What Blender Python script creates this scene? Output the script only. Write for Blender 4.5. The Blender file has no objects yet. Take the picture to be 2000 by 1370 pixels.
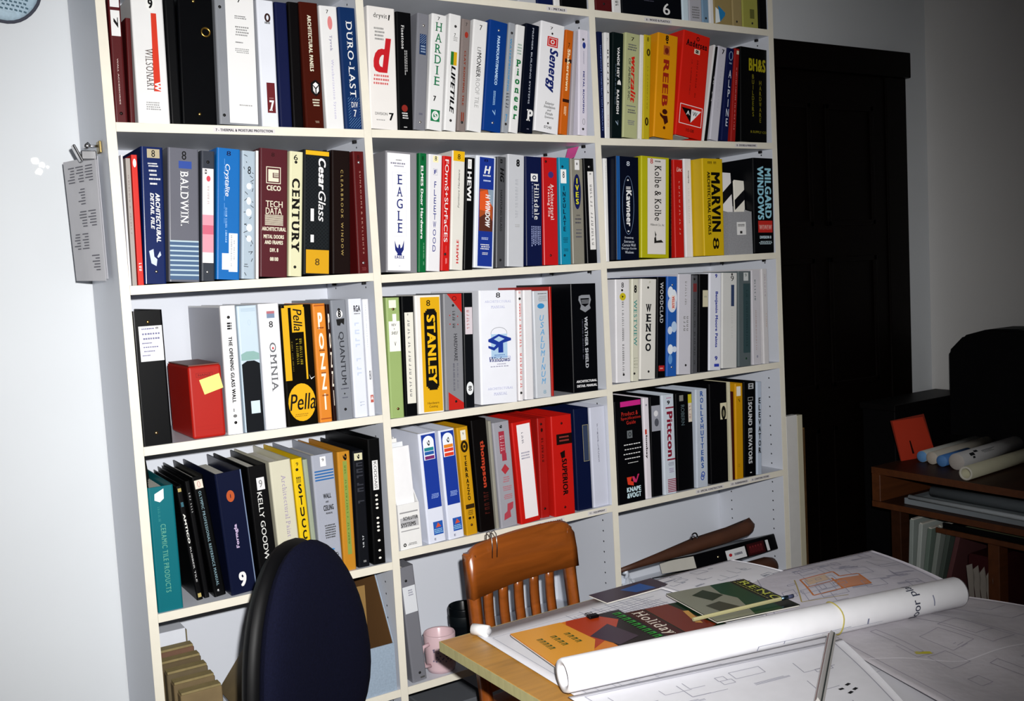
import bpy, bmesh, math, random
from mathutils import Matrix, Vector
random.seed(7)
SC = bpy.context.scene
COL = SC.collection

# ------------------------------------------------------------------ camera
cam_data = bpy.data.cameras.new('camera')
cam_data.sensor_width = 36.0
cam_data.lens = 1967.9 / 2000.0 * 36.0
cam_data.clip_start = 0.05
cam = bpy.data.objects.new('camera', cam_data)
COL.objects.link(cam)
CAM = Vector((-0.46507, -2.31740, 1.52646))
RIGHT = Vector((0.84115146, -0.53801987, -0.05476173))
UP = Vector((0.08993057, 0.03930688, 0.99517208))
FWD = Vector((0.53326984, 0.8420152, -0.08144747))
cam.matrix_world = Matrix((
    (RIGHT.x, UP.x, -FWD.x, CAM.x),
    (RIGHT.y, UP.y, -FWD.y, CAM.y),
    (RIGHT.z, UP.z, -FWD.z, CAM.z),
    (0, 0, 0, 1)))
SC.camera = cam

# ------------------------------------------------------------------ world, flash, exposure
world = bpy.data.worlds.new('room_world')
SC.world = world
world.use_nodes = True
world.node_tree.nodes['Background'].inputs[0].default_value = (0.75, 0.85, 1.0, 1)
world.node_tree.nodes['Background'].inputs[1].default_value = 0.02
FLASH_POWER = 372.0
fl = bpy.data.lights.new('camera_flash', 'SPOT')
fl.energy = FLASH_POWER
fl.color = (1.0, 0.985, 0.965)
fl.spot_size = math.radians(82)
fl.spot_blend = 1.0
fl.shadow_soft_size = 0.018
flash = bpy.data.objects.new('camera_flash', fl)
COL.objects.link(flash)
flash.location = CAM + RIGHT * 0.055 + UP * 0.10
aim = Vector((0.62, 0.0, 1.29)) - flash.location
flash.rotation_euler = aim.to_track_quat('-Z', 'Y').to_euler()
SC.view_settings.view_transform = 'Standard'
SC.view_settings.look = 'None'
SC.view_settings.exposure = 0.0
SC.view_settings.gamma = 1.0
SC.view_settings.use_curve_mapping = False

# ------------------------------------------------------------------ materials
_mats = {}
def lin(h):
    h = h.lstrip('#')
    if len(h) == 3:
        h = ''.join(ch * 2 for ch in h)
    o = []
    for i in (0, 2, 4):
        s = int(h[i:i + 2], 16) / 255
        o.append(s / 12.92 if s <= .04045 else ((s + .055) / 1.055) ** 2.4)
    return o

def mat(hexcol, rough=0.5, kind='plain', spec=0.5):
    key = (hexcol, round(rough, 2), kind, spec)
    if key in _mats:
        return _mats[key]
    m = bpy.data.materials.new('%s_%s' % (kind, hexcol.lstrip('#')))
    m.use_nodes = True
    nt = m.node_tree
    b = nt.nodes['Principled BSDF']
    c = lin(hexcol)
    if kind in ('plain', 'vinyl'):
        c = [v ** 1.13 for v in c]
        if spec == .5 and max(c) >= .06:
            spec = .28
    if max(c) < .06 and spec == .5:
        spec = .16
    b.inputs['Base Color'].default_value = (*c, 1)
    b.inputs['Roughness'].default_value = rough
    b.inputs['Specular IOR Level'].default_value = spec
    m.diffuse_color = (*c, 1)
    if kind == 'plain':
        _mats[key] = m
        return m
    tc = nt.nodes.new('ShaderNodeTexCoord')
    nz = nt.nodes.new('ShaderNodeTexNoise')
    nt.links.new(tc.outputs['Object'], nz.inputs['Vector'])
    mix = nt.nodes.new('ShaderNodeMix')
    mix.data_type = 'RGBA'
    lo, hi = {'vinyl': (.9, 1.06), 'paper': (.93, 1.03), 'wood': (.45, 1.3), 'wall': (.95, 1.03), 'cloth': (.6, 1.35),
              'ply': (.7, 1.15), 'speckle': (.75, 1.2), 'metal': (.9, 1.05), 'leather': (.55, 1.25), 'wrinkle': (.8, 1.05)}[kind]
    mix.inputs[6].default_value = (*[v * lo for v in c], 1)
    mix.inputs[7].default_value = (*[min(1, v * hi) for v in c], 1)
    nt.links.new(mix.outputs[2], b.inputs['Base Color'])
    fac = nz.outputs['Fac']
    bump = None
    def add_bump(src, strength, dist):
        bp = nt.nodes.new('ShaderNodeBump')
        bp.inputs['Strength'].default_value = strength
        bp.inputs['Distance'].default_value = dist
        nt.links.new(src, bp.inputs['Height'])
        nt.links.new(bp.outputs['Normal'], b.inputs['Normal'])
    if kind == 'vinyl':
        nz.inputs['Scale'].default_value = 9; nz.inputs['Detail'].default_value = 4
        n2 = nt.nodes.new('ShaderNodeTexNoise'); n2.inputs['Scale'].default_value = 900
        nt.links.new(tc.outputs['Object'], n2.inputs['Vector'])
        add_bump(n2.outputs['Fac'], .12, .0006)
    elif kind == 'paper':
        nz.inputs['Scale'].default_value = 30
        add_bump(nz.outputs['Fac'], .1, .001)
    elif kind == 'wall':
        nz.inputs['Scale'].default_value = 3; nz.inputs['Detail'].default_value = 6
        n2 = nt.nodes.new('ShaderNodeTexNoise'); n2.inputs['Scale'].default_value = 220
        nt.links.new(tc.outputs['Object'], n2.inputs['Vector'])
        add_bump(n2.outputs['Fac'], .08, .001)
    elif kind in ('wood', 'ply'):
        mp = nt.nodes.new('ShaderNodeMapping')
        mp.inputs['Scale'].default_value = (3, 28, 28) if kind == 'wood' else (40, 40, 6)
        nt.links.new(tc.outputs['Object'], mp.inputs['Vector'])
        nt.links.new(mp.outputs['Vector'], nz.inputs['Vector'])
        nz.inputs['Scale'].default_value = 1.6; nz.inputs['Detail'].default_value = 8
        nz.inputs['Distortion'].default_value = .7
        add_bump(nz.outputs['Fac'], .06, .001)
    elif kind == 'cloth':
        nz.inputs['Scale'].default_value = 260; nz.inputs['Detail'].default_value = 2
        add_bump(nz.outputs['Fac'], .5, .002)
    elif kind == 'speckle':
        nz.inputs['Scale'].default_value = 190; nz.inputs['Detail'].default_value = 3
        add_bump(nz.outputs['Fac'], .1, .001)
    elif kind == 'leather':
        nz.inputs['Scale'].default_value = 14; nz.inputs['Detail'].default_value = 6
        add_bump(nz.outputs['Fac'], .4, .004)
    elif kind == 'wrinkle':
        nz.inputs['Scale'].default_value = 7; nz.inputs['Detail'].default_value = 5
        add_bump(nz.outputs['Fac'], .35, .02)
    elif kind == 'metal':
        nz.inputs['Scale'].default_value = 50
        b.inputs['Metallic'].default_value = 1.0
    nt.links.new(fac, mix.inputs[0])
    _mats[key] = m
    return m

# ------------------------------------------------------------------ mesh helpers
def link(o, parent=None):
    COL.objects.link(o)
    if parent is not None:
        o.parent = parent
    return o

def obj(name, verts, faces, m, parent=None, smooth=False):
    me = bpy.data.meshes.new(name)
    me.from_pydata([tuple(v) for v in verts], [], faces)
    me.materials.append(m)
    if smooth:
        me.polygons.foreach_set('use_smooth', [True] * len(me.polygons))
    me.update()
    return link(bpy.data.objects.new(name, me), parent)

def bm_obj(name, bm, m, parent=None, smooth=False):
    bmesh.ops.recalc_face_normals(bm, faces=bm.faces[:])
    me = bpy.data.meshes.new(name)
    bm.to_mesh(me); bm.free()
    me.materials.append(m)
    if smooth:
        me.polygons.foreach_set('use_smooth', [True] * len(me.polygons))
    return link(bpy.data.objects.new(name, me), parent)

def add_box(bm, x0, x1, y0, y1, z0, z1, mtx=None):
    vs = [bm.verts.new(p) for p in ((x0, y0, z0), (x1, y0, z0), (x1, y1, z0), (x0, y1, z0), (x0, y0, z1), (x1, y0, z1), (x1, y1, z1), (x0, y1, z1))]
    for f in ((0, 3, 2, 1), (4, 5, 6, 7), (0, 1, 5, 4), (1, 2, 6, 5), (2, 3, 7, 6), (3, 0, 4, 7)):
        bm.faces.new([vs[i] for i in f])
    if mtx:
        for v in vs: v.co = mtx @ v.co
    return vs

def box(name, x0, x1, y0, y1, z0, z1, m, parent=None, bev=0.0, seg=2, mtx=None, smooth=False):
    bm = bmesh.new()
    add_box(bm, x0, x1, y0, y1, z0, z1, mtx)
    if bev > 0:
        bmesh.ops.bevel(bm, geom=bm.edges[:], offset=bev, segments=seg, profile=.5, affect='EDGES')
    return bm_obj(name, bm, m, parent, smooth)

def add_tube(bm, pts, r, n=10, caps=True):
    pts = [Vector(p) for p in pts]
    rs = r if isinstance(r, (list, tuple)) else [r] * len(pts)
    rings = []
    ref = None
    for i, p in enumerate(pts):
        d = (pts[min(i + 1, len(pts) - 1)] - pts[max(i - 1, 0)]).normalized()
        if ref is None:
            ref = d.orthogonal().normalized()
        ref = (ref - d * ref.dot(d)).normalized()
        b = d.cross(ref)
        rings.append([bm.verts.new(p + (ref * math.cos(2 * math.pi * k / n) + b * math.sin(2 * math.pi * k / n)) * rs[i]) for k in range(n)])
    for a, c in zip(rings, rings[1:]):
        for k in range(n):
            bm.faces.new((a[k], a[(k + 1) % n], c[(k + 1) % n], c[k]))
    if caps:
        bm.faces.new(rings[0][::-1]); bm.faces.new(rings[-1])
    return rings

def tube(name, pts, r, m, parent=None, n=10, caps=True, smooth=True):
    bm = bmesh.new(); add_tube(bm, pts, r, n, caps)
    return bm_obj(name, bm, m, parent, smooth)

def lathe(name, prof, m, parent=None, n=24, loc=(0, 0, 0), smooth=True, axis='z'):
    vs, fs = [], []
    k = len(prof)
    for i in range(n):
        a = 2 * math.pi * i / n
        for r_, z_ in prof:
            if axis == 'z': vs.append((loc[0] + r_ * math.cos(a), loc[1] + r_ * math.sin(a), loc[2] + z_))
            else: vs.append((loc[0] + r_ * math.cos(a), loc[1] - z_, loc[2] + r_ * math.sin(a)))
    for i in range(n):
        j = (i + 1) % n
        for q in range(k - 1):
            fs.append((i * k + q, j * k + q, j * k + q + 1, i * k + q + 1))
    return obj(name, vs, fs, m, parent, smooth)

def thing(name, label, cat, loc=(0, 0, 0), rot=(0, 0, 0), group=None):
    o = bpy.data.objects.new(name, None)
    o.empty_display_size = .05
    COL.objects.link(o)
    o.location = loc; o.rotation_euler = rot
    return tag(o, label, cat, group)

def tag(o, label, cat, group=None):
    o['label'] = label; o['category'] = cat
    if group: o['group'] = group
    return o

def struct(o):
    o['kind'] = 'structure'
    return o

# ------------------------------------------------------------------ lettering
_font_curve = bpy.data.curves.new('lettering_source', 'FONT')
_font_curve.resolution_u = 3
_font_curve.fill_mode = 'FRONT'
_font_obj = bpy.data.objects.new('lettering_source', _font_curve)
COL.objects.link(_font_obj)
_raw = {}
def _shape(s, bold):
    k = (s, bold)
    if k not in _raw:
        _font_curve.body = s
        _font_curve.offset = 0.0
        dg = bpy.context.evaluated_depsgraph_get()
        dg.update()
        ev = _font_obj.evaluated_get(dg)
        me = ev.to_mesh()
        vs = [(v.co.x, v.co.y) for v in me.vertices]
        fs = [tuple(p.vertices) for p in me.polygons]
        ev.to_mesh_clear()
        _raw[k] = (vs, fs)
    return _raw[k]
_gl = {}
def glyph(c, style):
    bold = 'b' in style; serif = 's' in style
    k = (c, bold, serif)
    if k in _gl: return _gl[k]
    hx = max(v[0] for v in _shape('H', bold)[0])
    adv = max(v[0] for v in _shape(c + 'H', bold)[0]) - hx
    vs, fs = _shape(c, bold) if c != ' ' else ([], [])
    vs = list(vs); fs = list(fs)
    if serif and vs:
        cap = max(v[1] for v in _shape('H', False)[0])
        edges = {}
        for f in fs:
            for i in range(len(f)):
                e = tuple(sorted((f[i], f[(i + 1) % len(f)])))
                edges[e] = edges.get(e, 0) + 1
        bd = [e for e, n in edges.items() if n == 1]
        def spans(y):
            xs = []
            for a_, b_ in bd:
                ya, yb = vs[a_][1], vs[b_][1]
                if (ya - y) * (yb - y) < 0:
                    xs.append(vs[a_][0] + (vs[b_][0] - vs[a_][0]) * (y - ya) / (yb - ya))
            xs.sort()
            return list(zip(xs[::2], xs[1::2]))
        def slab(x0, x1, y0, y1):
            n = len(vs)
            vs.extend([(x0, y0), (x1, y0), (x1, y1), (x0, y1)])
            fs.append((n, n + 1, n + 2, n + 3))
        xmin = min(v[0] for v in vs); top = max(v[1] for v in vs); th = .05
        if c in 'AFHIKMNPRTXYfhiklmnrw1247':
            for x0, x1 in spans(.03):
                if x1 - x0 < .26: slab(x0 - .075, x1 + .075, 0, th)
        if c in 'HIKLMNUVWXYhklbduvwxy':
            for x0, x1 in spans(top - .03):
                if x1 - x0 < .26: slab(x0 - .075, x1 + (0 if c.islower() and c not in 'vwxy' else .075), top - th, top)
        if c in 'EFDBPR':
            slab(xmin - .075, xmin + .06, top - th, top)
            if c in 'EDB': slab(xmin - .075, xmin + .06, 0, th)
        if c in 'L': slab(xmin - .075, xmin + .06, 0, th)
        adv += .1
    # weight: shifted copies, each a hair in front of the last
    base = vs; bf = fs; vs = []; fs = []
    for q, (dx, dy) in enumerate(((-.045, -.018), (.045, -.018), (-.045, .018), (.045, .018), (0, 0)) if bold else ((-.011, 0), (.011, 0))):
        n = len(vs)
        vs += [(v[0] + dx, v[1] + dy, q) for v in base]
        fs += [tuple(i + n for i in f) for f in bf]
    if bold: adv += .05
    _gl[k] = (vs, fs, adv)
    return _gl[k]

def lay_text(s, style):
    V_, F_ = [], []
    x = 0
    for c in s:
        vs, fs, adv = glyph(c, style)
        n = len(V_)
        sh = .22 if 'i' in style else 0
        V_ += [(v[0] + x + sh * v[1], v[1], v[2]) for v in vs]
        F_ += [tuple(i + n for i in f) for f in fs]
        x += adv
    return V_, F_

def fit(V_, x0, x1, y0, y1):
    a0 = min(v[0] for v in V_); a1 = max(v[0] for v in V_); b0 = min(v[1] for v in V_); b1 = max(v[1] for v in V_)
    sx = (x1 - x0) / max(a1 - a0, 1e-6); sy = (y1 - y0) / max(b1 - b0, 1e-6)
    return [(x0 + (v[0] - a0) * sx, y0 + (v[1] - b0) * sy, v[2]) for v in V_]

def text_in_box(s, X0, X1, Z0, Z1, mode, style):
    """flat lettering filling the box: h across, d reading down, u reading up, s letters stacked"""
    if mode == 'h':
        V_, F_ = lay_text(s, style)
        return fit(V_, X0, X1, Z0, Z1), F_
    if mode in 'du':
        V_, F_ = lay_text(s, style)
        q = fit(V_, 0, Z1 - Z0, 0, X1 - X0)
        if mode == 'd':
            return [(X0 + v[1], Z1 - v[0], v[2]) for v in q], F_
        return [(X1 - v[1], Z0 + v[0], v[2]) for v in q], F_
    V_, F_ = [], []
    n = len(s); pitch = (Z1 - Z0) / n
    cw = X1 - X0
    for i, c in enumerate(s):
        if c == ' ': continue
        a_, f_ = lay_text(c, style)
        rw = max(v[0] for v in a_) - min(v[0] for v in a_)
        w = cw * min(1.0, rw / .58)
        top = Z1 - i * pitch
        lowc = c.islower() and c not in 'bdfhkltij'
        q = fit(a_, (X0 + X1 - w) / 2, (X0 + X1 + w) / 2, top - pitch * .8, top - (pitch * .22 if lowc else 0))
        k = len(V_)
        V_ += q; F_ += [tuple(j + k for j in f) for f in f_]
    return V_, F_

# ------------------------------------------------------------------ printed decoration on a vertical front plane
class Deco:
    """collects flat print on a front plane; one mesh for each name and colour"""
    def __init__(s, x0, x1, h, parent, y=0.0):
        s.x0, s.x1, s.h, s.p, s.y = x0, x1, h, parent, y
        s.layer = 0; s.acc = {}; s.rnd = random.Random(int(h * 1e6) % 9973)
    def X(s, u): return s.x0 + (s.x1 - s.x0) * u
    def Z(s, v): return s.h * (1 - v)
    def put(s, name, col, V_, F_):
        small = name in ('fine_print', 'worn_lettering', 'printed_hatching', 'printed_marbling', 'printed_stripes')
        a = s.acc.setdefault((name, col, 0 if small else s.layer), ([], []))
        n = len(a[0]); y = s.y - .00025 * (s.layer + 1)
        a[0].extend((v[0], y - (2e-5 * v[2] if len(v) > 2 else 0), v[1]) for v in V_)
        a[1].extend(tuple(i + n for i in f) for f in F_)
    def rect(s, name, col, u0, u1, v0, v1):
        s.put(name, col, [(s.X(u0), s.Z(v1)), (s.X(u1), s.Z(v1)), (s.X(u1), s.Z(v0)), (s.X(u0), s.Z(v0))], [(0, 1, 2, 3)])
    def run(s, dec):
        for d in dec:
            k = d[0]
            if k == 'T':
                _, t, u0, u1, v0, v1, m, c, st = d
                V_, F_ = text_in_box(t, s.X(u0), s.X(u1), s.Z(v1), s.Z(v0), m, st)
                s.put('spine_lettering', c, V_, F_)
            elif k == 'R':
                s.rect(d[6], d[5], *d[1:5])
            elif k == 'E':
                cx, cz = (s.X(d[1]) + s.X(d[2])) / 2, (s.Z(d[3]) + s.Z(d[4])) / 2
                rx, rz = (s.X(d[2]) - s.X(d[1])) / 2, (s.Z(d[3]) - s.Z(d[4])) / 2
                s.put('printed_mark', d[5], [(cx + rx * math.cos(i * math.pi / 12), cz + rz * math.sin(i * math.pi / 12)) for i in range(24)], [tuple(range(24))])
            elif k == 'O':
                cx, cz = (s.X(d[1]) + s.X(d[2])) / 2, (s.Z(d[3]) + s.Z(d[4])) / 2
                rx, rz = (s.X(d[2]) - s.X(d[1])) / 2, (s.Z(d[3]) - s.Z(d[4])) / 2
                t = d[6]; V_ = []
                w = min(rx, rz) * 2 * t
                for i in range(28):
                    a = i * math.pi / 14
                    V_ += [(cx + rx * math.cos(a), cz + rz * math.sin(a)), (cx + (rx - w) * math.cos(a), cz + (rz - w) * math.sin(a))]
                s.put('printed_mark', d[5], V_, [(2 * i, (2 * i + 2) % 56, (2 * i + 3) % 56, 2 * i + 1) for i in range(28)])
            elif k == 'P':
                s.put('printed_mark', d[2], [(s.X(a), s.Z(b)) for a, b in d[1]], [tuple(range(len(d[1])))])
            elif k == 'F':
                _, u0, u1, v0, v1, c, t = d
                X0, X1, Z0, Z1 = s.X(u0), s.X(u1), s.Z(v1), s.Z(v0)
                V_ = [(X0, Z0), (X1, Z0), (X1, Z1), (X0, Z1), (X0 + t, Z0 + t), (X1 - t, Z0 + t), (X1 - t, Z1 - t), (X0 + t, Z1 - t)]
                s.put('printed_frame', c, V_, [(i, (i + 1) % 4, 4 + (i + 1) % 4, 4 + i) for i in range(4)])
            elif k == 'S':
                _, u0, u1, v0, v1, n, c = d
                st = (v1 - v0) / n
                for i in range(n):
                    s.rect('printed_stripes', c, u0, u1, v0 + i * st, v0 + i * st + st * (.5 if n < 6 else .3 if u1 - u0 > .9 else .5))
            elif k == 'L':
                _, u0, u1, v0, v1, n, c, m = d
                if m == 'h':
                    st = (v1 - v0) / n
                    for i in range(n):
                        a = u0 + s.rnd.random() * .12 * (u1 - u0); e = u1 - s.rnd.random() * .12 * (u1 - u0)
                        w = (e - a) / 7.0
                        for q in range(7):
                            s.rect('fine_print', c, a + q * w, a + q * w + w * (.6 + .25 * s.rnd.random()), v0 + i * st + st * .1, v0 + i * st + st * (.62 if n > 1 else .95))
                else:
                    st = (u1 - u0) / n
                    for i in range(n):
                        L_ = (v1 - v0) * (.75 + .25 * s.rnd.random())
                        w = L_ / 9
                        for q in range(9):
                            s.rect('fine_print', c, u0 + i * st, u0 + i * st + st * .55, v0 + q * w, v0 + q * w + w * (.6 + .25 * s.rnd.random()))
            elif k == 'G':
                _, u0, u1, v0, v1, n, c, m = d
                for i in range(n):
                    if s.rnd.random() < .08: continue
                    if m == 'd':
                        a = v0 + (v1 - v0) * i / n; b = a + (v1 - v0) / n * .62
                        kx = s.rnd.choice((0, 1, 2))
                        t = (b - a) * .3
                        if kx != 2: s.rect('worn_lettering', c, u0, u1, a, a + t)
                        if kx != 0: s.rect('worn_lettering', c, u0, u1, b - t, b)
                        s.rect('worn_lettering', c, u0, u0 + (u1 - u0) * .3, a + t, b - t)
                    else:
                        a = u0 + (u1 - u0) * i / n; b = a + (u1 - u0) / n * .68
                        t = (b - a) * .3
                        s.rect('worn_lettering', c, a, a + t, v0, v1)
                        s.rect('worn_lettering', c, b - t, b, v0, v1)
                        s.rect('worn_lettering', c, a + t, b - t, v0, v0 + (v1 - v0) * .25)
            elif k in ('H', 'X2'):
                _, u0, u1, v0, v1, n, c = d
                X0, X1, Z0, Z1 = s.X(u0), s.X(u1), s.Z(v1), s.Z(v0)
                for sg in ((1,) if k == 'H' else (1, -1)):
                    stp = (Z1 - Z0) / n if n else .009
                    z = Z0 - (X1 - X0)
                    while z < Z1:
                        za, zb = z, z + (X1 - X0)
                        xa, xb = X0, X1
                        if za < Z0: xa = X0 + (Z0 - za); za = Z0
                        if zb > Z1: xb = X1 - (zb - Z1); zb = Z1
                        if xb - xa > .002:
                            t = .0011
                            if sg < 0: xa, xb = X0 + X1 - xa, X0 + X1 - xb
                            s.put('printed_hatching', c, [(xa, za), (xb, zb), (xb, zb + t), (xa, za + t)], [(0, 1, 2, 3)])
                        z += stp
            elif k == 'X':
                _, u0, u1, v0, v1, n, c = d
                for i in range(n):
                    u = s.rnd.choice((s.rnd.uniform(u0, u0 + .3), s.rnd.uniform(u1 - .35, u1 - .1))); v = v0 + (v1 - v0) * (i + s.rnd.random()) / n
                    a = s.rnd.uniform(-1.4, 1.4); l = s.rnd.uniform(.003, .011); t = .0007
                    cx, cz = s.X(u), s.Z(v); dx, dz = math.cos(a) * l / 2, math.sin(a) * l / 2
                    nx, nz = -math.sin(a) * t, math.cos(a) * t
                    cx = min(max(cx, s.X(u0) + abs(dx) + t), s.X(u1) - abs(dx) - t)
                    s.put('printed_marbling', c, [(cx - dx - nx, cz - dz - nz), (cx + dx - nx, cz + dz - nz), (cx + dx + nx, cz + dz + nz), (cx - dx + nx, cz - dz + nz)], [(0, 1, 2, 3)])
            elif k == 'V':
                _, u, v, c = d
                light = sum(lin(c)) > .25
                lathe('rivet', [(0, .0022), (.0018, .002), (.0032, .0012), (.0037, 0)], mat(c, .3, 'metal' if light else 'plain'), s.p, 10, (s.X(u), s.y, s.Z(v)), axis='y')
            elif k == 'RING':
                cx, cz = s.X(d[1]), s.Z(d[2])
                bm = bmesh.new()
                n, q = 18, 6
                R_, r_ = .0095, .0022
                grid = [[bm.verts.new((cx + (R_ + r_ * math.cos(b * 2 * math.pi / q)) * math.cos(a * 2 * math.pi / n), s.y - .002 - r_ * math.sin(b * 2 * math.pi / q), cz + (R_ + r_ * math.cos(b * 2 * math.pi / q)) * math.sin(a * 2 * math.pi / n))) for b in range(q)] for a in range(n)]
                for a in range(n):
                    for b in range(q):
                        bm.faces.new((grid[a][b], grid[(a + 1) % n][b], grid[(a + 1) % n][(b + 1) % q], grid[a][(b + 1) % q]))
                bm_obj('finger_ring', bm, mat('#d0a850', .25, 'metal'), s.p, True)
            s.layer += 1
        for (name, c, q), (V_, F_) in s.acc.items():
            o_ = obj(name, V_, F_, mat(c, .5), s.p)
            if q == 0 and name in ('fine_print', 'worn_lettering', 'printed_hatching', 'printed_marbling', 'printed_stripes'):
                o_['kind'] = 'stuff'

# ------------------------------------------------------------------ the room
WALL = mat('#d3d7db', .75, 'wall')
BACK_Y = .3165
def slab(name, x0, x1, y0, y1, z0, z1, m):
    return struct(box(name, x0, x1, y0, y1, z0, z1, m))
slab('floor', -1.9, 3.4, -3.3, .42, -.1, 0, mat('#6a5d52', .7, 'wall'))
slab('ceiling', -1.9, 3.4, -3.3, .42, 2.72, 2.8, mat('#d8d8d6', .8, 'wall'))
slab('wall_back', -1.9, 3.4, BACK_Y, .42, 0, 2.72, WALL)
slab('wall_right', 3.3, 3.4, -3.3, BACK_Y, 0, 2.72, mat('#d6d5d4', .75, 'wall'))
slab('wall_left', -1.9, -1.8, -3.3, BACK_Y, 0, 2.72, WALL)
slab('wall_front', -1.8, 3.3, -3.3, -3.2, 0, 2.72, WALL)

# dark panelled door with its casing, part hidden by the bookcase
DK = mat('#080403', .4, 'wood', .1)
door = bpy.data.objects.new('door_1', None); COL.objects.link(door); door['kind'] = 'structure'
door.location = (2.2, BACK_Y, 0)
dl = 2.2; dw = .79
def dbox(name, x0, x1, y0, y1, z0, z1, par=door, bev=.004):
    return box(name, x0 - dl, x1 - dl, y0 - BACK_Y, y1 - BACK_Y, z0, z1, DK, par, bev)
leaf = dbox('door_leaf', 2.2, 3.0, BACK_Y - .022, BACK_Y - .001, .01, 2.2)
for (a, b_) in ((2.28, 2.56), (2.64, 2.92)):
    for (c_, d_) in ((.2, .85), (1.0, 1.5), (1.62, 2.08)):
        dbox('panel_moulding', a, a + .02, BACK_Y - .032, BACK_Y - .022, c_, d_, leaf, .003)
        dbox('panel_moulding', b_ - .02, b_, BACK_Y - .032, BACK_Y - .022, c_, d_, leaf, .003)
        dbox('panel_moulding', a, b_, BACK_Y - .032, BACK_Y - .022, c_, c_ + .02, leaf, .003)
        dbox('panel_moulding', a, b_, BACK_Y - .032, BACK_Y - .022, d_ - .02, d_, leaf, .003)
dbox('door_casing', 3.0, 3.128, BACK_Y - .03, BACK_Y - .001, 0, 2.2)
dbox('door_casing', 2.09, 2.2, BACK_Y - .03, BACK_Y - .001, 0, 2.2)
dbox('door_head', 2.07, 3.146, BACK_Y - .042, BACK_Y - .001, 2.2, 2.3)
slab('baseboard_back', -1.8, 2.05, BACK_Y - .012, BACK_Y, 0, .1, mat('#c9cbd0', .5))

# ------------------------------------------------------------------ the bookcase
UX = [0.0, .605, 1.3219, 2.0422]
TH = .0205
DEP = .312
CASE_IN = mat('#cfd3dc', .42, 'wall')
CASE_EDGE = mat('#e4dfd0', .45, 'paper')
case = thing('bookcase', 'tall white three bay bookcase filled with binders against the wall', 'bookcase', (0, 0, 0))
TOPZ = 2.66
HOLE = mat('#2a2a30', .8)
for i, x in enumerate(UX):
    up = box('upright', x, x + TH, .002, DEP, 0, TOPZ, CASE_IN, case)
    box('edge_band', x, x + TH, 0, .002, 0, TOPZ, CASE_EDGE, up)
    if i > 0:
        V_, F_ = [], []
        for yy in (.05, .245):
            for j in range(76):
                zz = .25 + j * .032
                n = len(V_)
                for q in range(8):
                    a = q * math.pi / 4
                    V_.append((x - .0004, yy + .0028 * math.cos(a), zz + .0028 * math.sin(a)))
                F_.append(tuple(range(n, n + 8)))
        ph = obj('pin_holes', V_, F_, HOLE, up); ph['kind'] = 'stuff'
SHZ = {(0, 'T'): 2.2426, (1, 'T'): 2.2426, (2, 'T'): 2.2426, (0, 'A'): 1.8880, (1, 'A'): 1.8891, (2, 'A'): 1.8837,
       (0, 'B'): 1.5334, (1, 'B'): 1.5275, (2, 'B'): 1.5298, (0, 'C'): 1.1746, (1, 'C'): 1.1602, (2, 'C'): 1.1703,
       (0, 'D'): .7932, (1, 'D'): .8168, (2, 'D'): .8104, (0, 'E'): .456, (1, 'E'): .456, (2, 'E'): .456,
       (0, 'F'): .12, (1, 'F'): .12, (2, 'F'): .12, (0, 'Z'): TOPZ, (1, 'Z'): TOPZ, (2, 'Z'): TOPZ}
PIN = mat('#1c1a1c', .5)
EDGE_TEXT = {(0, 'A'): [('7 - THERMAL & MOISTURE PROTECTION', .37, .60)], (1, 'T'): [('5 - METALS', .8, .88)],
             (2, 'T'): [('6 - WOOD & PLASTICS', .27, .4)], (2, 'A'): [('8 - DOORS & WINDOWS', .77, .89)],
             (1, 'D'): [('10 - SPECIALTIES', .62, .74), ('11 - EQUIPMENT', .88, .96)],
             (2, 'D'): [('12 - SPECIAL CONSTRUCTION', .45, .6), ('13 - FURNISHINGS', .66, .76), ('14 - CONVEYING SYSTEMS', .79, .9)]}
for (b, k), z in SHZ.items():
    x0, x1 = UX[b] + TH + .0004, UX[b + 1] - .0004
    sh = box('shelf', x0, x1, .002, DEP - .006, z - .02, z, CASE_IN, case)
    box('edge_band', x0, x1, 0, .002, z - .02, z, CASE_EDGE, sh)
    if k in 'TABCD':
        for px in (x0, x1 - .009):
            for py in (.05, .245):
                box('shelf_pin', px, px + .009, py - .005, py + .005, z - .028, z - .0202, PIN, sh, .001)
    for t, u0, u1 in EDGE_TEXT.get((b, k), ()):
        V_, F_ = text_in_box(t, x0 + (x1 - x0) * u0, x0 + (x1 - x0) * u1, z - .0135, z - .0075, 'h', 'b')
        a, e = x0 + (x1 - x0) * (u0 - .01), x0 + (x1 - x0) * (u1 + .01)
        obj('edge_label', [(a, -.0003, z - .016), (e, -.0003, z - .016), (e, -.0003, z - .005), (a, -.0003, z - .005)], [(0, 1, 2, 3)], mat('#d9d6d6', .5), sh)
        obj('label_lettering', [(v[0], -.0006 - 2e-5 * v[2], v[1]) for v in V_], F_, mat('#2c2a3a', .5), sh)
for b in range(3):
    box('back_panel', UX[b] + TH + .0004, UX[b + 1] - .0004, DEP - .005, DEP, .1, TOPZ, CASE_IN, case)
    box('kick_board', UX[b] + TH + .0004, UX[b + 1] - .0004, .03, .045, 0, .099, CASE_IN, case)

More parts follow.
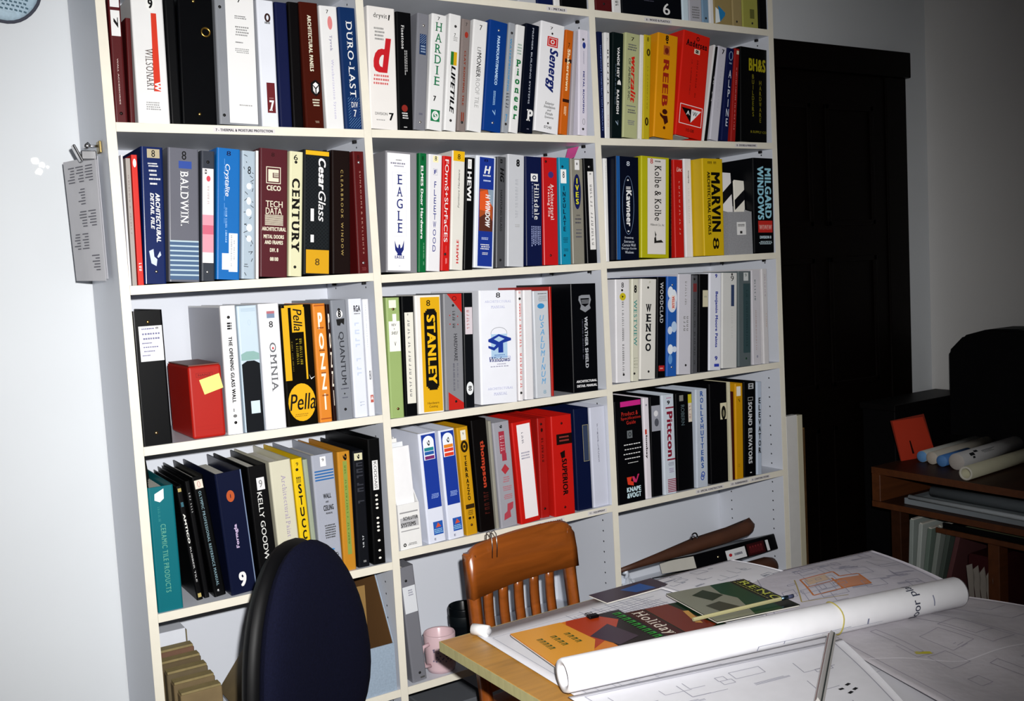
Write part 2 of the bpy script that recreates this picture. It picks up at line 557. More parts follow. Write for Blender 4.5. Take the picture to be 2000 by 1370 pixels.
# ------------------------------------------------------------------ binders
ORD = ['first', 'second', 'third', 'fourth', 'fifth', 'sixth', 'seventh', 'eighth', 'ninth', 'tenth', 'eleventh', 'twelfth', 'thirteenth', 'fourteenth', 'fifteenth', 'sixteenth']
BAYN = ['left bay', 'middle bay', 'right bay']
SHN = {'T': 'top cropped shelf', 'A': 'first full shelf', 'B': 'second shelf', 'C': 'third shelf', 'D': 'fourth shelf'}
PAGE = mat('#d6d3c9', .8, 'paper')
def place(key, idx):
    return '%s from left, %s, %s' % (ORD[idx], SHN[key[1]], BAYN[int(key[0]) - 1])

def shell(w, h, dep, t, r):
    pts = [(-w / 2, dep, -1, 0)]
    for i in range(5):
        a = math.pi + i * math.pi / 8
        pts.append((-w / 2 + r + r * math.cos(a), r + r * math.sin(a), math.cos(a), math.sin(a)))
    for i in range(5):
        a = 1.5 * math.pi + i * math.pi / 8
        pts.append((w / 2 - r + r * math.cos(a), r + r * math.sin(a), math.cos(a), math.sin(a)))
    pts.append((w / 2, dep, 1, 0))
    n = len(pts)
    V_ = []
    for z in (0, h):
        V_ += [(p[0], p[1], z) for p in pts]
        V_ += [(p[0] - p[2] * t, p[1] - p[3] * t, z) for p in pts]
    F_ = []
    for i in range(n - 1):
        F_.append((i, i + 1, 2 * n + i + 1, 2 * n + i))
        F_.append((n + i + 1, n + i, 3 * n + i, 3 * n + i + 1))
        F_.append((2 * n + i, 2 * n + i + 1, 3 * n + i + 1, 3 * n + i))
        F_.append((i + 1, i, n + i, n + i + 1))
    F_.append((n, 0, 2 * n, 3 * n)); F_.append((n - 1, 2 * n - 1, 4 * n - 1, 3 * n - 1))
    return V_, F_

def binder(key, idx, m, color, look, dec, kind='ring', rough=None, side=None, tabs=None, ringtop=None):
    x, y, z, w, h, lean = m
    L_ = math.radians(lean)
    isbook = kind == 'book'
    root = thing('paperback_book' if isbook else 'ring_binder', look + ', ' + place(key, idx), 'book' if isbook else 'binder',
                 (x, y, z + w / 2 * math.sin(abs(L_)) + .0004), (0, L_, 0), 'binders and books on the bookcase shelves')
    rnd = random.Random(idx * 31 + int(z * 1000))
    dep = (.215 + .03 * rnd.random()) if isbook else (.262 + .02 * rnd.random())
    dep = min(dep, .30 - y)
    t = .0009 if isbook else min(.003, w * .16)
    r = max(min(.0045, w * .3), t + .0003)
    if isbook: r = max(t + .0003, .0014)
    V_, F_ = shell(w, h, dep, t, r)
    rr = rough if rough is not None else (.5 if isbook else .36)
    obj('cover', V_, F_, mat(color, rr, 'vinyl'), root)
    if side:
        obj('side_sheet', [(-w / 2 - .0004, .008, .004), (-w / 2 - .0004, dep - .002, .004), (-w / 2 - .0004, dep - .002, h - .004), (-w / 2 - .0004, .008, h - .004)], [(0, 1, 2, 3)], mat(side, .4), root)
    px = w / 2 - t - .0008
    if px > .0015:
        if isbook:
            box('pages', -px, px, t + .0012, dep - .002, .001, h - .001, PAGE, root)
        else:
            fill = min(1, .55 + .45 * rnd.random())
            pg = box('pages', -px, -px + 2 * px * fill, .03, min(dep - .012, .25), .006, h - .014 - .006 * rnd.random(), PAGE, root)
            if w > .03:
                bm = bmesh.new()
                for zz in (.055, h / 2, h - .055):
                    add_tube(bm, [(-px * .5 + px * 1.0 * (q / 8), .006 + .022 * math.sin(math.pi * q / 8) + .002, zz) for q in range(9)], .0014, 5)
                bm_obj('binder_rings', bm, mat('#b5b5b8', .25, 'metal'), root, True)
    if tabs:
        for q in range(7):
            yy = .02 + .03 * q
            xx = -px + 2 * px * (q + .5) / 7
            vs = [(xx - .004, yy, h - .02), (xx + .004, yy + .02, h - .02), (xx - .004 + rnd.uniform(-.012, .006), yy + rnd.uniform(0, .03), h + .012 + .03 * rnd.random()), (xx - .012, yy, h + .01)]
            vs2 = [(a, b + .0012, c) for a, b, c in vs]
            obj('index_tab', vs + vs2, [(0, 1, 2, 3), (7, 6, 5, 4), (0, 4, 5, 1), (1, 5, 6, 2), (2, 6, 7, 3), (3, 7, 4, 0)], mat(tabs, .6), root)
    f_ = r * .55
    Deco(-w / 2 + f_, w / 2 - f_, h, root).run(dec)
    return root

BINDERS = [
    # shelf 2T
    ('2T', 0, (1.1165, 0.0044, 2.2426, 0.0602, 0.29, 0), '#b8bac0', 'pale grey binder cut by the top edge', [('G', 0.2, 0.8, 0.9, 0.97, 4, '#556', 'd')], {}),
    ('2T', 1, (1.1758, 0.0036, 2.2426, 0.0554, 0.29, 0), '#16234f', 'navy binder cut by the top edge', [('L', 0.3, 0.7, 0.9, 0.96, 2, '#9ab', 'h')], {}),
    ('2T', 2, (1.2172, 0.0054, 2.2426, 0.0209, 0.29, 0), '#e4e4e4', 'thin white binder cut by the top edge', [], {}),
    ('2T', 3, (1.2748, 0.0039, 2.2426, 0.0922, 0.29, 0), '#0c0d10', 'wide black binder cut by the top edge', [('V', 0.5, 0.9, '#b9b2a0')], {}),
    # shelf 3T
    ('3T', 0, (1.3794, 0.0034, 2.2426, 0.0606, 0.29, 0), '#5b1c20', 'dark red binder cut by the top edge', [('V', 0.5, 0.93, '#222')], {}),
    ('3T', 1, (1.4287, 0.0054, 2.2426, 0.0316, 0.29, 0), '#e4e4e4', 'narrow white binder cut by the top edge', [('G', 0.3, 0.7, 0.85, 0.95, 3, '#555555', 'd')], {}),
    ('3T', 2, (1.5612, 0.004, 2.2426, 0.2318, 0.29, 0), '#0d1119', 'very wide black binder marked 6', [('T', '6', 0.68, 0.8, 0.85, 0.965, 'h', '#e4e4e4', 's'), ('L', 0.35, 0.55, 0.84, 0.85, 1, '#556', 'h')], {}),
    ('3T', 3, (1.6965, 0.0085, 2.2426, 0.0263, 0.29, 0), '#cfe0ea', 'pale blue and white binder', [], {}),
    ('3T', 4, (1.7366, 0.0078, 2.2426, 0.0524, 0.29, 0), '#b5b5bd', 'light grey binder with fine print', [('L', 0.15, 0.85, 0.84, 0.97, 5, '#777', 'h')], {}),
    ('3T', 5, (1.7776, 0.0076, 2.2426, 0.0272, 0.29, 0), '#7f9cb5', 'dusty blue binder', [('V', 0.5, 0.95, '#333')], {}),
    ('3T', 6, (1.7996, 0.0043, 2.2426, 0.0152, 0.29, 0), '#e4e4e4', 'thin white booklet', [], {'kind': 'book'}),
    ('3T', 7, (1.85, 0.0062, 2.2426, 0.0763, 0.29, 0), '#a08f63', 'tan binder with black rivet', [('P', [(0.02, 0.99), (0.05, 0.82), (0.6, 0.9), (0.3, 0.97)], '#e6eef0'), ('P', [(0.3, 0.97), (0.6, 0.9), (0.62, 0.87), (0.2, 0.8)], '#2f83b5')], {}),
    ('3T', 8, (1.9098, 0.0047, 2.2426, 0.0417, 0.29, 0), '#a4946a', 'tan binder beside the olive one', [('V', 0.4, 0.95, '#333')], {}),
    ('3T', 9, (1.9668, 0.004, 2.2426, 0.0696, 0.29, 0), '#a5a458', 'olive green binder', [('V', 0.6, 0.95, '#333'), ('R', 0.45, 0.75, 0.8, 0.9, '#6b6b3a', 'spine_label')], {}),
    ('3T', 10, (2.0232, 0.0036, 2.2426, 0.036, 0.29, 0), '#0c0d10', 'black binder at the right end', [], {}),
    # shelf 1A
    ('1A', 0, (0.0345, 0.0043, 1.888, 0.0259, 0.2732, 1.17), '#5c1e21', 'dark red binder with white label', [('R', 0.05, 0.95, 0, 0.1, '#e4e4e4', 'spine_label'), ('R', 0.05, 0.95, 0.125, 0.325, '#e4e4e4', 'spine_label'), ('T', '7', 0.3, 0.75, 0.18, 0.26, 'd', '#0c0d10', 'b'), ('T', 'WALL ACCESSORIES', 0.4, 0.52, 0.5, 0.86, 'd', '#d9c9c4', ''), ('V', 0.5, 0.93, '#2a1a18')], {}),
    ('1A', 1, (0.0585, 0.0086, 1.888, 0.0111, 0.2261, 2.03), '#5a1b1d', 'short dark red binder', [], {}),
    ('1A', 2, (0.1049, 0.008, 1.888, 0.069, 0.2763, 0.97), '#e4e4e4', 'white binder with orange red stripe', [('T', 'WILSONART', 0.33, 0.58, 0.41, 0.745, 'd', '#6b605c', 's'), ('P', [(0.6, 0.13), (0.78, 0.13), (0.78, 0.745), (0.56, 0.745), (0.56, 0.62)], '#cf3a1c'), ('T', 'W', 0.58, 0.78, 0.67, 0.74, 'd', '#e4e4e4', 'b'), ('E', 0.45, 0.75, -0, 0.115, '#e8e8e6'), ('T', '9', 0.52, 0.68, 0.02, 0.095, 'h', '#0c0d10', 'b'), ('L', 0.25, 0.75, 0.83, 0.9, 4, '#999', 'h')], {}),
    ('1A', 3, (0.1527, 0.0078, 1.888, 0.0241, 0.2826, 1.22), '#0c0d10', 'narrow black binder beside wider black one', [], {}),
    ('1A', 4, (0.205, 0.0078, 1.888, 0.0789, 0.2881, 2.04), '#0c0d10', 'wide black binder with brass finger ring', [('V', 0.45, 0.05, '#c9a25a'), ('V', 0.5, 0.92, '#c9a25a'), ('RING', 0.78, 0.28)], {'rough': 0.25}),
    ('1A', 5, (0.2954, 0.0042, 1.888, 0.093, 0.2973, 1.95), '#8d9096', 'grey binder with full white spine sheet', [('V', 0.1, 0.11, '#222'), ('V', 0.1, 0.93, '#222'), ('R', 0.24, 0.99, 0, 0.985, '#e4e4e4', 'spine_label'), ('T', '7', 0.56, 0.66, 0.02, 0.06, 'h', '#0c0d10', ''), ('L', 0.45, 0.8, 0.16, 0.19, 2, '#777777', 'h'), ('L', 0.45, 0.85, 0.24, 0.32, 4, '#888', 'h'), ('L', 0.45, 0.7, 0.36, 0.37, 1, '#777777', 'h'), ('L', 0.45, 0.85, 0.41, 0.45, 3, '#999', 'h'), ('L', 0.5, 0.9, 0.84, 0.85, 1, '#999', 'h')], {}),
    ('1A', 6, (0.3697, 0.0049, 1.888, 0.0409, 0.2914, 1.39), '#dfe2ea', 'white binder with dark red numbered block', [('O', 0.42, 0.82, 0.1, 0.17, '#3a2422', 0.3), ('L', 0.4, 0.8, 0.165, 0.185, 1, '#555', 'h'), ('R', 0.33, 0.88, 0.65, 0.89, '#6e1f26', 'spine_label'), ('L', 0.45, 0.8, 0.77, 0.775, 1, '#caa', 'h'), ('T', '7', 0.45, 0.78, 0.79, 0.875, 'h', '#e4e4e4', 'bs')], {}),
    ('1A', 7, (0.4086, 0.0068, 1.888, 0.0306, 0.2907, 1.39), '#1a2148', 'plain navy binder', [], {}),
    ('1A', 8, (0.4392, 0.0074, 1.888, 0.0271, 0.2944, 1.53), '#0d0a0c', 'plain black binder beside brown one', [], {}),
    ('1A', 9, (0.4818, 0.0081, 1.888, 0.0473, 0.2974, 0.7), '#4b1d14', 'glossy brown binder with hexagon emblem', [('T', 'ARCHITECTURAL PANELS', 0.38, 0.6, 0.1, 0.545, 'd', '#ddd8c4', 'b'), ('P', [(0.65, 0.61), (0.92, 0.64), (0.92, 0.71), (0.65, 0.745), (0.36, 0.71), (0.36, 0.64)], '#100c0c'), ('P', [(0.65, 0.63), (0.82, 0.65), (0.65, 0.675), (0.48, 0.65)], '#e4e4e4'), ('P', [(0.48, 0.66), (0.62, 0.685), (0.62, 0.725), (0.48, 0.7)], '#cfcfcf'), ('P', [(0.82, 0.66), (0.68, 0.685), (0.68, 0.725), (0.82, 0.7)], '#e4e4e4'), ('L', 0.4, 0.85, 0.765, 0.83, 3, '#ddd8c4', 'h'), ('L', 0.5, 0.75, 0.94, 0.96, 2, '#a98', 'h')], {'rough': 0.22}),
    ('1A', 10, (0.5346, 0.0083, 1.888, 0.0463, 0.2937, 0.16), '#e4e4e4', 'white binder with pale lavender lettering', [('T', '7', 0.35, 0.5, 0.03, 0.06, 'h', '#0c0d10', ''), ('E', 0.4, 0.7, 0.08, 0.19, '#d98a8a'), ('T', 'Tyvek', 0.42, 0.62, 0.235, 0.365, 'd', '#8a86a8', 's'), ('T', 'Weatherization System', 0.42, 0.62, 0.43, 0.92, 'd', '#b9b6cf', 's')], {}),
    ('1A', 11, (0.5808, 0.0035, 1.888, 0.0445, 0.2934, 0.19), '#133564', 'dark blue binder with hatched foot', [('T', 'DURO-LAST', 0.38, 0.78, 0.11, 0.735, 'd', '#e4e4e4', 's'), ('H', 0.2, 0.97, 0.74, 0.99, 11, '#6f93bd'), ('R', 0.35, 0.92, 0.765, 0.905, '#16386b', 'spine_label'), ('T', 'DIV', 0.4, 0.85, 0.775, 0.82, 'h', '#e4e4e4', 's'), ('T', '7', 0.52, 0.72, 0.84, 0.895, 'h', '#e4e4e4', 's')], {}),
    # shelf 2A
    ('2A', 0, (0.6648, 0.0066, 1.8891, 0.0763, 0.301, 2.16), '#e6e3e0', 'white binder with large red letter d', [('T', 'dryvit', 0.2, 0.72, 0.05, 0.1, 'h', '#333', 's'), ('P', [(0.78, 0.055), (0.84, 0.055), (0.8, 0.1), (0.76, 0.1)], '#222'), ('L', 0.2, 0.62, 0.165, 0.28, 4, '#888', 'h'), ('T', 'd', 0.15, 0.85, 0.25, 0.535, 'h', '#c2222c', 'bi'), ('L', 0.12, 0.75, 0.55, 0.645, 3, '#cc6a6a', 'h'), ('T', 'DIVISION', 0.15, 0.62, 0.862, 0.885, 'h', '#666', ''), ('L', 0.15, 0.55, 0.92, 0.93, 1, '#999', 'h'), ('T', '7', 0.68, 0.86, 0.862, 0.925, 'h', '#0c0d10', 'b')], {}),
    ('2A', 1, (0.725, 0.007, 1.8891, 0.0421, 0.2947, 2.72), '#0c0d10', 'black binder with red roundel', [('T', 'Finestone', 0.28, 0.5, 0.11, 0.31, 'd', '#e4e4e4', 's'), ('L', 0.5, 0.75, 0.32, 0.54, 2, '#aaa', 'd'), ('E', 0.2, 0.65, 0.785, 0.845, '#8a2a22'), ('L', 0.2, 0.7, 0.85, 0.91, 3, '#ddd', 'h'), ('L', 0.3, 0.6, 0.97, 0.98, 1, '#ccc', 'h')], {}),
    ('2A', 2, (0.7641, 0.006, 1.8891, 0.0341, 0.2961, 6.02), '#83848b', 'grey binder with blue pictogram', [('V', 0.55, 0.1, '#e5e0d8'), ('V', 0.5, 0.93, '#e5e0d8'), ('R', 0.2, 0.85, 0.175, 0.35, '#223c66', 'spine_label'), ('H', 0.25, 0.8, 0.18, 0.26, 4, '#9fb0c8'), ('L', 0.3, 0.8, 0.27, 0.34, 3, '#9fb0c8', 'h'), ('L', 0.3, 0.7, 0.85, 0.87, 1, '#667', 'h')], {}),
    ('2A', 3, (0.8065, 0.0041, 1.8891, 0.0447, 0.297, 6.79), '#e4e4e4', 'white binder with stacked green letters', [('T', '7', 0.35, 0.52, 0.02, 0.05, 'h', '#0c0d10', ''), ('T', 'HARDIE', 0.22, 0.72, 0.07, 0.63, 's', '#1d7a52', 's'), ('T', '7', 0.28, 0.48, 0.705, 0.75, 'h', '#0c0d10', 'b'), ('R', 0.14, 0.8, 0.825, 0.925, '#1d7f52', 'spine_label'), ('O', 0.22, 0.72, 0.835, 0.915, '#e4e4e4', 0.2), ('T', 'S', 0.38, 0.58, 0.85, 0.9, 'h', '#e4e4e4', 'b')], {}),
    ('2A', 4, (0.8527, 0.0058, 1.8891, 0.036, 0.3023, 6.99), '#e4e4e4', 'white binder with green and yellow block', [('V', 0.55, 0.1, '#333'), ('T', '7', 0.45, 0.6, 0.16, 0.19, 'h', '#0c0d10', ''), ('L', 0.35, 0.8, 0.19, 0.23, 3, '#999', 'h'), ('R', 0.22, 0.5, 0.32, 0.435, '#2c7a35', 'spine_label'), ('R', 0.5, 0.8, 0.32, 0.435, '#d2a915', 'spine_label'), ('T', 'LIFETILE', 0.32, 0.72, 0.44, 0.85, 'd', '#0c0d10', 'bi'), ('V', 0.5, 0.91, '#333')], {}),
    ('2A', 5, (0.8856, 0.0035, 1.8891, 0.0263, 0.2927, 7), '#8b807d', 'taupe binder with rust lettering', [('T', '7', 0.4, 0.6, 0.03, 0.06, 'h', '#0c0d10', ''), ('E', 0.3, 0.8, 0.11, 0.165, '#a3392a'), ('T', 'CLAY ROOFING TILE', 0.35, 0.6, 0.28, 0.77, 'd', '#8b3a22', 'b'), ('T', 'II', 0.3, 0.7, 0.83, 0.91, 'h', '#8b3a22', 'b'), ('V', 0.5, 0.92, '#333')], {}),
    ('2A', 6, (0.9279, 0.0086, 1.8891, 0.0442, 0.2936, 7.86), '#e4e4e4', 'white binder with grey roof lettering', [('T', '7', 0.42, 0.62, 0.04, 0.085, 'h', '#0c0d10', ''), ('T', 'LF', 0.35, 0.62, 0.24, 0.285, 'd', '#888', ''), ('T', 'MONIER', 0.35, 0.68, 0.29, 0.51, 'd', '#2a2a2a', ''), ('T', 'ROOF TILE', 0.35, 0.68, 0.52, 0.785, 'd', '#b0b0b0', '')], {}),
    ('2A', 7, (0.9816, 0.0082, 1.8891, 0.0579, 0.2953, 8.36), '#0f4189', 'royal blue binder with two white dots', [('V', 0.52, 0.08, '#f0f0f0'), ('T', 'PARAMOUNT/IMAMECO', 0.46, 0.62, 0.13, 0.575, 'd', '#bcd6ee', 'b'), ('L', 0.45, 0.6, 0.63, 0.78, 2, '#9cc0e0', 'd'), ('T', '7', 0.45, 0.62, 0.8, 0.85, 'd', '#9cc0e0', ''), ('V', 0.52, 0.92, '#f0f0f0')], {}),
    ('2A', 8, (1.023, 0.0063, 1.8891, 0.0215, 0.2966, 8.3), '#a0a4aa', 'narrow grey binder with blue letters', [('V', 0.5, 0.09, '#333'), ('T', 'WATERPROOFING', 0.25, 0.6, 0.14, 0.62, 'd', '#5295c0', 'b'), ('G', 0.25, 0.75, 0.64, 0.78, 5, '#2a2f3a', 'd'), ('T', '7', 0.3, 0.65, 0.83, 0.9, 'h', '#5295c0', 'b'), ('V', 0.5, 0.92, '#333')], {}),
    ('2A', 9, (1.0492, 0.0048, 1.8891, 0.0288, 0.2919, 8.49), '#e4e4e4', 'white binder with stacked green lowercase letters', [('L', 0.2, 0.85, 0.17, 0.28, 4, '#8aa698', 'h'), ('T', 'Pioneer', 0.18, 0.8, 0.32, 0.89, 's', '#1d7a45', 'bs')], {}),
    ('2A', 10, (1.0921, 0.0085, 1.8891, 0.045, 0.2969, 8.13), '#0c1324', 'blue black binder with white letter P', [('T', 'PREMIER BUILDING SYSTEMS', 0.48, 0.6, 0.03, 0.73, 'd', '#b9bfcc', ''), ('T', 'P', 0.45, 0.95, 0.78, 0.885, 'h', '#e4e4e4', 'bs'), ('L', 0.5, 0.7, 0.955, 0.965, 1, '#889', 'h')], {}),
    ('2A', 11, (1.1582, 0.0064, 1.8891, 0.0811, 0.3025, 8.18), '#e9e9ec', 'white binder with navy italic lettering', [('T', '7', 0.38, 0.5, 0.035, 0.06, 'h', '#0c0d10', ''), ('E', 0.44, 0.52, 0.085, 0.105, '#222'), ('R', 0.28, 0.75, 0.125, 0.215, '#cc2b2b', 'spine_label'), ('F', 0.33, 0.7, 0.135, 0.205, '#e4e4e4', 0.0015), ('E', 0.42, 0.6, 0.15, 0.19, '#e4e4e4'), ('E', 0.46, 0.56, 0.158, 0.182, '#cc2b2b'), ('T', 'Senergy', 0.3, 0.78, 0.23, 0.63, 'd', '#1a2a6e', 'bi'), ('T', 'Exterior', 0.35, 0.75, 0.72, 0.745, 'h', '#444', 'i'), ('T', 'Insulation', 0.3, 0.8, 0.752, 0.777, 'h', '#444', 'i'), ('T', 'and', 0.45, 0.62, 0.785, 0.805, 'h', '#444', 'i'), ('T', 'Finish', 0.38, 0.7, 0.815, 0.84, 'h', '#444', 'i'), ('T', 'Systems', 0.35, 0.75, 0.85, 0.875, 'h', '#444', 'i'), ('E', 0.48, 0.56, 0.905, 0.925, '#222'), ('T', '07240', 0.35, 0.68, 0.94, 0.965, 'h', '#444', '')], {}),
    ('2A', 12, (1.2182, 0.0083, 1.8891, 0.0273, 0.2922, 7.98), '#c96a1d', 'orange binder with dark cross bands', [('T', '7', 0.35, 0.6, 0.12, 0.165, 'h', '#0c0d10', ''), ('R', 0, 1, 0.275, 0.31, '#3a1d14', 'spine_label'), ('R', 0, 1, 0.66, 0.69, '#3a1d14', 'spine_label'), ('T', 'Shakertown', 0.3, 0.72, 0.18, 0.58, 'd', '#f0e0bd', 'b'), ('L', 0.3, 0.7, 0.73, 0.82, 2, '#f0e0bd', 'd')], {}),
    ('2A', 13, (1.246, 0.0081, 1.8891, 0.0136, 0.2927, 6.76), '#b3afb6', 'thin grey binder', [], {}),  # added piece, stands for the visible left side of the next binder
    ('2A', 14, (1.2845, 0.0061, 1.8891, 0.0329, 0.295, 3.93), '#dcd8e4', 'pale lavender white binder with navy lettering', [('V', 0.45, 0.09, '#333'), ('E', 0.35, 0.75, 0.115, 0.175, '#2a3f8e'), ('L', 0.45, 0.62, 0.2, 0.36, 2, '#99a', 'd'), ('T', 'METAL ROOFING', 0.42, 0.62, 0.39, 0.79, 'd', '#27307a', 'b'), ('O', 0.4, 0.72, 0.84, 0.9, '#666', 0.12), ('V', 0.5, 0.94, '#333')], {}),
    # shelf 3A
    ('3A', 0, (1.3541, 0.0055, 1.8837, 0.0162, 0.3005, 1.43), '#131d45', 'thin navy book', [('T', "THOMPSON'S CONSTRUCTION PRODUCTS", 0.42, 0.72, 0.12, 0.93, 'd', '#7f93cf', '')], {'kind': 'book'}),
    ('3A', 1, (1.3735, 0.0066, 1.8837, 0.0198, 0.3001, 3.04), '#e4e4e4', 'thin white binder with black dots', [('T', '7', 0.4, 0.6, 0.05, 0.08, 'h', '#777', ''), ('G', 0.45, 0.75, 0.16, 0.72, 9, '#333', 'd'), ('G', 0.5, 0.7, 0.78, 0.9, 7, '#a77', 'd')], {}),
    ('3A', 2, (1.4049, 0.0056, 1.8837, 0.0413, 0.3019, 4.66), '#111e1f', 'black binder with white half disc', [('T', 'VANDE HEY', 0.42, 0.66, 0.135, 0.425, 'd', '#e4e4e4', 'b'), ('P', [(0.46, 0.49), (0.5, 0.46), (0.66, 0.44), (0.8, 0.46), (0.85, 0.49)], '#e4e4e4'), ('T', 'RALEIGH', 0.42, 0.66, 0.54, 0.77, 'd', '#e4e4e4', 'b'), ('T', '7', 0.35, 0.6, 0.83, 0.88, 'd', '#9ab', ''), ('L', 0.25, 0.32, 0.3, 0.75, 1, '#678', 'd')], {}),
    ('3A', 3, (1.4545, 0.004, 1.8837, 0.0554, 0.3026, 5.3), '#b7bb90', 'sage green binder with red lettering', [('T', '7', 0.38, 0.6, 0.035, 0.07, 'h', '#0c0d10', ''), ('L', 0.1, 0.85, 0.1, 0.17, 3, '#556', 'h'), ('T', 'werzalit', 0.42, 0.78, 0.215, 0.66, 'd', '#cf2f20', 'bi'), ('T', 'OF AMERICA INC', 0.22, 0.38, 0.24, 0.64, 'd', '#444', ''), ('L', 0.1, 0.9, 0.69, 0.7, 1, '#667', 'h'), ('L', 0.2, 0.85, 0.725, 0.77, 2, '#556', 'h'), ('L', 0.25, 0.8, 0.83, 0.88, 3, '#778', 'h')], {}),
    ('3A', 4, (1.4928, 0.0048, 1.8837, 0.0125, 0.3038, 4.85), '#e6e4dc', 'thin white booklet beside the yellow ones', [], {'kind': 'book'}),
    ('3A', 5, (1.5185, 0.0079, 1.8837, 0.0275, 0.3052, 4.63), '#c5b32a', 'mustard yellow binder with black symbols', [('T', '8', 0.35, 0.65, 0.02, 0.06, 'h', '#0c0d10', ''), ('O', 0.3, 0.9, 0.13, 0.2, '#4a3a10', 0.35), ('O', 0.2, 0.8, 0.79, 0.87, '#3a2a10', 0.35), ('G', 0.45, 0.6, 0.3, 0.72, 12, '#9a8a20', 'd')], {}),
    ('3A', 6, (1.582, 0.0033, 1.8837, 0.0788, 0.3088, 6.84), '#dd9a14', 'wide amber binder with rust red lettering', [('T', '8', 0.36, 0.52, 0.01, 0.065, 'h', '#2c1a0a', 'b'), ('E', 0.4, 0.5, 0.07, 0.09, '#2c1a0a'), ('R', 0.28, 0.6, 0.11, 0.2, '#b5652a', 'spine_label'), ('E', 0.34, 0.55, 0.13, 0.19, '#7a2a1c'), ('T', 'REEB', 0.3, 0.6, 0.245, 0.695, 'd', '#a02a1a', 'b'), ('E', 0.35, 0.62, 0.72, 0.77, '#4a1a12'), ('P', [(0.22, 0.76), (0.4, 0.785), (0.62, 0.78), (0.68, 0.84), (0.5, 0.87), (0.42, 0.82), (0.25, 0.79)], '#4a1a12'), ('E', 0.42, 0.55, 0.885, 0.915, '#4a1a12')], {}),
    ('3A', 7, (1.683, 0.0033, 1.8837, 0.1095, 0.3181, 9.57), '#d3281a', 'wide red binder with framed white triangle', [('O', 0.48, 0.6, 0.03, 0.07, '#0c0d10', 0.2), ('T', 'Andersen', 0.1, 0.92, 0.075, 0.135, 'h', '#0c0d10', 'bs'), ('R', 0.43, 0.65, 0.15, 0.195, '#e8dccb', 'spine_label'), ('T', '8', 0.48, 0.6, 0.157, 0.188, 'd', '#0c0d10', 'b'), ('G', 0.36, 0.4, 0.26, 0.6, 24, '#5a1410', 'd'), ('G', 0.57, 0.62, 0.25, 0.62, 20, '#3a0d0b', 'd'), ('F', 0.06, 0.93, 0.695, 0.885, '#eee', 0.002), ('P', [(0.12, 0.73), (0.5, 0.73), (0.5, 0.86)], '#0c0d10'), ('P', [(0.5, 0.73), (0.88, 0.73), (0.5, 0.86)], '#eee'), ('T', 'A', 0.3, 0.46, 0.75, 0.79, 'h', '#eee', 's'), ('T', 'W', 0.54, 0.74, 0.75, 0.79, 'h', '#0c0d10', 's'), ('T', '10-08', 0.35, 0.65, 0.92, 0.95, 'h', '#5a120c', '')], {}),
    ('3A', 8, (1.7465, 0.0068, 1.8837, 0.0073, 0.3014, 12.26), '#e4e4e4', 'very thin white booklet beside the red binder', [], {'kind': 'book'}),
    ('3A', 9, (1.7576, 0.0047, 1.8837, 0.0062, 0.2959, 11.91), '#0c0d10', 'thin black binder with white specks', [('G', 0.4, 0.8, 0.3, 0.6, 5, '#ddd', 'd')], {}),
    ('3A', 10, (1.791, 0.0062, 1.8837, 0.0368, 0.2929, 10.3), '#c9c8d2', 'pale grey binder numbered in black', [('T', '7', 0.45, 0.75, 0.025, 0.075, 'h', '#0c0d10', 'b'), ('G', 0.5, 0.6, 0.2, 0.7, 14, '#b5b4c0', 'd')], {}),
    ('3A', 11, (1.8361, 0.0058, 1.8837, 0.0298, 0.2902, 8.42), '#1a2250', 'navy binder with stacked pale letters', [('O', 0.2, 0.9, 0.03, 0.13, '#8aa0b8', 0.15), ('L', 0.3, 0.8, 0.15, 0.17, 1, '#9ab', 'h'), ('T', 'ALPINE', 0.35, 0.8, 0.235, 0.86, 's', '#d5dae6', '')], {}),
    ('3A', 12, (1.8723, 0.0051, 1.8837, 0.0214, 0.2907, 6.54), '#9b231f', 'red binder beside the wide black one', [('R', 0.3, 0.9, 0.02, 0.06, '#d8c9b0', 'spine_label'), ('G', 0.4, 0.6, 0.2, 0.88, 30, '#d99', 'd')], {}),
    ('3A', 13, (1.9685, 0.009, 1.8837, 0.1193, 0.2953, 2.57), '#0a0b0d', 'wide black binder with yellow initials', [('T', 'BH&S', 0.3, 0.95, 0.11, 0.245, 'h', '#a9a01c', 'b'), ('T', 'BUILDERS', 0.42, 0.5, 0.28, 0.74, 's', '#8a8420', ''), ('T', 'HARDWARE', 0.7, 0.78, 0.34, 0.8, 's', '#8a8420', ''), ('T', '& SUPPLY CO', 0.35, 0.97, 0.88, 0.905, 'h', '#8a8420', '')], {}),
    # shelf 1B
    ('1B', 0, (0.0237, 0.0042, 1.5334, 0.0044, 0.2846, 0.92), '#e2e0e4', 'white paperback', [], {'kind': 'book'}),
    ('1B', 1, (0.033, 0.0055, 1.5334, 0.0098, 0.2777, 1.6), '#a8a19c', 'thin beige grey paperback', [('G', 0.3, 0.6, 0.1, 0.6, 20, '#877', 'd')], {'kind': 'book'}),
    ('1B', 2, (0.0462, 0.0042, 1.5334, 0.0124, 0.2851, 1.57), '#cf2b1e', 'thin red book with white dot', [('E', 0.2, 0.85, 0.03, 0.095, '#e4e4e4'), ('G', 0.3, 0.8, 0.83, 0.92, 4, '#e4e4e4', 'd')], {'kind': 'book'}),
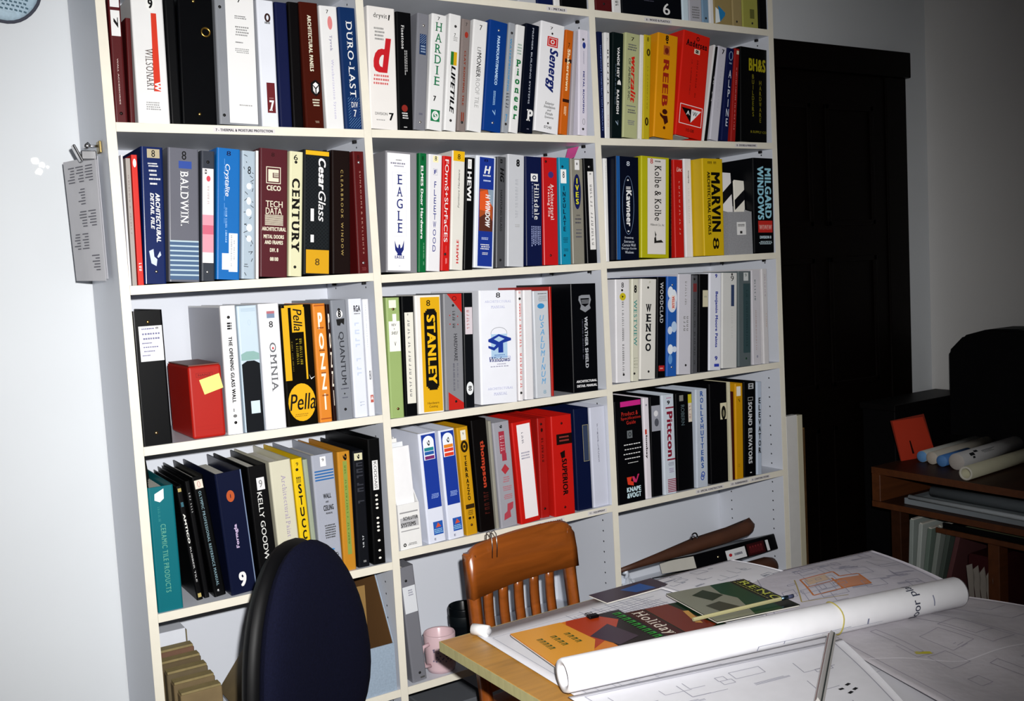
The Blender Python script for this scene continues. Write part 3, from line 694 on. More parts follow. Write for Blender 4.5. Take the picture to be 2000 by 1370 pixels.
    ('1B', 3, (0.0783, 0.0068, 1.5334, 0.0478, 0.3025, 2.94), '#14295f', 'navy binder with tan number tab', [('R', 0.25, 0.88, 0.015, 0.08, '#b3a88e', 'spine_label'), ('T', '8', 0.47, 0.65, 0.022, 0.073, 'h', '#0c0d10', ''), ('L', 0.25, 0.82, 0.115, 0.15, 2, '#e4e4e4', 'h'), ('L', 0.3, 0.75, 0.165, 0.18, 1, '#e4e4e4', 'h'), ('L', 0.32, 0.75, 0.195, 0.21, 1, '#e4e4e4', 'h'), ('L', 0.25, 0.9, 0.225, 0.24, 1, '#e4e4e4', 'h'), ('L', 0.35, 0.75, 0.26, 0.275, 1, '#e4e4e4', 'h'), ('T', 'ARCHITECTURAL', 0.6, 0.82, 0.335, 0.695, 'd', '#e4e4e4', 'bi'), ('T', 'DETAIL FILE', 0.34, 0.52, 0.335, 0.6, 'd', '#e4e4e4', 'bi'), ('P', [(0.2, 0.76), (0.42, 0.745), (0.45, 0.8), (0.6, 0.82), (0.55, 0.87), (0.3, 0.85)], '#c9d3ea'), ('P', [(0.6, 0.8), (0.75, 0.76), (0.8, 0.79), (0.65, 0.81)], '#c9d3ea'), ('V', 0.55, 0.91, '#b9b2a0')], {'rough': 0.28}),
    ('1B', 4, (0.1411, 0.0047, 1.5334, 0.0685, 0.2993, 4.01), '#6c6d77', 'grey cloth binder with blue striped foot', [('T', '8', 0.44, 0.6, 0.02, 0.085, 'h', '#0c0d10', ''), ('R', 0.33, 0.78, 0.095, 0.15, '#2f4f9c', 'spine_label'), ('T', 'BALDWIN.', 0.38, 0.66, 0.17, 0.58, 'd', '#e4e4e4', 's'), ('R', 0, 1, 0.69, 0.985, '#4c6788', 'spine_label'), ('S', 0, 1, 0.69, 0.98, 8, '#b7c9d0')], {}),
    ('1B', 5, (0.1939, 0.0051, 1.5334, 0.0315, 0.2958, 4.5), '#41454e', 'dark grey binder with pink stained white label', [('V', 0.5, 0.085, '#222'), ('V', 0.45, 0.93, '#ddd'), ('R', 0.02, 0.96, 0.135, 0.86, '#e8e2e4', 'spine_label'), ('R', 0.02, 0.96, 0.49, 0.78, '#dc9aa8', 'stain'), ('R', 0.02, 0.96, 0.57, 0.64, '#c96a80', 'stain'), ('T', '8', 0.2, 0.4, 0.14, 0.18, 'd', '#0c0d10', ''), ('E', 0.35, 0.7, 0.19, 0.235, '#cf4a5c'), ('G', 0.45, 0.6, 0.27, 0.42, 7, '#a99', 'd')], {}),
    ('1B', 6, (0.2409, 0.0075, 1.5334, 0.0546, 0.3016, 4.78), '#1a70b5', 'bright blue binder with two white stickers', [('T', '8', 0.4, 0.6, 0.02, 0.055, 'h', '#114', ''), ('T', 'Crystalite', 0.28, 0.56, 0.12, 0.365, 'd', '#e4e4e4', 'i'), ('G', 0.36, 0.44, 0.45, 0.72, 22, '#bcd8f0', 'd'), ('L', 0.3, 0.32, 0.08, 0.72, 1, '#8fbde6', 'd'), ('R', 0.52, 0.93, 0.645, 0.94, '#e6e9ee', 'spine_label'), ('G', 0.62, 0.68, 0.66, 0.9, 18, '#555', 'd'), ('G', 0.75, 0.8, 0.7, 0.85, 9, '#777', 'd'), ('R', 0.2, 0.54, 0.8, 0.925, '#e6e9ee', 'spine_label')], {}),
    ('1B', 7, (0.2877, 0.0049, 1.5334, 0.0322, 0.2973, 4.71), '#aebcc8', 'marbled pale blue binder with dark scratches', [('X', 0.04, 0.96, 0.03, 0.97, 26, '#22262c'), ('T', '8', 0.4, 0.68, 0.12, 0.18, 'h', '#0c0d10', ''), ('E', 0.3, 0.75, 0.25, 0.3, '#dfe6ee'), ('E', 0.3, 0.7, 0.36, 0.42, '#dfe6ee'), ('E', 0.25, 0.75, 0.45, 0.51, '#dfe6ee'), ('E', 0.3, 0.8, 0.57, 0.63, '#dfe6ee'), ('E', 0.3, 0.75, 0.66, 0.71, '#dfe6ee')], {}),
    ('1B', 8, (0.3102, 0.0064, 1.5334, 0.0062, 0.2993, 4.35), '#e4e4e4', 'thin white booklet beside the maroon binder', [], {'kind': 'book'}),
    ('1B', 9, (0.3503, 0.0084, 1.5334, 0.0685, 0.3018, 4.57), '#5a252d', 'maroon binder with cream square emblem', [('T', '8', 0.4, 0.52, 0.03, 0.06, 'h', '#311', ''), ('F', 0.2, 0.76, 0.14, 0.27, '#ddd8c4', 0.0018), ('P', [(0.28, 0.16), (0.68, 0.16), (0.68, 0.185), (0.45, 0.185), (0.45, 0.225), (0.68, 0.225), (0.68, 0.255), (0.28, 0.255)], '#ddd8c4'), ('S', 0.48, 0.68, 0.188, 0.222, 4, '#ddd8c4'), ('T', 'CECO', 0.22, 0.76, 0.285, 0.325, 'h', '#ddd8c4', 'b'), ('T', 'TECH', 0.18, 0.83, 0.405, 0.455, 'h', '#ddd8c4', ''), ('T', 'DATA', 0.18, 0.8, 0.46, 0.51, 'h', '#ddd8c4', ''), ('S', 0.15, 0.85, 0.515, 0.6, 10, '#ddd8c4'), ('T', 'ARCHITECTURAL', 0.04, 0.96, 0.61, 0.64, 'h', '#ddd8c4', 'b'), ('T', 'METAL DOORS', 0.1, 0.88, 0.67, 0.7, 'h', '#ddd8c4', 'b'), ('T', 'AND FRAMES', 0.14, 0.84, 0.715, 0.745, 'h', '#ddd8c4', 'b'), ('T', 'DIV. 8', 0.34, 0.66, 0.775, 0.805, 'h', '#ddd8c4', 'b'), ('T', '08100', 0.34, 0.66, 0.845, 0.875, 'h', '#ddd8c4', 'b')], {}),
    ('1B', 10, (0.4025, 0.0036, 1.5334, 0.0336, 0.2974, 4.95), '#d9d7b6', 'cream binder with black slab letters', [('T', '6', 0.25, 0.6, 0.025, 0.07, 'h', '#0c0d10', ''), ('V', 0.45, 0.085, '#222'), ('T', 'CENTURY', 0.12, 0.8, 0.215, 0.805, 'd', '#14120e', 'bs'), ('V', 0.45, 0.925, '#222')], {}),
    ('1B', 11, (0.4565, 0.0034, 1.5334, 0.0687, 0.2996, 4.59), '#1c2023', 'black lattice patterned binder with yellow block', [('X2', 0.03, 0.97, 0.05, 0.79, 0, '#2c3236'), ('R', 0.04, 0.97, 0.005, 0.04, '#dcb118', 'spine_label'), ('T', 'Cesar', 0.55, 0.84, 0.06, 0.315, 'd', '#e4e4e4', 'bi'), ('T', 'Glass', 0.55, 0.84, 0.325, 0.57, 'd', '#e4e4e4', 'i'), ('R', 0.24, 0.37, 0.47, 0.57, '#e9e9e9', 'spine_label'), ('R', 0.24, 0.37, 0.68, 0.74, '#e9e9e9', 'spine_label'), ('R', 0.06, 0.98, 0.8, 0.99, '#cfa012', 'spine_label'), ('T', '8', 0.42, 0.6, 0.87, 0.925, 'h', '#5a4408', '')], {}),
    ('1B', 12, (0.5221, 0.0044, 1.5334, 0.0486, 0.3011, 3.8), '#201412', 'near black brown binder with gold spaced letters', [('T', 'C L E A R B R O O K   W I N D O W', 0.48, 0.62, 0.155, 0.85, 'd', '#a8935a', '')], {}),
    ('1B', 13, (0.5829, 0.0076, 1.5334, 0.0302, 0.301, 1.19), '#5c1719', 'dark red binder at the right end', [('T', '8', 0.35, 0.6, 0.03, 0.07, 'h', '#311', ''), ('V', 0.5, 0.09, '#ddd'), ('T', 'S U N R O O M S  &  S K Y L I G H T S', 0.5, 0.64, 0.16, 0.84, 'd', '#b08a80', ''), ('V', 0.5, 0.915, '#ddd'), ('L', 0.3, 0.8, 0.95, 0.98, 3, '#844', 'h')], {}),
    # shelf 2B
    ('2B', 0, (0.6885, 0.0067, 1.5275, 0.0888, 0.3054, 3.77), '#8c8b90', 'wide grey binder with white spine sheet', [('R', 0.02, 0.78, 0.015, 0.985, '#ececef', 'spine_label'), ('L', 0.3, 0.5, 0.065, 0.075, 1, '#777777', 'h'), ('L', 0.12, 0.7, 0.09, 0.105, 1, '#889', 'h'), ('L', 0.22, 0.6, 0.115, 0.125, 1, '#889', 'h'), ('F', 0.18, 0.64, 0.17, 0.7, '#c9c9d6', 0.0006), ('T', 'EAGLE', 0.32, 0.52, 0.19, 0.69, 's', '#1f2c78', 's'), ('P', [(0.24, 0.735), (0.31, 0.79), (0.36, 0.8), (0.38, 0.768), (0.42, 0.768), (0.44, 0.8), (0.49, 0.79), (0.56, 0.73), (0.545, 0.81), (0.47, 0.845), (0.49, 0.86), (0.31, 0.86), (0.34, 0.845), (0.26, 0.815)], '#1f2c78'), ('T', 'EAGLE', 0.24, 0.56, 0.862, 0.885, 'h', '#1f2c78', 'bs'), ('L', 0.37, 0.43, 0.945, 0.95, 1, '#99a', 'h')], {}),
    ('2B', 1, (0.7453, 0.0044, 1.5275, 0.0229, 0.3047, 4.34), '#0f6c3d', 'green binder with white lettering', [('T', '8', 0.3, 0.65, 0.025, 0.06, 'h', '#031', ''), ('T', 'ELMES Door Hardware', 0.15, 0.55, 0.105, 0.72, 'd', '#e4e4e4', 'b'), ('G', 0.6, 0.75, 0.75, 0.95, 14, '#8fc0a0', 'd')], {}),
    ('2B', 2, (0.7782, 0.005, 1.5275, 0.0398, 0.301, 5.23), '#e4e3e6', 'white binder with navy stacked letters', [('R', 0.28, 0.72, 0.01, 0.065, '#efe6b8', 'spine_label'), ('T', '8', 0.42, 0.6, 0.012, 0.05, 'h', '#0c0d10', ''), ('F', 0.3, 0.65, 0.12, 0.175, '#99a', 0.0006), ('T', 'F', 0.38, 0.6, 0.13, 0.165, 'h', '#232f86', 'b'), ('T', 'FLEETWOOD', 0.36, 0.62, 0.23, 0.845, 's', '#232f86', '')], {}),
    ('2B', 3, (0.8129, 0.0041, 1.5275, 0.0258, 0.2983, 5.2), '#c7231f', 'red binder with white techno lettering', [('T', 'FOrmS+SUrFaCES', 0.18, 0.68, 0.03, 0.75, 'd', '#e4e4e4', ''), ('L', 0.5, 0.55, 0.78, 0.85, 1, '#e99', 'd'), ('V', 0.4, 0.855, '#333'), ('L', 0.45, 0.7, 0.89, 0.95, 2, '#eaa', 'd')], {}),
    ('2B', 4, (0.8476, 0.0058, 1.5275, 0.0388, 0.3115, 5.28), '#dfddd6', 'off white binder with yellow cap', [('R', 0, 1, 0, 0.085, '#e0b416', 'spine_label'), ('T', '8', 0.38, 0.62, 0.025, 0.07, 'h', '#0c0d10', ''), ('T', 'Furniture Hardware', 0.45, 0.6, 0.155, 0.475, 'u', '#555', 'i'), ('T', 'HAFELE', 0.42, 0.62, 0.745, 0.945, 'u', '#c3262a', 'b')], {}),
    ('2B', 5, (0.8819, 0.0033, 1.5275, 0.0277, 0.295, 5.37), '#0c0d10', 'black binder with white square', [('R', 0.12, 0.62, 0.015, 0.1, '#eee', 'spine_label'), ('O', 0.25, 0.5, 0.03, 0.085, '#555', 0.15), ('T', 'HEWI', 0.08, 0.62, 0.125, 0.385, 'd', '#e4e4e4', 'b')], {}),
    ('2B', 6, (0.9323, 0.0072, 1.5275, 0.0623, 0.298, 5.36), '#dfe4ec', 'white sleeved binder with blue insert and photo', [('R', 0.14, 0.93, 0.01, 0.985, '#1c3a92', 'spine_label'), ('T', '8', 0.38, 0.6, 0.025, 0.05, 'h', '#0a1440', ''), ('T', 'H', 0.38, 0.75, 0.085, 0.155, 'h', '#e4e4e4', 'bi'), ('L', 0.3, 0.8, 0.165, 0.18, 1, '#e4e4e4', 'h'), ('L', 0.3, 0.8, 0.21, 0.225, 1, '#c9d4ee', 'h'), ('R', 0.17, 0.9, 0.295, 0.67, '#a8552a', 'photo_print'), ('P', [(0.17, 0.32), (0.55, 0.3), (0.8, 0.42), (0.75, 0.5), (0.17, 0.48)], '#d8602a'), ('P', [(0.6, 0.295), (0.9, 0.295), (0.9, 0.45), (0.7, 0.4)], '#8fa0b0'), ('P', [(0.17, 0.55), (0.6, 0.5), (0.9, 0.58), (0.9, 0.67), (0.17, 0.67)], '#5b3226'), ('T', 'H WINDOW', 0.48, 0.74, 0.34, 0.635, 'd', '#e4e4e4', 'bi'), ('L', 0.3, 0.72, 0.725, 0.75, 2, '#c9d4ee', 'h'), ('L', 0.25, 0.78, 0.785, 0.84, 3, '#e4e4e4', 'h'), ('L', 0.35, 0.68, 0.86, 0.885, 2, '#e4e4e4', 'h')], {}),
    ('2B', 7, (0.986, 0.0084, 1.5275, 0.03, 0.299, 4.49), '#545559', 'dark grey binder with black lettering', [('T', '8', 0.3, 0.6, 0.02, 0.06, 'd', '#0c0d10', ''), ('T', 'HG', 0.3, 0.8, 0.1, 0.23, 'd', '#0c0d10', 'bi'), ('T', 'HANTUNG GLASS', 0.35, 0.6, 0.3, 0.67, 'd', '#1c1c1e', ''), ('V', 0.45, 0.93, '#222')], {}),
    ('2B', 8, (1.0353, 0.0087, 1.5275, 0.0546, 0.3043, 4.05), '#c6c8cd', 'light grey binder with bold 8', [('T', '8', 0.5, 0.72, 0.04, 0.105, 'h', '#0c0d10', 'b'), ('G', 0.45, 0.62, 0.22, 0.58, 12, '#b0b2b8', 'd'), ('L', 0.4, 0.75, 0.62, 0.65, 2, '#aaa', 'h')], {}),
    ('2B', 9, (1.0965, 0.0074, 1.5275, 0.0554, 0.2996, 3.02), '#151e48', 'navy binder with white serif name', [('R', 0.3, 0.76, 0.155, 0.225, '#e4e4e4', 'spine_label'), ('O', 0.4, 0.66, 0.17, 0.21, '#151e48', 0.25), ('T', 'Hillsdale', 0.5, 0.82, 0.245, 0.575, 'd', '#e4e4e4', 's'), ('G', 0.36, 0.43, 0.24, 0.56, 24, '#aab4d8', 'd'), ('L', 0.3, 0.95, 0.635, 0.86, 6, '#9aa4cc', 'd')], {}),
    ('2B', 10, (1.1547, 0.0088, 1.5275, 0.0507, 0.2987, 2.42), '#bf2023', 'red binder with white serif lettering', [('V', 0.2, 0.04, '#411'), ('E', 0.35, 0.75, 0.13, 0.19, '#4a3a7a'), ('T', 'Architectural', 0.5, 0.75, 0.245, 0.58, 'd', '#f0e4e0', 's'), ('T', 'Tracing File', 0.25, 0.47, 0.26, 0.55, 'd', '#f0e4e0', 's'), ('V', 0.45, 0.91, '#611')], {}),
    ('2B', 11, (1.2013, 0.0031, 1.5275, 0.0378, 0.2984, 2.12), '#1d8fae', 'turquoise binder with white number sticker', [('V', 0.3, 0.085, '#134'), ('R', 0.08, 0.68, 0.11, 0.24, '#eef0f0', 'spine_label'), ('T', '8', 0.28, 0.5, 0.13, 0.19, 'h', '#0c0d10', ''), ('T', 'INSULATE', 0.25, 0.55, 0.265, 0.7, 's', '#13344a', 'b'), ('L', 0.2, 0.75, 0.745, 0.8, 4, '#134a60', 'h'), ('L', 0.25, 0.75, 0.85, 0.88, 3, '#134a60', 'h'), ('V', 0.35, 0.915, '#134')], {}),
    ('2B', 12, (1.2476, 0.0047, 1.5275, 0.0435, 0.2957, 1.79), '#8d8a7f', 'khaki grey binder with navy oval', [('R', 0.3, 0.72, 0.01, 0.105, '#e4e4e4', 'spine_label'), ('E', 0.42, 0.58, 0.035, 0.06, '#888'), ('E', 0.12, 0.8, 0.145, 0.48, '#17225a'), ('T', 'IVES', 0.3, 0.62, 0.185, 0.445, 's', '#d3cf2a', 'b'), ('L', 0.3, 0.7, 0.53, 0.545, 1, '#555', 'h'), ('L', 0.2, 0.82, 0.565, 0.58, 1, '#445', 'h'), ('L', 0.2, 0.8, 0.6, 0.615, 1, '#445', 'h'), ('L', 0.22, 0.8, 0.67, 0.68, 1, '#556', 'h'), ('L', 0.22, 0.8, 0.7, 0.715, 1, '#556', 'h'), ('L', 0.22, 0.8, 0.735, 0.75, 1, '#556', 'h')], {}),
    ('2B', 13, (1.2989, 0.0088, 1.5275, 0.0376, 0.2984, 0.63), '#0e0f12', 'black binder with long white label', [('V', 0.5, 0.08, '#ddd'), ('R', 0.3, 0.92, 0.125, 0.87, '#e6e4e2', 'spine_label'), ('T', '8', 0.5, 0.7, 0.14, 0.155, 'h', '#0c0d10', ''), ('G', 0.5, 0.72, 0.25, 0.84, 16, '#888', 'd')], {}),
    # shelf 3B
    ('3B', 0, (1.3714, 0.03, 1.5298, 0.0143, 0.2996, 1.62), '#e4e4e4', 'thin white binder', [('G', 0.4, 0.6, 0.03, 0.2, 8, '#aab', 'd')], {}),
    ('3B', 1, (1.4232, 0, 1.5298, 0.0875, 0.3002, 2.6), '#0c1327', 'wide black binder with blue edge stripes', [('R', 0.01, 0.15, 0, 1, '#2b6cb0', 'stripe'), ('R', 0.065, 0.09, 0, 1, '#0f2c58', 'stripe'), ('T', '8', 0.46, 0.6, 0.045, 0.09, 'h', '#c9d0dc', ''), ('O', 0.25, 0.78, 0.185, 0.755, '#7f95b4', 0.03), ('E', 0.47, 0.55, 0.22, 0.235, '#e4e4e4'), ('E', 0.47, 0.55, 0.715, 0.73, '#e4e4e4'), ('S', 0.42, 0.62, 0.29, 0.32, 3, '#e4e4e4'), ('T', 'Kawneer', 0.42, 0.66, 0.325, 0.675, 'd', '#e4e4e4', 'b'), ('T', 'Framing', 0.33, 0.72, 0.775, 0.8, 'h', '#c9d0dc', 's'), ('T', 'Entrances', 0.3, 0.75, 0.81, 0.835, 'h', '#c9d0dc', 's'), ('T', 'Curtain Wall', 0.22, 0.82, 0.845, 0.87, 'h', '#c9d0dc', 's'), ('T', 'Design Guide', 0.18, 0.85, 0.88, 0.905, 'h', '#c9d0dc', 's'), ('T', 'Windows', 0.33, 0.72, 0.915, 0.94, 'h', '#c9d0dc', 's')], {}),
    ('3B', 2, (1.5278, 0, 1.5298, 0.1101, 0.2997, 3.28), '#b9b51d', 'wide lime yellow binder with white label', [('R', 0.2, 0.88, 0.015, 0.965, '#dedad6', 'spine_label'), ('F', 0.2, 0.88, 0.015, 0.965, '#8f8c20', 0.0006), ('T', '8', 0.3, 0.4, 0.02, 0.07, 'h', '#b33', ''), ('L', 0.45, 0.7, 0.035, 0.05, 1, '#555', 'h'), ('T', 'Kolbe & Kolbe', 0.46, 0.7, 0.085, 0.63, 'd', '#1c1a18', 's'), ('T', 'Millwork Co., Inc.', 0.3, 0.82, 0.66, 0.685, 'h', '#555', 'i'), ('P', [(0.46, 0.73), (0.52, 0.77), (0.48, 0.8)], '#0c0d10'), ('P', [(0.44, 0.8), (0.5, 0.79), (0.52, 0.83), (0.7, 0.82), (0.78, 0.845), (0.55, 0.85), (0.44, 0.855)], '#2a2826')], {'rough': 0.3}),
    ('3B', 3, (1.608, 0.02, 1.5298, 0.0034, 0.3, 2.88), '#191111', 'thin black book with red and yellow marks', [('G', 0.3, 0.7, 0.1, 0.9, 22, '#a8742a', 'd')], {'kind': 'book'}),
    ('3B', 4, (1.6366, 0.012, 1.5298, 0.0392, 0.296, 1.52), '#bf231c', 'red binder with pale script word', [('T', 'Linc', 0.3, 0.9, 0.075, 0.12, 'h', '#f0d8d0', 'i'), ('G', 0.5, 0.62, 0.22, 0.78, 12, '#d99a90', 'd')], {}),
    ('3B', 5, (1.7072, 0.045, 1.5298, 0.032, 0.3037, 1.04), '#dfdfe2', 'white binder with dark vertical word', [('T', 'Integrity', 0.5, 0.68, 0.12, 0.25, 'd', '#333', 'b'), ('G', 0.5, 0.62, 0.3, 0.66, 16, '#bbb', 'd')], {}),
    ('3B', 6, (1.7687, 0, 1.5298, 0.0868, 0.299, 1.19), '#cfb01b', 'wide yellow binder with heavy black lettering', [('G', 0.25, 0.7, 0.03, 0.055, 6, '#0c0d10', 'h'), ('T', 'MARVIN', 0.4, 0.86, 0.14, 0.755, 'd', '#14120a', 'b'), ('T', 'ARCHITECTURAL DETAILS', 0.2, 0.35, 0.135, 0.785, 'd', '#14120a', 'b'), ('T', '8', 0.42, 0.74, 0.815, 0.935, 'd', '#14120a', '')], {}),
    ('3B', 8, (1.9893, 0, 1.5298, 0.0909, 0.3031, 1.26), '#0c0e13', 'wide black binder with pale blue lettering', [('T', 'MILGARD', 0.57, 0.9, 0.105, 0.635, 'd', '#9ccfe0', 'b'), ('T', 'WINDOWS', 0.18, 0.5, 0.085, 0.65, 'd', '#9ccfe0', 'b'), ('R', 0.18, 0.93, 0.66, 0.785, '#c0332c', 'spine_label'), ('T', 'WIWIW', 0.22, 0.9, 0.705, 0.755, 'h', '#e6c0b8', 's'), ('T', 'DIVISION 8', 0.25, 0.85, 0.82, 0.85, 'h', '#c9dde6', 'b'), ('L', 0.2, 0.92, 0.875, 0.915, 3, '#c9dde6', 'h')], {}),
    # shelf 1C
    ('1C', 0, (0.054, 0.0055, 1.1746, 0.0649, 0.3023, -0.01), '#0b0c0f', 'wide black binder with handwritten white label', [('V', 0.5, 0.085, '#d9a95c'), ('V', 0.47, 0.91, '#d9b070'), ('R', 0.14, 0.98, 0.115, 0.375, '#dfdfe2', 'spine_label'), ('T', '8', 0.75, 0.85, 0.125, 0.14, 'h', '#0c0d10', ''), ('L', 0.2, 0.7, 0.13, 0.14, 1, '#558', 'h'), ('L', 0.2, 0.95, 0.165, 0.18, 1, '#779', 'h'), ('L', 0.2, 0.9, 0.2, 0.215, 1, '#779', 'h'), ('L', 0.2, 0.6, 0.235, 0.245, 1, '#779', 'h'), ('L', 0.2, 0.85, 0.265, 0.275, 1, '#779', 'h'), ('L', 0.25, 0.7, 0.295, 0.305, 1, '#779', 'h'), ('L', 0.2, 0.5, 0.325, 0.335, 1, '#779', 'h')], {}),
    ('1C', 2, (0.2319, 0.0067, 1.1746, 0.0358, 0.3008, 0.57), '#e6e6e8', 'white binder with black condensed lettering', [('V', 0.5, 0.09, '#222'), ('T', 'iii', 0.35, 0.7, 0.13, 0.185, 'd', '#0c0d10', 'b'), ('T', 'THE OPENING GLASS WALL', 0.38, 0.66, 0.24, 0.755, 'd', '#0c0d10', 'b'), ('L', 0.4, 0.55, 0.8, 0.83, 1, '#333', 'd'), ('E', 0.35, 0.65, 0.845, 0.87, '#777'), ('V', 0.52, 0.91, '#222')], {'side': '#a9abb6'}),
    ('1C', 3, (0.2787, 0.0079, 1.1746, 0.0479, 0.2978, 0.19), '#c4d3de', 'clear sleeved binder pale blue above black', [('S', 0.15, 0.95, 0.02, 0.05, 3, '#aebfce'), ('O', 0.5, 0.65, 0.11, 0.155, '#aebfce', 0.1), ('P', [(0, 0.38), (0.3, 0.36), (0.7, 0.36), (1, 0.38), (1, 0.43), (0, 0.43)], '#8fb0ac'), ('P', [(0, 0.46), (0.3, 0.435), (0.7, 0.435), (1, 0.46), (1, 1), (0, 1)], '#0f141b'), ('R', 0.35, 0.85, 0.755, 0.855, '#ccdbe4', 'spine_label')], {}),
    ('1C', 4, (0.3295, 0.0048, 1.1746, 0.0506, 0.2993, 0.36), '#e2e2e6', 'white binder with grey serif name and red dot', [('R', 0.36, 0.78, 0.06, 0.115, '#7f90a8', 'spine_label'), ('R', 0.36, 0.78, 0.06, 0.08, '#b5727a', 'spine_label'), ('T', '8', 0.45, 0.66, 0.14, 0.19, 'h', '#0c0d10', ''), ('T', 'OMNIA', 0.4, 0.74, 0.31, 0.7, 'd', '#6a6c70', 's'), ('E', 0.53, 0.62, 0.345, 0.365, '#c0282a')], {}),
    ('1C', 5, (0.3965, 0.0041, 1.1746, 0.0781, 0.2916, 0.27), '#15120c', 'black and yellow binder with yellow roundel', [('R', 0, 0.22, 0.02, 0.62, '#d9ab12', 'spine_label'), ('R', 0.32, 0.72, 0.02, 0.225, '#d9ab12', 'spine_label'), ('T', 'Pella', 0.38, 0.68, 0.03, 0.215, 'd', '#0c0d10', 'i'), ('R', 0.1, 0.74, 0, 0.02, '#d9ab12', 'spine_label'), ('R', 0.71, 0.77, 0.02, 0.62, '#d9ab12', 'spine_label'), ('G', 0.42, 0.5, 0.28, 0.5, 12, '#9a8a1a', 'd'), ('G', 0.54, 0.62, 0.28, 0.5, 12, '#9a8a1a', 'd'), ('G', 0.26, 0.3, 0.3, 0.55, 16, '#7a6a1a', 'd'), ('P', [(0.8, 0.58), (0.86, 0.615), (1, 0.6), (0.86, 0.625)], '#eee'), ('E', 0.02, 0.96, 0.65, 0.965, '#e0ae12'), ('T', 'Pella', 0.06, 0.96, 0.735, 0.87, 'h', '#0c0d10', 'i'), ('L', 0.2, 0.7, 0.9, 0.93, 2, '#a8800c', 'h')], {'rough': 0.25}),
    ('1C', 6, (0.4562, 0.0057, 1.1746, 0.0327, 0.291, 0.21), '#d98b36', 'orange binder with stacked white letters', [('T', 'POZZI', 0.3, 0.75, 0.075, 0.93, 's', '#f6ead8', 'b'), ('L', 0.2, 0.9, 0.195, 0.21, 1, '#7a3a14', 'h'), ('L', 0.2, 0.85, 0.385, 0.4, 1, '#7a3a14', 'h'), ('L', 0.3, 0.8, 0.575, 0.59, 1, '#7a3a14', 'h'), ('L', 0.25, 0.85, 0.765, 0.78, 1, '#7a3a14', 'h'), ('R', 0, 1, 0.01, 0.02, '#a85a1c', 'spine_label'), ('R', 0, 1, 0.965, 0.975, '#a85a1c', 'spine_label')], {}),
    ('1C', 7, (0.4791, 0.0038, 1.1746, 0.0091, 0.2879, 0.05), '#2a1512', 'thin dark brown binder with small white letters', [('T', 'POZZI', 0.2, 0.85, 0.08, 0.9, 's', '#e9ddd0', 'b')], {}),
    ('1C', 8, (0.5081, 0.0053, 1.1746, 0.0411, 0.2969, 0.03), '#8a8e96', 'grey binder with black techno lettering', [('V', 0.5, 0.08, '#222'), ('E', 0.3, 0.75, 0.085, 0.15, '#e6e6e8'), ('T', '8', 0.4, 0.62, 0.09, 0.145, 'h', '#0c0d10', 'b'), ('P', [(0.25, 0.16), (0.85, 0.155), (0.8, 0.21), (0.6, 0.19), (0.5, 0.215), (0.3, 0.21)], '#222'), ('T', 'QUANTUM', 0.3, 0.72, 0.265, 0.71, 'd', '#3a3c42', ''), ('L', 0.2, 0.85, 0.735, 0.745, 1, '#445', 'h'), ('E', 0.45, 0.55, 0.775, 0.79, '#333'), ('L', 0.3, 0.75, 0.81, 0.82, 1, '#556', 'h'), ('V', 0.5, 0.915, '#222')], {}),
    ('1C', 9, (0.5523, 0.0088, 1.1746, 0.0355, 0.2967, 0.48), '#dfe3ec', 'white binder with black initials', [('T', 'RGA', 0.32, 0.9, 0.055, 0.11, 'h', '#0c0d10', 'b'), ('L', 0.3, 0.9, 0.12, 0.13, 1, '#666', 'h'), ('G', 0.3, 0.7, 0.2, 0.68, 8, '#c6cfe0', 'd'), ('G', 0.4, 0.8, 0.87, 0.92, 2, '#b5bccb', 'd')], {}),
    ('1C', 10, (0.5803, 0.005, 1.1746, 0.0162, 0.2943, 0.31), '#e4e6ec', 'narrow white binder with red arrow mark', [('G', 0.2, 0.4, 0.05, 0.42, 20, '#c0c6d0', 'd'), ('T', '81', 0.25, 0.75, 0.61, 0.69, 'h', '#0c0d10', ''), ('R', 0.2, 0.9, 0.82, 0.885, '#c0665c', 'spine_label'), ('P', [(0.55, 0.825), (0.85, 0.86), (0.25, 0.86)], '#e9e0e0')], {}),
    # shelf 2C
    ('2C', 0, (0.6487, 0.0031, 1.1602, 0.0386, 0.3075, 1.23), '#9fb478', 'sage green binder with white paper label', [('R', 0.15, 0.75, 0.02, 0.085, '#e6ecd8', 'spine_label'), ('V', 0.5, 0.095, '#8a6a4a'), ('R', 0.4, 0.72, 0.135, 0.2, '#ecece6', 'spine_label'), ('R', 0.06, 0.98, 0.195, 0.445, '#ecece6', 'spine_label'), ('T', 'REV', 0.3, 0.68, 0.215, 0.235, 'h', '#0c0d10', ''), ('T', 'A', 0.45, 0.55, 0.25, 0.265, 'h', '#0c0d10', ''), ('T', 'SHELF', 0.25, 0.8, 0.28, 0.305, 'h', '#0c0d10', 'i'), ('T', 'V', 0.45, 0.6, 0.365, 0.4, 'h', '#0c0d10', ''), ('V', 0.55, 0.925, '#8a6040')], {}),
    ('2C', 1, (0.6886, 0.0033, 1.1602, 0.0358, 0.3086, 1.66), '#101114', 'black binder with long white label', [('R', 0.15, 0.95, 0.135, 0.895, '#e2e0d6', 'spine_label'), ('T', '8', 0.4, 0.5, 0.145, 0.16, 'h', '#0c0d10', ''), ('G', 0.4, 0.6, 0.19, 0.85, 18, '#888', 'd')], {'rough': 0.25}),
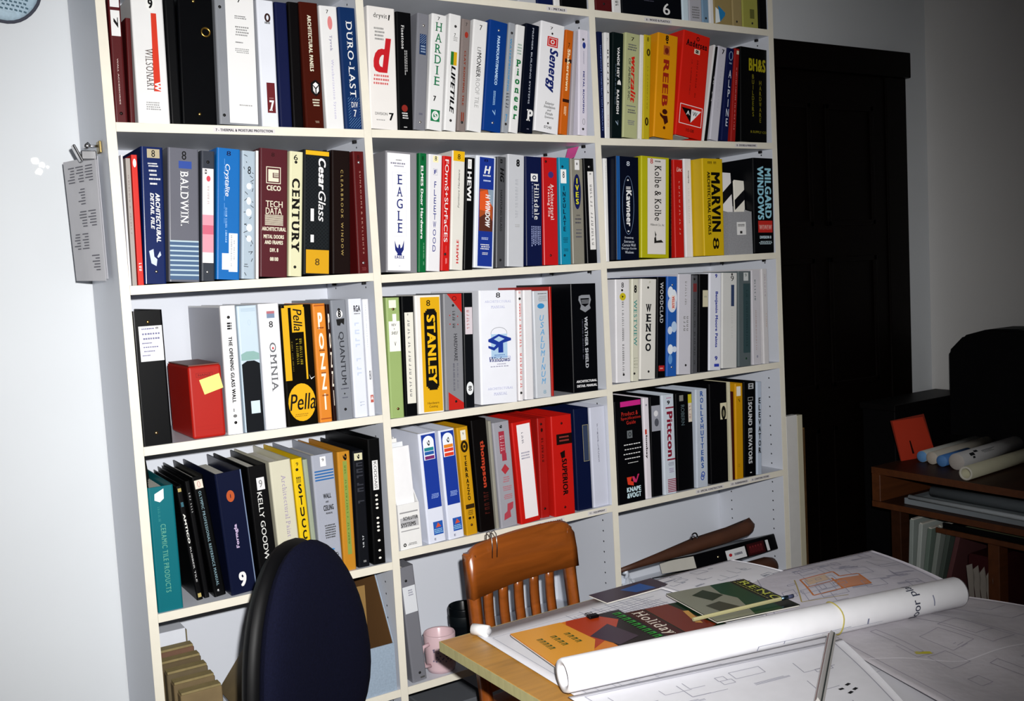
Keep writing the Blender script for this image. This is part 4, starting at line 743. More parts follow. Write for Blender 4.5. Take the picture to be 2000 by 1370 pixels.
    ('2C', 2, (0.7478, 0.004, 1.1602, 0.0754, 0.3066, 1.63), '#e8e6e2', 'white edged yellow binder with stepped black panel', [('R', 0.17, 0.97, 0.015, 0.99, '#dbac14', 'spine_label'), ('T', '8', 0.42, 0.58, 0.04, 0.09, 'h', '#0c0d10', ''), ('R', 0.3, 0.84, 0.145, 0.775, '#14120c', 'panel'), ('R', 0.42, 0.76, 0.115, 0.145, '#14120c', 'panel'), ('R', 0.36, 0.8, 0.13, 0.15, '#14120c', 'panel'), ('R', 0.42, 0.76, 0.775, 0.805, '#14120c', 'panel'), ('R', 0.36, 0.8, 0.77, 0.79, '#14120c', 'panel'), ('T', 'STANLEY', 0.4, 0.75, 0.165, 0.755, 'd', '#e6b818', 'b'), ('T', 'Hardware', 0.32, 0.8, 0.905, 0.925, 'h', '#6a5208', ''), ('T', 'Catalog', 0.38, 0.74, 0.935, 0.96, 'h', '#6a5208', '')], {}),
    ('2C', 3, (0.8178, 0.004, 1.1602, 0.0567, 0.3063, 2.37), '#8c8d92', 'grey binder with red corner triangles', [('P', [(0.15, 0), (1, 0), (1, 0.165)], '#c0261e'), ('P', [(0.12, 0.845), (1, 0.945), (1, 1), (0.12, 1)], '#c0261e'), ('O', 0.45, 0.7, 0.02, 0.06, '#411', 0.12), ('V', 0.5, 0.1, '#222'), ('G', 0.45, 0.6, 0.15, 0.3, 7, '#333', 'd'), ('E', 0.25, 0.32, 0.18, 0.19, '#b22'), ('E', 0.7, 0.77, 0.19, 0.2, '#b22'), ('E', 0.25, 0.32, 0.255, 0.265, '#b22'), ('E', 0.7, 0.77, 0.26, 0.27, '#b22'), ('T', 'HARDWARE', 0.48, 0.68, 0.345, 0.58, 'd', '#3a3a40', ''), ('G', 0.4, 0.5, 0.6, 0.84, 14, '#556', 'd'), ('G', 0.62, 0.7, 0.6, 0.82, 14, '#667', 'd'), ('V', 0.55, 0.93, '#222')], {}),
    ('2C', 4, (0.8655, 0.0077, 1.1602, 0.0306, 0.3066, 2.4), '#13161b', 'black binder with pink label and white disc', [('R', 0.1, 0.97, 0.125, 0.36, '#d5ccd2', 'spine_label'), ('G', 0.3, 0.6, 0.15, 0.33, 6, '#b88', 'd'), ('E', 0.1, 0.92, 0.775, 0.89, '#e3e6e8'), ('T', '80', 0.32, 0.72, 0.81, 0.855, 'd', '#444', 'b')], {}),
    ('2C', 5, (0.952, -0.004, 1.1602, 0.1166, 0.3063, 2.33), '#eceef5', 'extra wide white binder with blue emblem', [('T', '8', 0.45, 0.57, 0.02, 0.065, 'h', '#0c0d10', ''), ('T', 'ARCHITECTURAL', 0.13, 0.88, 0.088, 0.108, 'h', '#b9bcd8', 's'), ('T', 'MANUAL', 0.3, 0.7, 0.135, 0.158, 'h', '#b9bcd8', 's'), ('O', 0.28, 0.74, 0.325, 0.43, '#334', 0.025), ('R', 0.28, 0.74, 0.385, 0.6, '#b4cfe6', 'spine_label'), ('P', [(0.2, 0.43), (0.5, 0.385), (0.85, 0.425), (0.85, 0.445), (0.62, 0.465), (0.62, 0.55), (0.48, 0.55), (0.48, 0.5), (0.36, 0.53), (0.2, 0.505), (0.2, 0.485), (0.36, 0.5), (0.42, 0.48), (0.2, 0.45)], '#22409c'), ('P', [(0.36, 0.43), (0.5, 0.405), (0.66, 0.43), (0.5, 0.455)], '#b4cfe6'), ('L', 0.33, 0.7, 0.565, 0.575, 1, '#6688bb', 'h'), ('F', 0.22, 0.82, 0.585, 0.625, '#2a4ab0', 0.0008), ('T', 'Windows', 0.22, 0.8, 0.585, 0.63, 'h', '#1c2c70', 'i'), ('L', 0.4, 0.72, 0.645, 0.655, 1, '#aab', 'h'), ('L', 0.22, 0.82, 0.665, 0.675, 1, '#aab', 'h'), ('T', 'ARCHITECTURAL', 0.15, 0.87, 0.855, 0.875, 'h', '#b9bcd8', 's'), ('T', 'MANUAL', 0.32, 0.7, 0.9, 0.925, 'h', '#b9bcd8', 's')], {}),
    ('2C', 6, (1.0275, 0.0052, 1.1602, 0.0159, 0.3036, 2.62), '#e9e6e8', 'thin white binder with red letters', [('V', 0.45, 0.075, '#222'), ('G', 0.15, 0.75, 0.01, 0.03, 2, '#cf4a44', 'h'), ('G', 0.25, 0.8, 0.12, 0.28, 6, '#cf4a44', 'd'), ('G', 0.25, 0.8, 0.31, 0.53, 7, '#cf4a44', 'd'), ('G', 0.25, 0.8, 0.57, 0.9, 10, '#cf4a44', 'd'), ('V', 0.5, 0.93, '#222')], {}),
    ('2C', 7, (1.0554, 0.0047, 1.1602, 0.0293, 0.3026, 2.31), '#e4e3e6', 'plain white binder', [], {}),
    ('2C', 8, (1.1027, 0.0036, 1.1602, 0.0523, 0.2977, 1.32), '#c8ccd2', 'pale grey binder with blue italic letters', [('L', 0.2, 0.95, 0.02, 0.03, 1, '#666', 'h'), ('L', 0.3, 0.95, 0.045, 0.1, 5, '#999', 'h'), ('E', 0.22, 0.72, 0.115, 0.165, '#3f92c8'), ('T', 'USALUMINUM', 0.35, 0.66, 0.225, 0.885, 's', '#5fa3d0', 'i'), ('T', '8', 0.45, 0.65, 0.93, 0.965, 'h', '#8ab', '')], {}),
    ('2C', 9, (1.1393, 0.012, 1.1602, 0.0075, 0.308, 1.79), '#b3261c', 'thin red binder beside the black one', [], {}),
    ('2C', 10, (1.2468, 0, 1.1602, 0.0905, 0.3097, 1.51), '#0a0c11', 'wide black binder with silver shield', [('P', [(0.3, 0.115), (0.42, 0.105), (0.75, 0.105), (0.8, 0.15), (0.74, 0.2), (0.78, 0.23), (0.55, 0.265), (0.34, 0.235), (0.38, 0.2), (0.28, 0.15)], '#8f9298'), ('P', [(0.36, 0.135), (0.72, 0.135), (0.7, 0.19), (0.55, 0.215), (0.4, 0.19)], '#0a0c11'), ('S', 0.4, 0.7, 0.15, 0.19, 3, '#8f9298'), ('T', 'WEATHER SHIELD', 0.5, 0.63, 0.305, 0.78, 'd', '#b9bcc2', 'b'), ('G', 0.4, 0.44, 0.33, 0.7, 26, '#667', 'd'), ('T', 'ARCHITECTURAL', 0.1, 0.95, 0.89, 0.912, 'h', '#e6e6e8', 'b'), ('T', 'DETAIL MANUAL', 0.12, 0.95, 0.932, 0.955, 'h', '#e6e6e8', 'b')], {}),
    # shelf 3C
    ('3C', 0, (1.3926, 0.0089, 1.1703, 0.0548, 0.3041, 2.51), '#dcdbde', 'white binder with yellow roundel', [('T', '8', 0.4, 0.58, 0.03, 0.08, 'h', '#0c0d10', ''), ('V', 0.45, 0.105, '#222'), ('E', 0.25, 0.72, 0.13, 0.205, '#c7b92a'), ('P', [(0.4, 0.155), (0.55, 0.165), (0.45, 0.18)], '#0c0d10'), ('G', 0.42, 0.55, 0.215, 0.92, 34, '#444', 'd'), ('V', 0.5, 0.925, '#222')], {}),
    ('3C', 1, (1.4346, 0.0055, 1.1703, 0.0274, 0.3033, 3.3), '#d3d2c2', 'cream binder with teal lettering', [('T', '8', 0.25, 0.7, 0.06, 0.135, 'h', '#0c0d10', 'b'), ('T', 'WESTVIEW', 0.2, 0.72, 0.2, 0.655, 'd', '#1f8f8c', 's'), ('G', 0.2, 0.85, 0.77, 0.88, 4, '#b0b0a0', 'd'), ('V', 0.3, 0.925, '#222')], {}),
    ('3C', 2, (1.4808, 0.0042, 1.1703, 0.0612, 0.2995, 4.14), '#dcdad4', 'off white binder with black slab letters', [('T', 'J', 0.45, 0.6, 0.02, 0.04, 'h', '#bba', ''), ('V', 0.45, 0.085, '#222'), ('T', 'WENCO', 0.3, 0.68, 0.25, 0.74, 's', '#15181f', 'bs'), ('V', 0.55, 0.925, '#222')], {}),
    ('3C', 3, (1.533, 0.0034, 1.1703, 0.036, 0.304, 3.78), '#0b0b10', 'black binder with red foot block', [('T', 'WOODCLAD', 0.28, 0.68, 0.05, 0.455, 'd', '#cfd0d4', 's'), ('R', 0.15, 0.88, 0.88, 0.935, '#b0282a', 'spine_label'), ('L', 0.3, 0.75, 0.9, 0.915, 1, '#e0b0a8', 'h')], {}),
    ('3C', 4, (1.5747, 0.0033, 1.1703, 0.041, 0.3033, 3.76), '#2b62b0', 'sky and cloud patterned binder', [('E', 0, 0.6, 0.1, 0.22, '#dfe6ee'), ('E', 0.3, 1, 0.13, 0.3, '#dfe6ee'), ('E', 0, 0.95, 0.2, 0.36, '#cfd9e8'), ('E', 0.4, 1, 0.45, 0.56, '#b5cbe4'), ('E', 0, 0.5, 0.5, 0.58, '#cfd9e8'), ('E', 0, 0.6, 0.68, 0.78, '#e0e6ee'), ('E', 0.5, 1, 0.7, 0.76, '#d0dae8'), ('E', 0.05, 0.5, 0.78, 0.88, '#6a9ad0'), ('V', 0.5, 0.085, '#eee'), ('R', 0.35, 0.75, 0.19, 0.33, '#e9d9d2', 'spine_label'), ('T', 'VELUX', 0.42, 0.68, 0.2, 0.32, 'd', '#c83a2c', 'b'), ('V', 0.5, 0.91, '#eee')], {}),
    ('3C', 5, (1.6269, 0.004, 1.1703, 0.0546, 0.3066, 3.71), '#cdccd4', 'pale lavender grey binder with dot lettering', [('G', 0.5, 0.66, 0.07, 0.32, 9, '#999', 'd'), ('G', 0.4, 0.55, 0.38, 0.58, 5, '#888', 'd'), ('G', 0.65, 0.78, 0.38, 0.58, 5, '#888', 'd'), ('V', 0.6, 0.91, '#222')], {}),
    ('3C', 6, (1.673, 0.0071, 1.1703, 0.0245, 0.3028, 3.5), '#5b5c61', 'grey binder with red square', [('V', 0.3, 0.04, '#222'), ('R', 0.05, 0.8, 0.085, 0.17, '#7a3638', 'spine_label'), ('G', 0.3, 0.55, 0.24, 0.92, 24, '#333', 'd')], {}),
    ('3C', 7, (1.7068, 0.0039, 1.1703, 0.0402, 0.3041, 3.38), '#0b0b10', 'black binder with cream sticker', [('R', 0.35, 0.98, 0.165, 0.335, '#cfc9b0', 'spine_label'), ('L', 0.5, 0.9, 0.22, 0.24, 1, '#aa9', 'h')], {}),
    ('3C', 8, (1.7547, 0.0032, 1.1703, 0.0512, 0.3047, 3.5), '#dfe1ea', 'white binder with bold blue name', [('T', '9', 0.45, 0.65, 0.01, 0.05, 'h', '#2a3a9c', 'b'), ('T', 'Benjamin Moore Paints', 0.42, 0.72, 0.19, 0.765, 'd', '#2a3a9c', 'b'), ('T', '9', 0.45, 0.7, 0.855, 0.9, 'h', '#2a3a9c', 'b'), ('R', 0.4, 0.85, 0.935, 0.965, '#3a4ab0', 'stripe')], {}),
    ('3C', 9, (1.8205, 0.0059, 1.1703, 0.0663, 0.3016, 3.17), '#d4d4d2', 'off white binder with navy bar', [('V', 0.65, 0.015, '#333'), ('T', '9', 0.55, 0.78, 0.03, 0.085, 'h', '#555', ''), ('R', 0.58, 0.8, 0.125, 0.35, '#3a4a6c', 'spine_label'), ('G', 0.6, 0.72, 0.38, 0.7, 12, '#c4c4c2', 'd')], {}),
    ('3C', 10, (1.8876, 0.0045, 1.1703, 0.0572, 0.3044, 2.53), '#636d70', 'grey green binder with dark teal strip', [('R', 0.4, 0.8, 0.015, 0.1, '#c9cdcd', 'spine_label'), ('T', '9', 0.52, 0.65, 0.025, 0.06, 'h', '#566', ''), ('R', 0.36, 0.95, 0.13, 0.86, '#3c5256', 'panel'), ('G', 0.6, 0.75, 0.2, 0.8, 22, '#2c4044', 'd'), ('V', 0.6, 0.92, '#243')], {}),
    ('3C', 11, (1.9481, 0.009, 1.1703, 0.0391, 0.3055, 1.32), '#cbc9cf', 'white binder with brown print', [('G', 0.3, 0.45, 0.1, 0.36, 8, '#3a5a5a', 'd'), ('G', 0.35, 0.5, 0.42, 0.85, 24, '#a98a80', 'd'), ('E', 0.4, 0.6, 0.9, 0.93, '#99a')], {}),
    ('3C', 12, (1.9859, 0.0037, 1.1703, 0.0257, 0.3087, 0.62), '#d2d0d2', 'thin white binder at the right end', [('G', 0.45, 0.65, 0.05, 0.3, 8, '#a9a', 'd'), ('G', 0.55, 0.7, 0.47, 0.62, 6, '#b98', 'd')], {}),
    # shelf 1D
    ('1D', 0, (0.0519, 0.006, 0.7932, 0.0561, 0.2869, -0.19), '#13727c', 'teal binder with white torn sticker', [('P', [(0.22, 0.055), (0.62, 0.02), (0.6, 0.1), (0.42, 0.125), (0.2, 0.105)], '#e6ecec'), ('T', 'CERAMIC TILE PRODUCTS', 0.36, 0.58, 0.3, 0.85, 'd', '#6aa894', 's'), ('G', 0.3, 0.4, 0.16, 0.28, 8, '#3a8a8a', 'd')], {'tabs': '#2a2a26'}),
    ('1D', 1, (0.1259, 0.035, 0.7932, 0.0142, 0.276, -5.79), '#0e0e10', 'thin black leaning binder with white letters', [('R', 0.1, 0.9, 0.02, 0.05, '#b5a56a', 'clip'), ('T', 'AMTICO', 0.22, 0.72, 0.24, 0.5, 'd', '#e0e0dc', 'b'), ('R', 0.2, 0.8, 0.14, 0.18, '#3a6a78', 'spine_label'), ('T', 'RUBBER TILE', 0.3, 0.65, 0.53, 0.84, 'd', '#bbb', ''), ('R', 0.1, 0.9, 0.94, 0.975, '#b5a56a', 'clip')], {}),
    ('1D', 2, (0.1433, 0.04, 0.7932, 0.0121, 0.2833, -4.85), '#101012', 'thinner black leaning binder', [('G', 0.3, 0.7, 0.1, 0.28, 8, '#aaa', 'd')], {}),
    ('1D', 3, (0.1718, 0.03, 0.7932, 0.028, 0.2925, -6.21), '#08090b', 'black leaning binder with pale serif lettering', [('R', 0.1, 0.9, 0.03, 0.1, '#ddd5c8', 'spine_label'), ('O', 0.35, 0.65, 0.04, 0.09, '#b77', 0.15), ('T', 'OLYMPIC PROFESSIONAL REFERENCE MANUAL', 0.32, 0.58, 0.12, 0.91, 'd', '#8aa6b0', 's'), ('V', 0.4, 0.95, '#ddd')], {}),
    ('1D', 4, (0.2248, 0.012, 0.7932, 0.0638, 0.2937, -3.45), '#171d38', 'navy binder with orange swirl and white 9', [('O', 0.3, 0.62, 0.15, 0.245, '#b5592c', 0.45), ('T', 'Formgla', 0.42, 0.58, 0.43, 0.625, 'u', '#c3b2d0', 'b'), ('T', '9', 0.34, 0.64, 0.825, 0.945, 'h', '#e4e4e4', 'bs'), ('R', 0.96, 1, 0, 1, '#7f8ea8', 'edge')], {'rough': 0.3}),
    ('1D', 5, (0.2883, 0.012, 0.7932, 0.0472, 0.2986, -2.57), '#0d0d0f', 'black leaning binder with white hand lettering', [('R', 0.4, 0.85, 0.1, 0.2, '#dcdcde', 'spine_label'), ('T', '9', 0.52, 0.72, 0.12, 0.18, 'h', '#888', ''), ('T', 'KELLY GOODWIN', 0.35, 0.62, 0.215, 0.85, 'd', '#d5d5d2', '')], {}),
    ('1D', 6, (0.3434, 0.01, 0.7932, 0.0535, 0.3024, -2.11), '#cecbb8', 'cream binder with grey serif lettering', [('T', 'Architectural Paint Finishes', 0.48, 0.7, 0.12, 0.85, 'd', '#a59ab0', 's')], {}),
    ('1D', 7, (0.3865, 0.01, 0.7932, 0.0272, 0.3014, -2.23), '#dfbf1c', 'bright yellow binder with stacked black letters', [('T', '9', 0.35, 0.6, 0.03, 0.06, 'h', '#0c0d10', ''), ('V', 0.4, 0.09, '#222'), ('G', 0.2, 0.75, 0.15, 0.2, 3, '#222', 'h'), ('T', 'STUCCO', 0.25, 0.72, 0.21, 0.78, 's', '#14120c', 'b')], {}),
    ('1D', 8, (0.4082, 0.012, 0.7932, 0.0122, 0.296, -2.26), '#9ea794', 'thin grey green binder', [], {}),
    ('1D', 9, (0.4443, 0.004, 0.7932, 0.0576, 0.3035, -1.15), '#a8acb8', 'blue grey binder with four blue stripes', [('R', 0.36, 0.64, 0.02, 0.1, '#e6e6e8', 'spine_label'), ('T', '9', 0.45, 0.55, 0.035, 0.06, 'h', '#444', ''), ('S', 0.04, 0.97, 0.13, 0.225, 4, '#2c6aa6'), ('T', 'WALL', 0.36, 0.75, 0.325, 0.365, 'h', '#222', 'b'), ('T', 'AND', 0.45, 0.6, 0.385, 0.4, 'h', '#222', 'b'), ('T', 'CEILING', 0.32, 0.82, 0.42, 0.465, 'h', '#222', 'b'), ('T', 'MANUAL', 0.42, 0.75, 0.48, 0.495, 'h', '#333', 'b'), ('L', 0.28, 0.85, 0.58, 0.7, 6, '#444', 'h'), ('E', 0.2, 0.7, 0.78, 0.8, '#3f86bd'), ('L', 0.4, 0.9, 0.82, 0.85, 2, '#333', 'h')], {}),
    ('1D', 10, (0.493, 0.008, 0.7932, 0.0339, 0.3017, 0.55), '#c18a2f', 'amber binder with green strip', [('R', 0.36, 0.74, 0.08, 0.865, '#8c9c4c', 'panel'), ('G', 0.48, 0.62, 0.12, 0.84, 26, '#5a7a30', 'd'), ('T', '9', 0.4, 0.75, 0.02, 0.075, 'd', '#0c0d10', 'b')], {}),
    ('1D', 11, (0.5321, 0.01, 0.7932, 0.0308, 0.2975, 0.7), '#1a1c22', 'charcoal binder with cream number label', [('R', 0.05, 0.9, 0.02, 0.08, '#d3cfb0', 'spine_label'), ('T', '9', 0.35, 0.6, 0.03, 0.07, 'd', '#0c0d10', 'b'), ('G', 0.2, 0.85, 0.1, 0.48, 7, '#3c3e46', 'd'), ('G', 0.45, 0.6, 0.66, 0.85, 6, '#cfd2d6', 'd'), ('L', 0.4, 0.75, 0.94, 0.96, 1, '#999', 'h')], {}),
    ('1D', 12, (0.5734, 0.006, 0.7932, 0.034, 0.3218, 0.8), '#0b0c0e', 'tall black binder with white dots at right end', [('R', 0.25, 0.78, 0.17, 0.405, '#e2e2e2', 'spine_label'), ('T', 'KODDAIS', 0.38, 0.65, 0.18, 0.395, 'd', '#666', ''), ('E', 0.36, 0.62, 0.44, 0.457, '#e9e6df'), ('E', 0.36, 0.62, 0.475, 0.492, '#e9e6df'), ('E', 0.36, 0.62, 0.51, 0.527, '#e9e6df'), ('E', 0.36, 0.62, 0.54, 0.557, '#e9e6df'), ('E', 0.36, 0.62, 0.62, 0.637, '#e9e6df'), ('E', 0.36, 0.62, 0.66, 0.677, '#e9e6df'), ('E', 0.36, 0.62, 0.69, 0.707, '#e9e6df'), ('E', 0.36, 0.62, 0.72, 0.737, '#e9e6df'), ('E', 0.36, 0.62, 0.8, 0.817, '#e9e6df'), ('E', 0.36, 0.62, 0.88, 0.897, '#e9e6df'), ('E', 0.36, 0.62, 0.94, 0.957, '#e9e6df')], {}),
    # shelf 2D
    ('2D', 1, (0.7412, 0.004, 0.8168, 0.0522, 0.2939, -2.36), '#dde1ee', 'white and blue binder with teal and purple bars', [('R', 0.1, 0.97, 0.015, 0.685, '#1c3f9c', 'panel'), ('R', 0.17, 0.85, 0.085, 0.245, '#e8ecf2', 'spine_label'), ('E', 0.17, 0.85, 0.03, 0.145, '#e8ecf2'), ('T', '9', 0.42, 0.6, 0.07, 0.12, 'd', '#0c0d10', ''), ('R', 0.22, 0.8, 0.135, 0.165, '#2a8a92', 'spine_label'), ('R', 0.22, 0.8, 0.17, 0.2, '#2c62a8', 'spine_label'), ('R', 0.22, 0.8, 0.21, 0.24, '#7a2f72', 'spine_label'), ('L', 0.35, 0.85, 0.555, 0.6, 4, '#9fb6e6', 'h'), ('R', 0.3, 0.9, 0.81, 0.93, '#2d5fb0', 'spine_label'), ('P', [(0.6, 0.82), (0.78, 0.86), (0.45, 0.865)], '#d05a3a'), ('L', 0.32, 0.88, 0.875, 0.92, 3, '#9fd0e8', 'h'), ('T', 'E', 0.3, 0.4, 0.955, 0.975, 'h', '#446', '')], {}),
    ('2D', 2, (0.7991, 0.004, 0.8168, 0.0478, 0.2946, -2.4), '#dde1ee', 'white and blue binder with orange and red bars', [('R', 0.08, 0.97, 0.015, 0.685, '#1c3f9c', 'panel'), ('R', 0.15, 0.88, 0.085, 0.245, '#e8ecf2', 'spine_label'), ('E', 0.15, 0.88, 0.03, 0.145, '#e8ecf2'), ('T', '9', 0.42, 0.62, 0.07, 0.12, 'd', '#0c0d10', ''), ('R', 0.2, 0.84, 0.135, 0.165, '#e08a2a', 'spine_label'), ('R', 0.2, 0.84, 0.17, 0.2, '#d8452a', 'spine_label'), ('R', 0.2, 0.84, 0.21, 0.24, '#d8452a', 'spine_label'), ('L', 0.3, 0.85, 0.56, 0.61, 4, '#9fb6e6', 'h'), ('R', 0.3, 0.92, 0.81, 0.93, '#2d5fb0', 'spine_label'), ('P', [(0.6, 0.82), (0.8, 0.86), (0.45, 0.865)], '#d05a3a'), ('L', 0.32, 0.9, 0.875, 0.92, 3, '#9fd0e8', 'h'), ('T', 'E', 0.3, 0.42, 0.955, 0.975, 'h', '#446', '')], {}),
    ('2D', 3, (0.8489, 0.006, 0.8168, 0.0348, 0.2947, -2.49), '#c8991b', 'amber binder with black gear emblem', [('R', 0.25, 0.78, 0.03, 0.12, '#e4e0d2', 'spine_label'), ('T', '9', 0.45, 0.58, 0.05, 0.075, 'h', '#555', ''), ('O', 0.14, 0.88, 0.125, 0.235, '#2a1f08', 0.3), ('E', 0.4, 0.62, 0.165, 0.195, '#2a1f08'), ('T', 'TERRAZZO', 0.36, 0.64, 0.265, 0.69, 's', '#221a08', 'b'), ('R', 0.06, 0.94, 0.715, 0.755, '#3a2a10', 'spine_label'), ('L', 0.2, 0.8, 0.77, 0.82, 3, '#5a4410', 'h'), ('E', 0.2, 0.5, 0.83, 0.855, '#3a2a10'), ('E', 0.62, 0.78, 0.83, 0.855, '#3a2a10'), ('V', 0.5, 0.91, '#5a3a10')], {}),
    ('2D', 4, (0.8987, 0.008, 0.8168, 0.0481, 0.3075, -1.91), '#0e0b0b', 'black binder with orange red lowercase name', [('T', 'thompson', 0.38, 0.78, 0.19, 0.61, 'd', '#b8452a', 'b'), ('G', 0.4, 0.75, 0.64, 0.86, 6, '#4a1c16', 'd')], {}),
    ('2D', 5, (0.9327, 0.01, 0.8168, 0.0092, 0.299, -1.52), '#9c9a8f', 'thin grey binder', [], {}),
    ('2D', 6, (0.9679, 0.006, 0.8168, 0.0536, 0.2927, -2.11), '#a2a2aa', 'grey binder with red block print', [('T', '9', 0.38, 0.55, 0.03, 0.06, 'd', '#0c0d10', 'b'), ('R', 0.28, 0.65, 0.09, 0.3, '#a8384a', 'panel'), ('R', 0.38, 0.68, 0.3, 0.37, '#a8384a', 'panel'), ('G', 0.34, 0.6, 0.13, 0.29, 6, '#c9a0a8', 'd'), ('P', [(0.52, 0.4), (0.78, 0.455), (0.48, 0.5), (0.25, 0.45)], '#b03a44'), ('L', 0.3, 0.75, 0.52, 0.58, 3, '#b86a74', 'h'), ('L', 0.25, 0.85, 0.61, 0.66, 3, '#b86a74', 'h'), ('L', 0.25, 0.85, 0.69, 0.74, 3, '#b86a74', 'h'), ('P', [(0.45, 0.78), (0.85, 0.77), (0.8, 0.83), (0.6, 0.85), (0.62, 0.91), (0.15, 0.93), (0.2, 0.87), (0.4, 0.85)], '#b04a58')], {}),
    ('2D', 7, (1.035, 0, 0.8168, 0.0656, 0.2863, -2.91), '#c42019', 'red binder with long white label', [('R', 0.2, 0.92, 0.03, 0.955, '#e9e4e6', 'spine_label'), ('G', 0.42, 0.52, 0.11, 0.23, 5, '#667', 'd'), ('L', 0.3, 0.8, 0.3, 0.38, 3, '#99a', 'h')], {}),
    ('2D', 8, (1.0965, 0.018, 0.8168, 0.0302, 0.2845, 0.61), '#a61e19', 'narrow red binder', [('V', 0.4, 0.06, '#311'), ('E', 0.3, 0.6, 0.1, 0.14, '#3a0c0a'), ('G', 0.35, 0.6, 0.2, 0.45, 8, '#3a0c0a', 'd'), ('V', 0.45, 0.91, '#311')], {}),
    ('2D', 9, (1.1525, 0, 0.8168, 0.0716, 0.287, 0.42), '#c3211a', 'wide red binder with black block and lettering', [('V', 0.5, 0.08, '#411'), ('R', 0.2, 1, 0.185, 0.29, '#1c0d0c', 'panel'), ('G', 0.35, 0.85, 0.21, 0.225, 9, '#c0504a', 'h'), ('G', 0.35, 0.85, 0.245, 0.26, 9, '#c0504a', 'h'), ('P', [(0.35, 0.37), (0.6, 0.35), (0.6, 0.42), (0.42, 0.43)], '#1a0c0a'), ('T', 'SUPERIOR', 0.42, 0.68, 0.435, 0.8, 'd', '#1a0c0a', 'b'), ('V', 0.5, 0.92, '#411')], {}),
    ('2D', 10, (1.2327, 0.012, 0.8168, 0.0543, 0.296, 0.08), '#111b3e', 'navy binder with brass framed card slot', [('F', 0.55, 0.95, 0.165, 0.525, '#b0aa8a', 0.0012), ('R', 0.58, 0.92, 0.175, 0.515, '#3a4660', 'spine_label')], {}),
    ('2D', 11, (1.2928, 0.012, 0.8168, 0.0563, 0.294, -0.14), '#cdd0de', 'pale white binder with tiny stacked letters', [('T', 'FIREPLACES', 0.4, 0.5, 0.17, 0.56, 's', '#667', '')], {}),
    # shelf 3D
    ('3D', 0, (1.3997, 0.002, 0.8104, 0.1042, 0.3082, -0.09), '#0b0b10', 'wide black binder with magenta tab', [('R', 0.2, 0.97, 0.01, 0.06, '#c9308c', 'spine_label'), ('T', 'Product &', 0.22, 0.85, 0.11, 0.15, 'h', '#c2352a', 's'), ('T', 'Specification', 0.2, 0.95, 0.16, 0.195, 'h', '#c2352a', 's'), ('T', 'Guide', 0.4, 0.75, 0.2, 0.235, 'h', '#c2352a', 's'), ('R', 0.4, 0.6, 0.295, 0.37, '#6f7478', 'spine_label'), ('O', 0.45, 0.56, 0.31, 0.355, '#222', 0.2), ('L', 0.25, 0.92, 0.425, 0.435, 1, '#e4e4e4', 'h'), ('L', 0.22, 0.95, 0.47, 0.48, 1, '#e4e4e4', 'h'), ('L', 0.22, 0.95, 0.515, 0.525, 1, '#e4e4e4', 'h'), ('L', 0.22, 0.95, 0.56, 0.57, 1, '#e4e4e4', 'h'), ('L', 0.33, 0.8, 0.605, 0.612, 1, '#e4e4e4', 'h'), ('P', [(0.3, 0.745), (0.5, 0.745), (0.45, 0.785), (0.55, 0.8), (0.55, 0.835), (0.33, 0.815)], '#d8452a'), ('P', [(0.5, 0.745), (0.58, 0.745), (0.65, 0.785), (0.72, 0.73), (0.78, 0.73), (0.66, 0.81), (0.55, 0.8)], '#c93a6c'), ('T', 'KNAPE', 0.28, 0.82, 0.845, 0.89, 'h', '#cfe6ee', 'b'), ('T', '&VOGT', 0.28, 0.82, 0.9, 0.95, 'h', '#cfe6ee', 'b')], {}),
    ('3D', 1, (1.4683, 0.006, 0.8104, 0.0226, 0.3057, 0.69), '#e0dbe2', 'narrow white binder with red and black name', [('L', 0.3, 0.7, 0.06, 0.08, 1, '#778', 'h'), ('T', 'lombay', 0.02, 0.5, 0.37, 0.6, 'd', '#2a1a1a', 'b'), ('R', 0, 0.4, 0.31, 0.36, '#c0402c', 'spine_label')], {}),
    ('3D', 2, (1.5036, 0.008, 0.8104, 0.0421, 0.3053, 1.12), '#0c0d12', 'black binder with grey picture label', [('R', 0.06, 0.97, 0.09, 0.345, '#a2a4ae', 'spine_label'), ('E', 0.3, 0.75, 0.14, 0.2, '#dcdce0'), ('E', 0.35, 0.8, 0.22, 0.3, '#5a5c66')], {}),
    ('3D', 3, (1.5525, 0.004, 0.8104, 0.0486, 0.3063, 0.73), '#ccd4de', 'white binder with maroon name and stripes', [('L', 0.3, 0.85, 0.03, 0.04, 1, '#b58', 'h'), ('T', '9', 0.4, 0.65, 0.06, 0.1, 'h', '#0c0d10', 'b'), ('R', 0.25, 0.98, 0.125, 0.14, '#8a2038', 'stripe'), ('T', 'Pittcon', 0.32, 0.85, 0.17, 0.625, 'd', '#8a1c36', 'b'), ('R', 0.25, 0.98, 0.645, 0.66, '#8a2038', 'stripe'), ('L', 0.3, 0.9, 0.68, 0.72, 3, '#889', 'h'), ('L', 0.35, 0.85, 0.74, 0.79, 3, '#98a', 'h'), ('S', 0.22, 0.98, 0.85, 0.99, 8, '#9a2a48')], {}),
    ('3D', 4, (1.6217, 0.01, 0.8104, 0.069, 0.3025, 0.98), '#0b0c10', 'black binder with yellow sticker corner', [('R', 0.2, 0.45, 0.02, 0.08, '#8a8a84', 'spine_label'), ('T', 'ROBERN', 0.28, 0.5, 0.12, 0.33, 'd', '#5a6a70', ''), ('R', 0.74, 0.97, 0.02, 0.11, '#c9bc2a', 'spine_label'), ('R', 0.74, 0.97, 0.11, 0.305, '#d8cfc0', 'spine_label'), ('G', 0.8, 0.92, 0.14, 0.28, 4, '#a88', 'd')], {}),
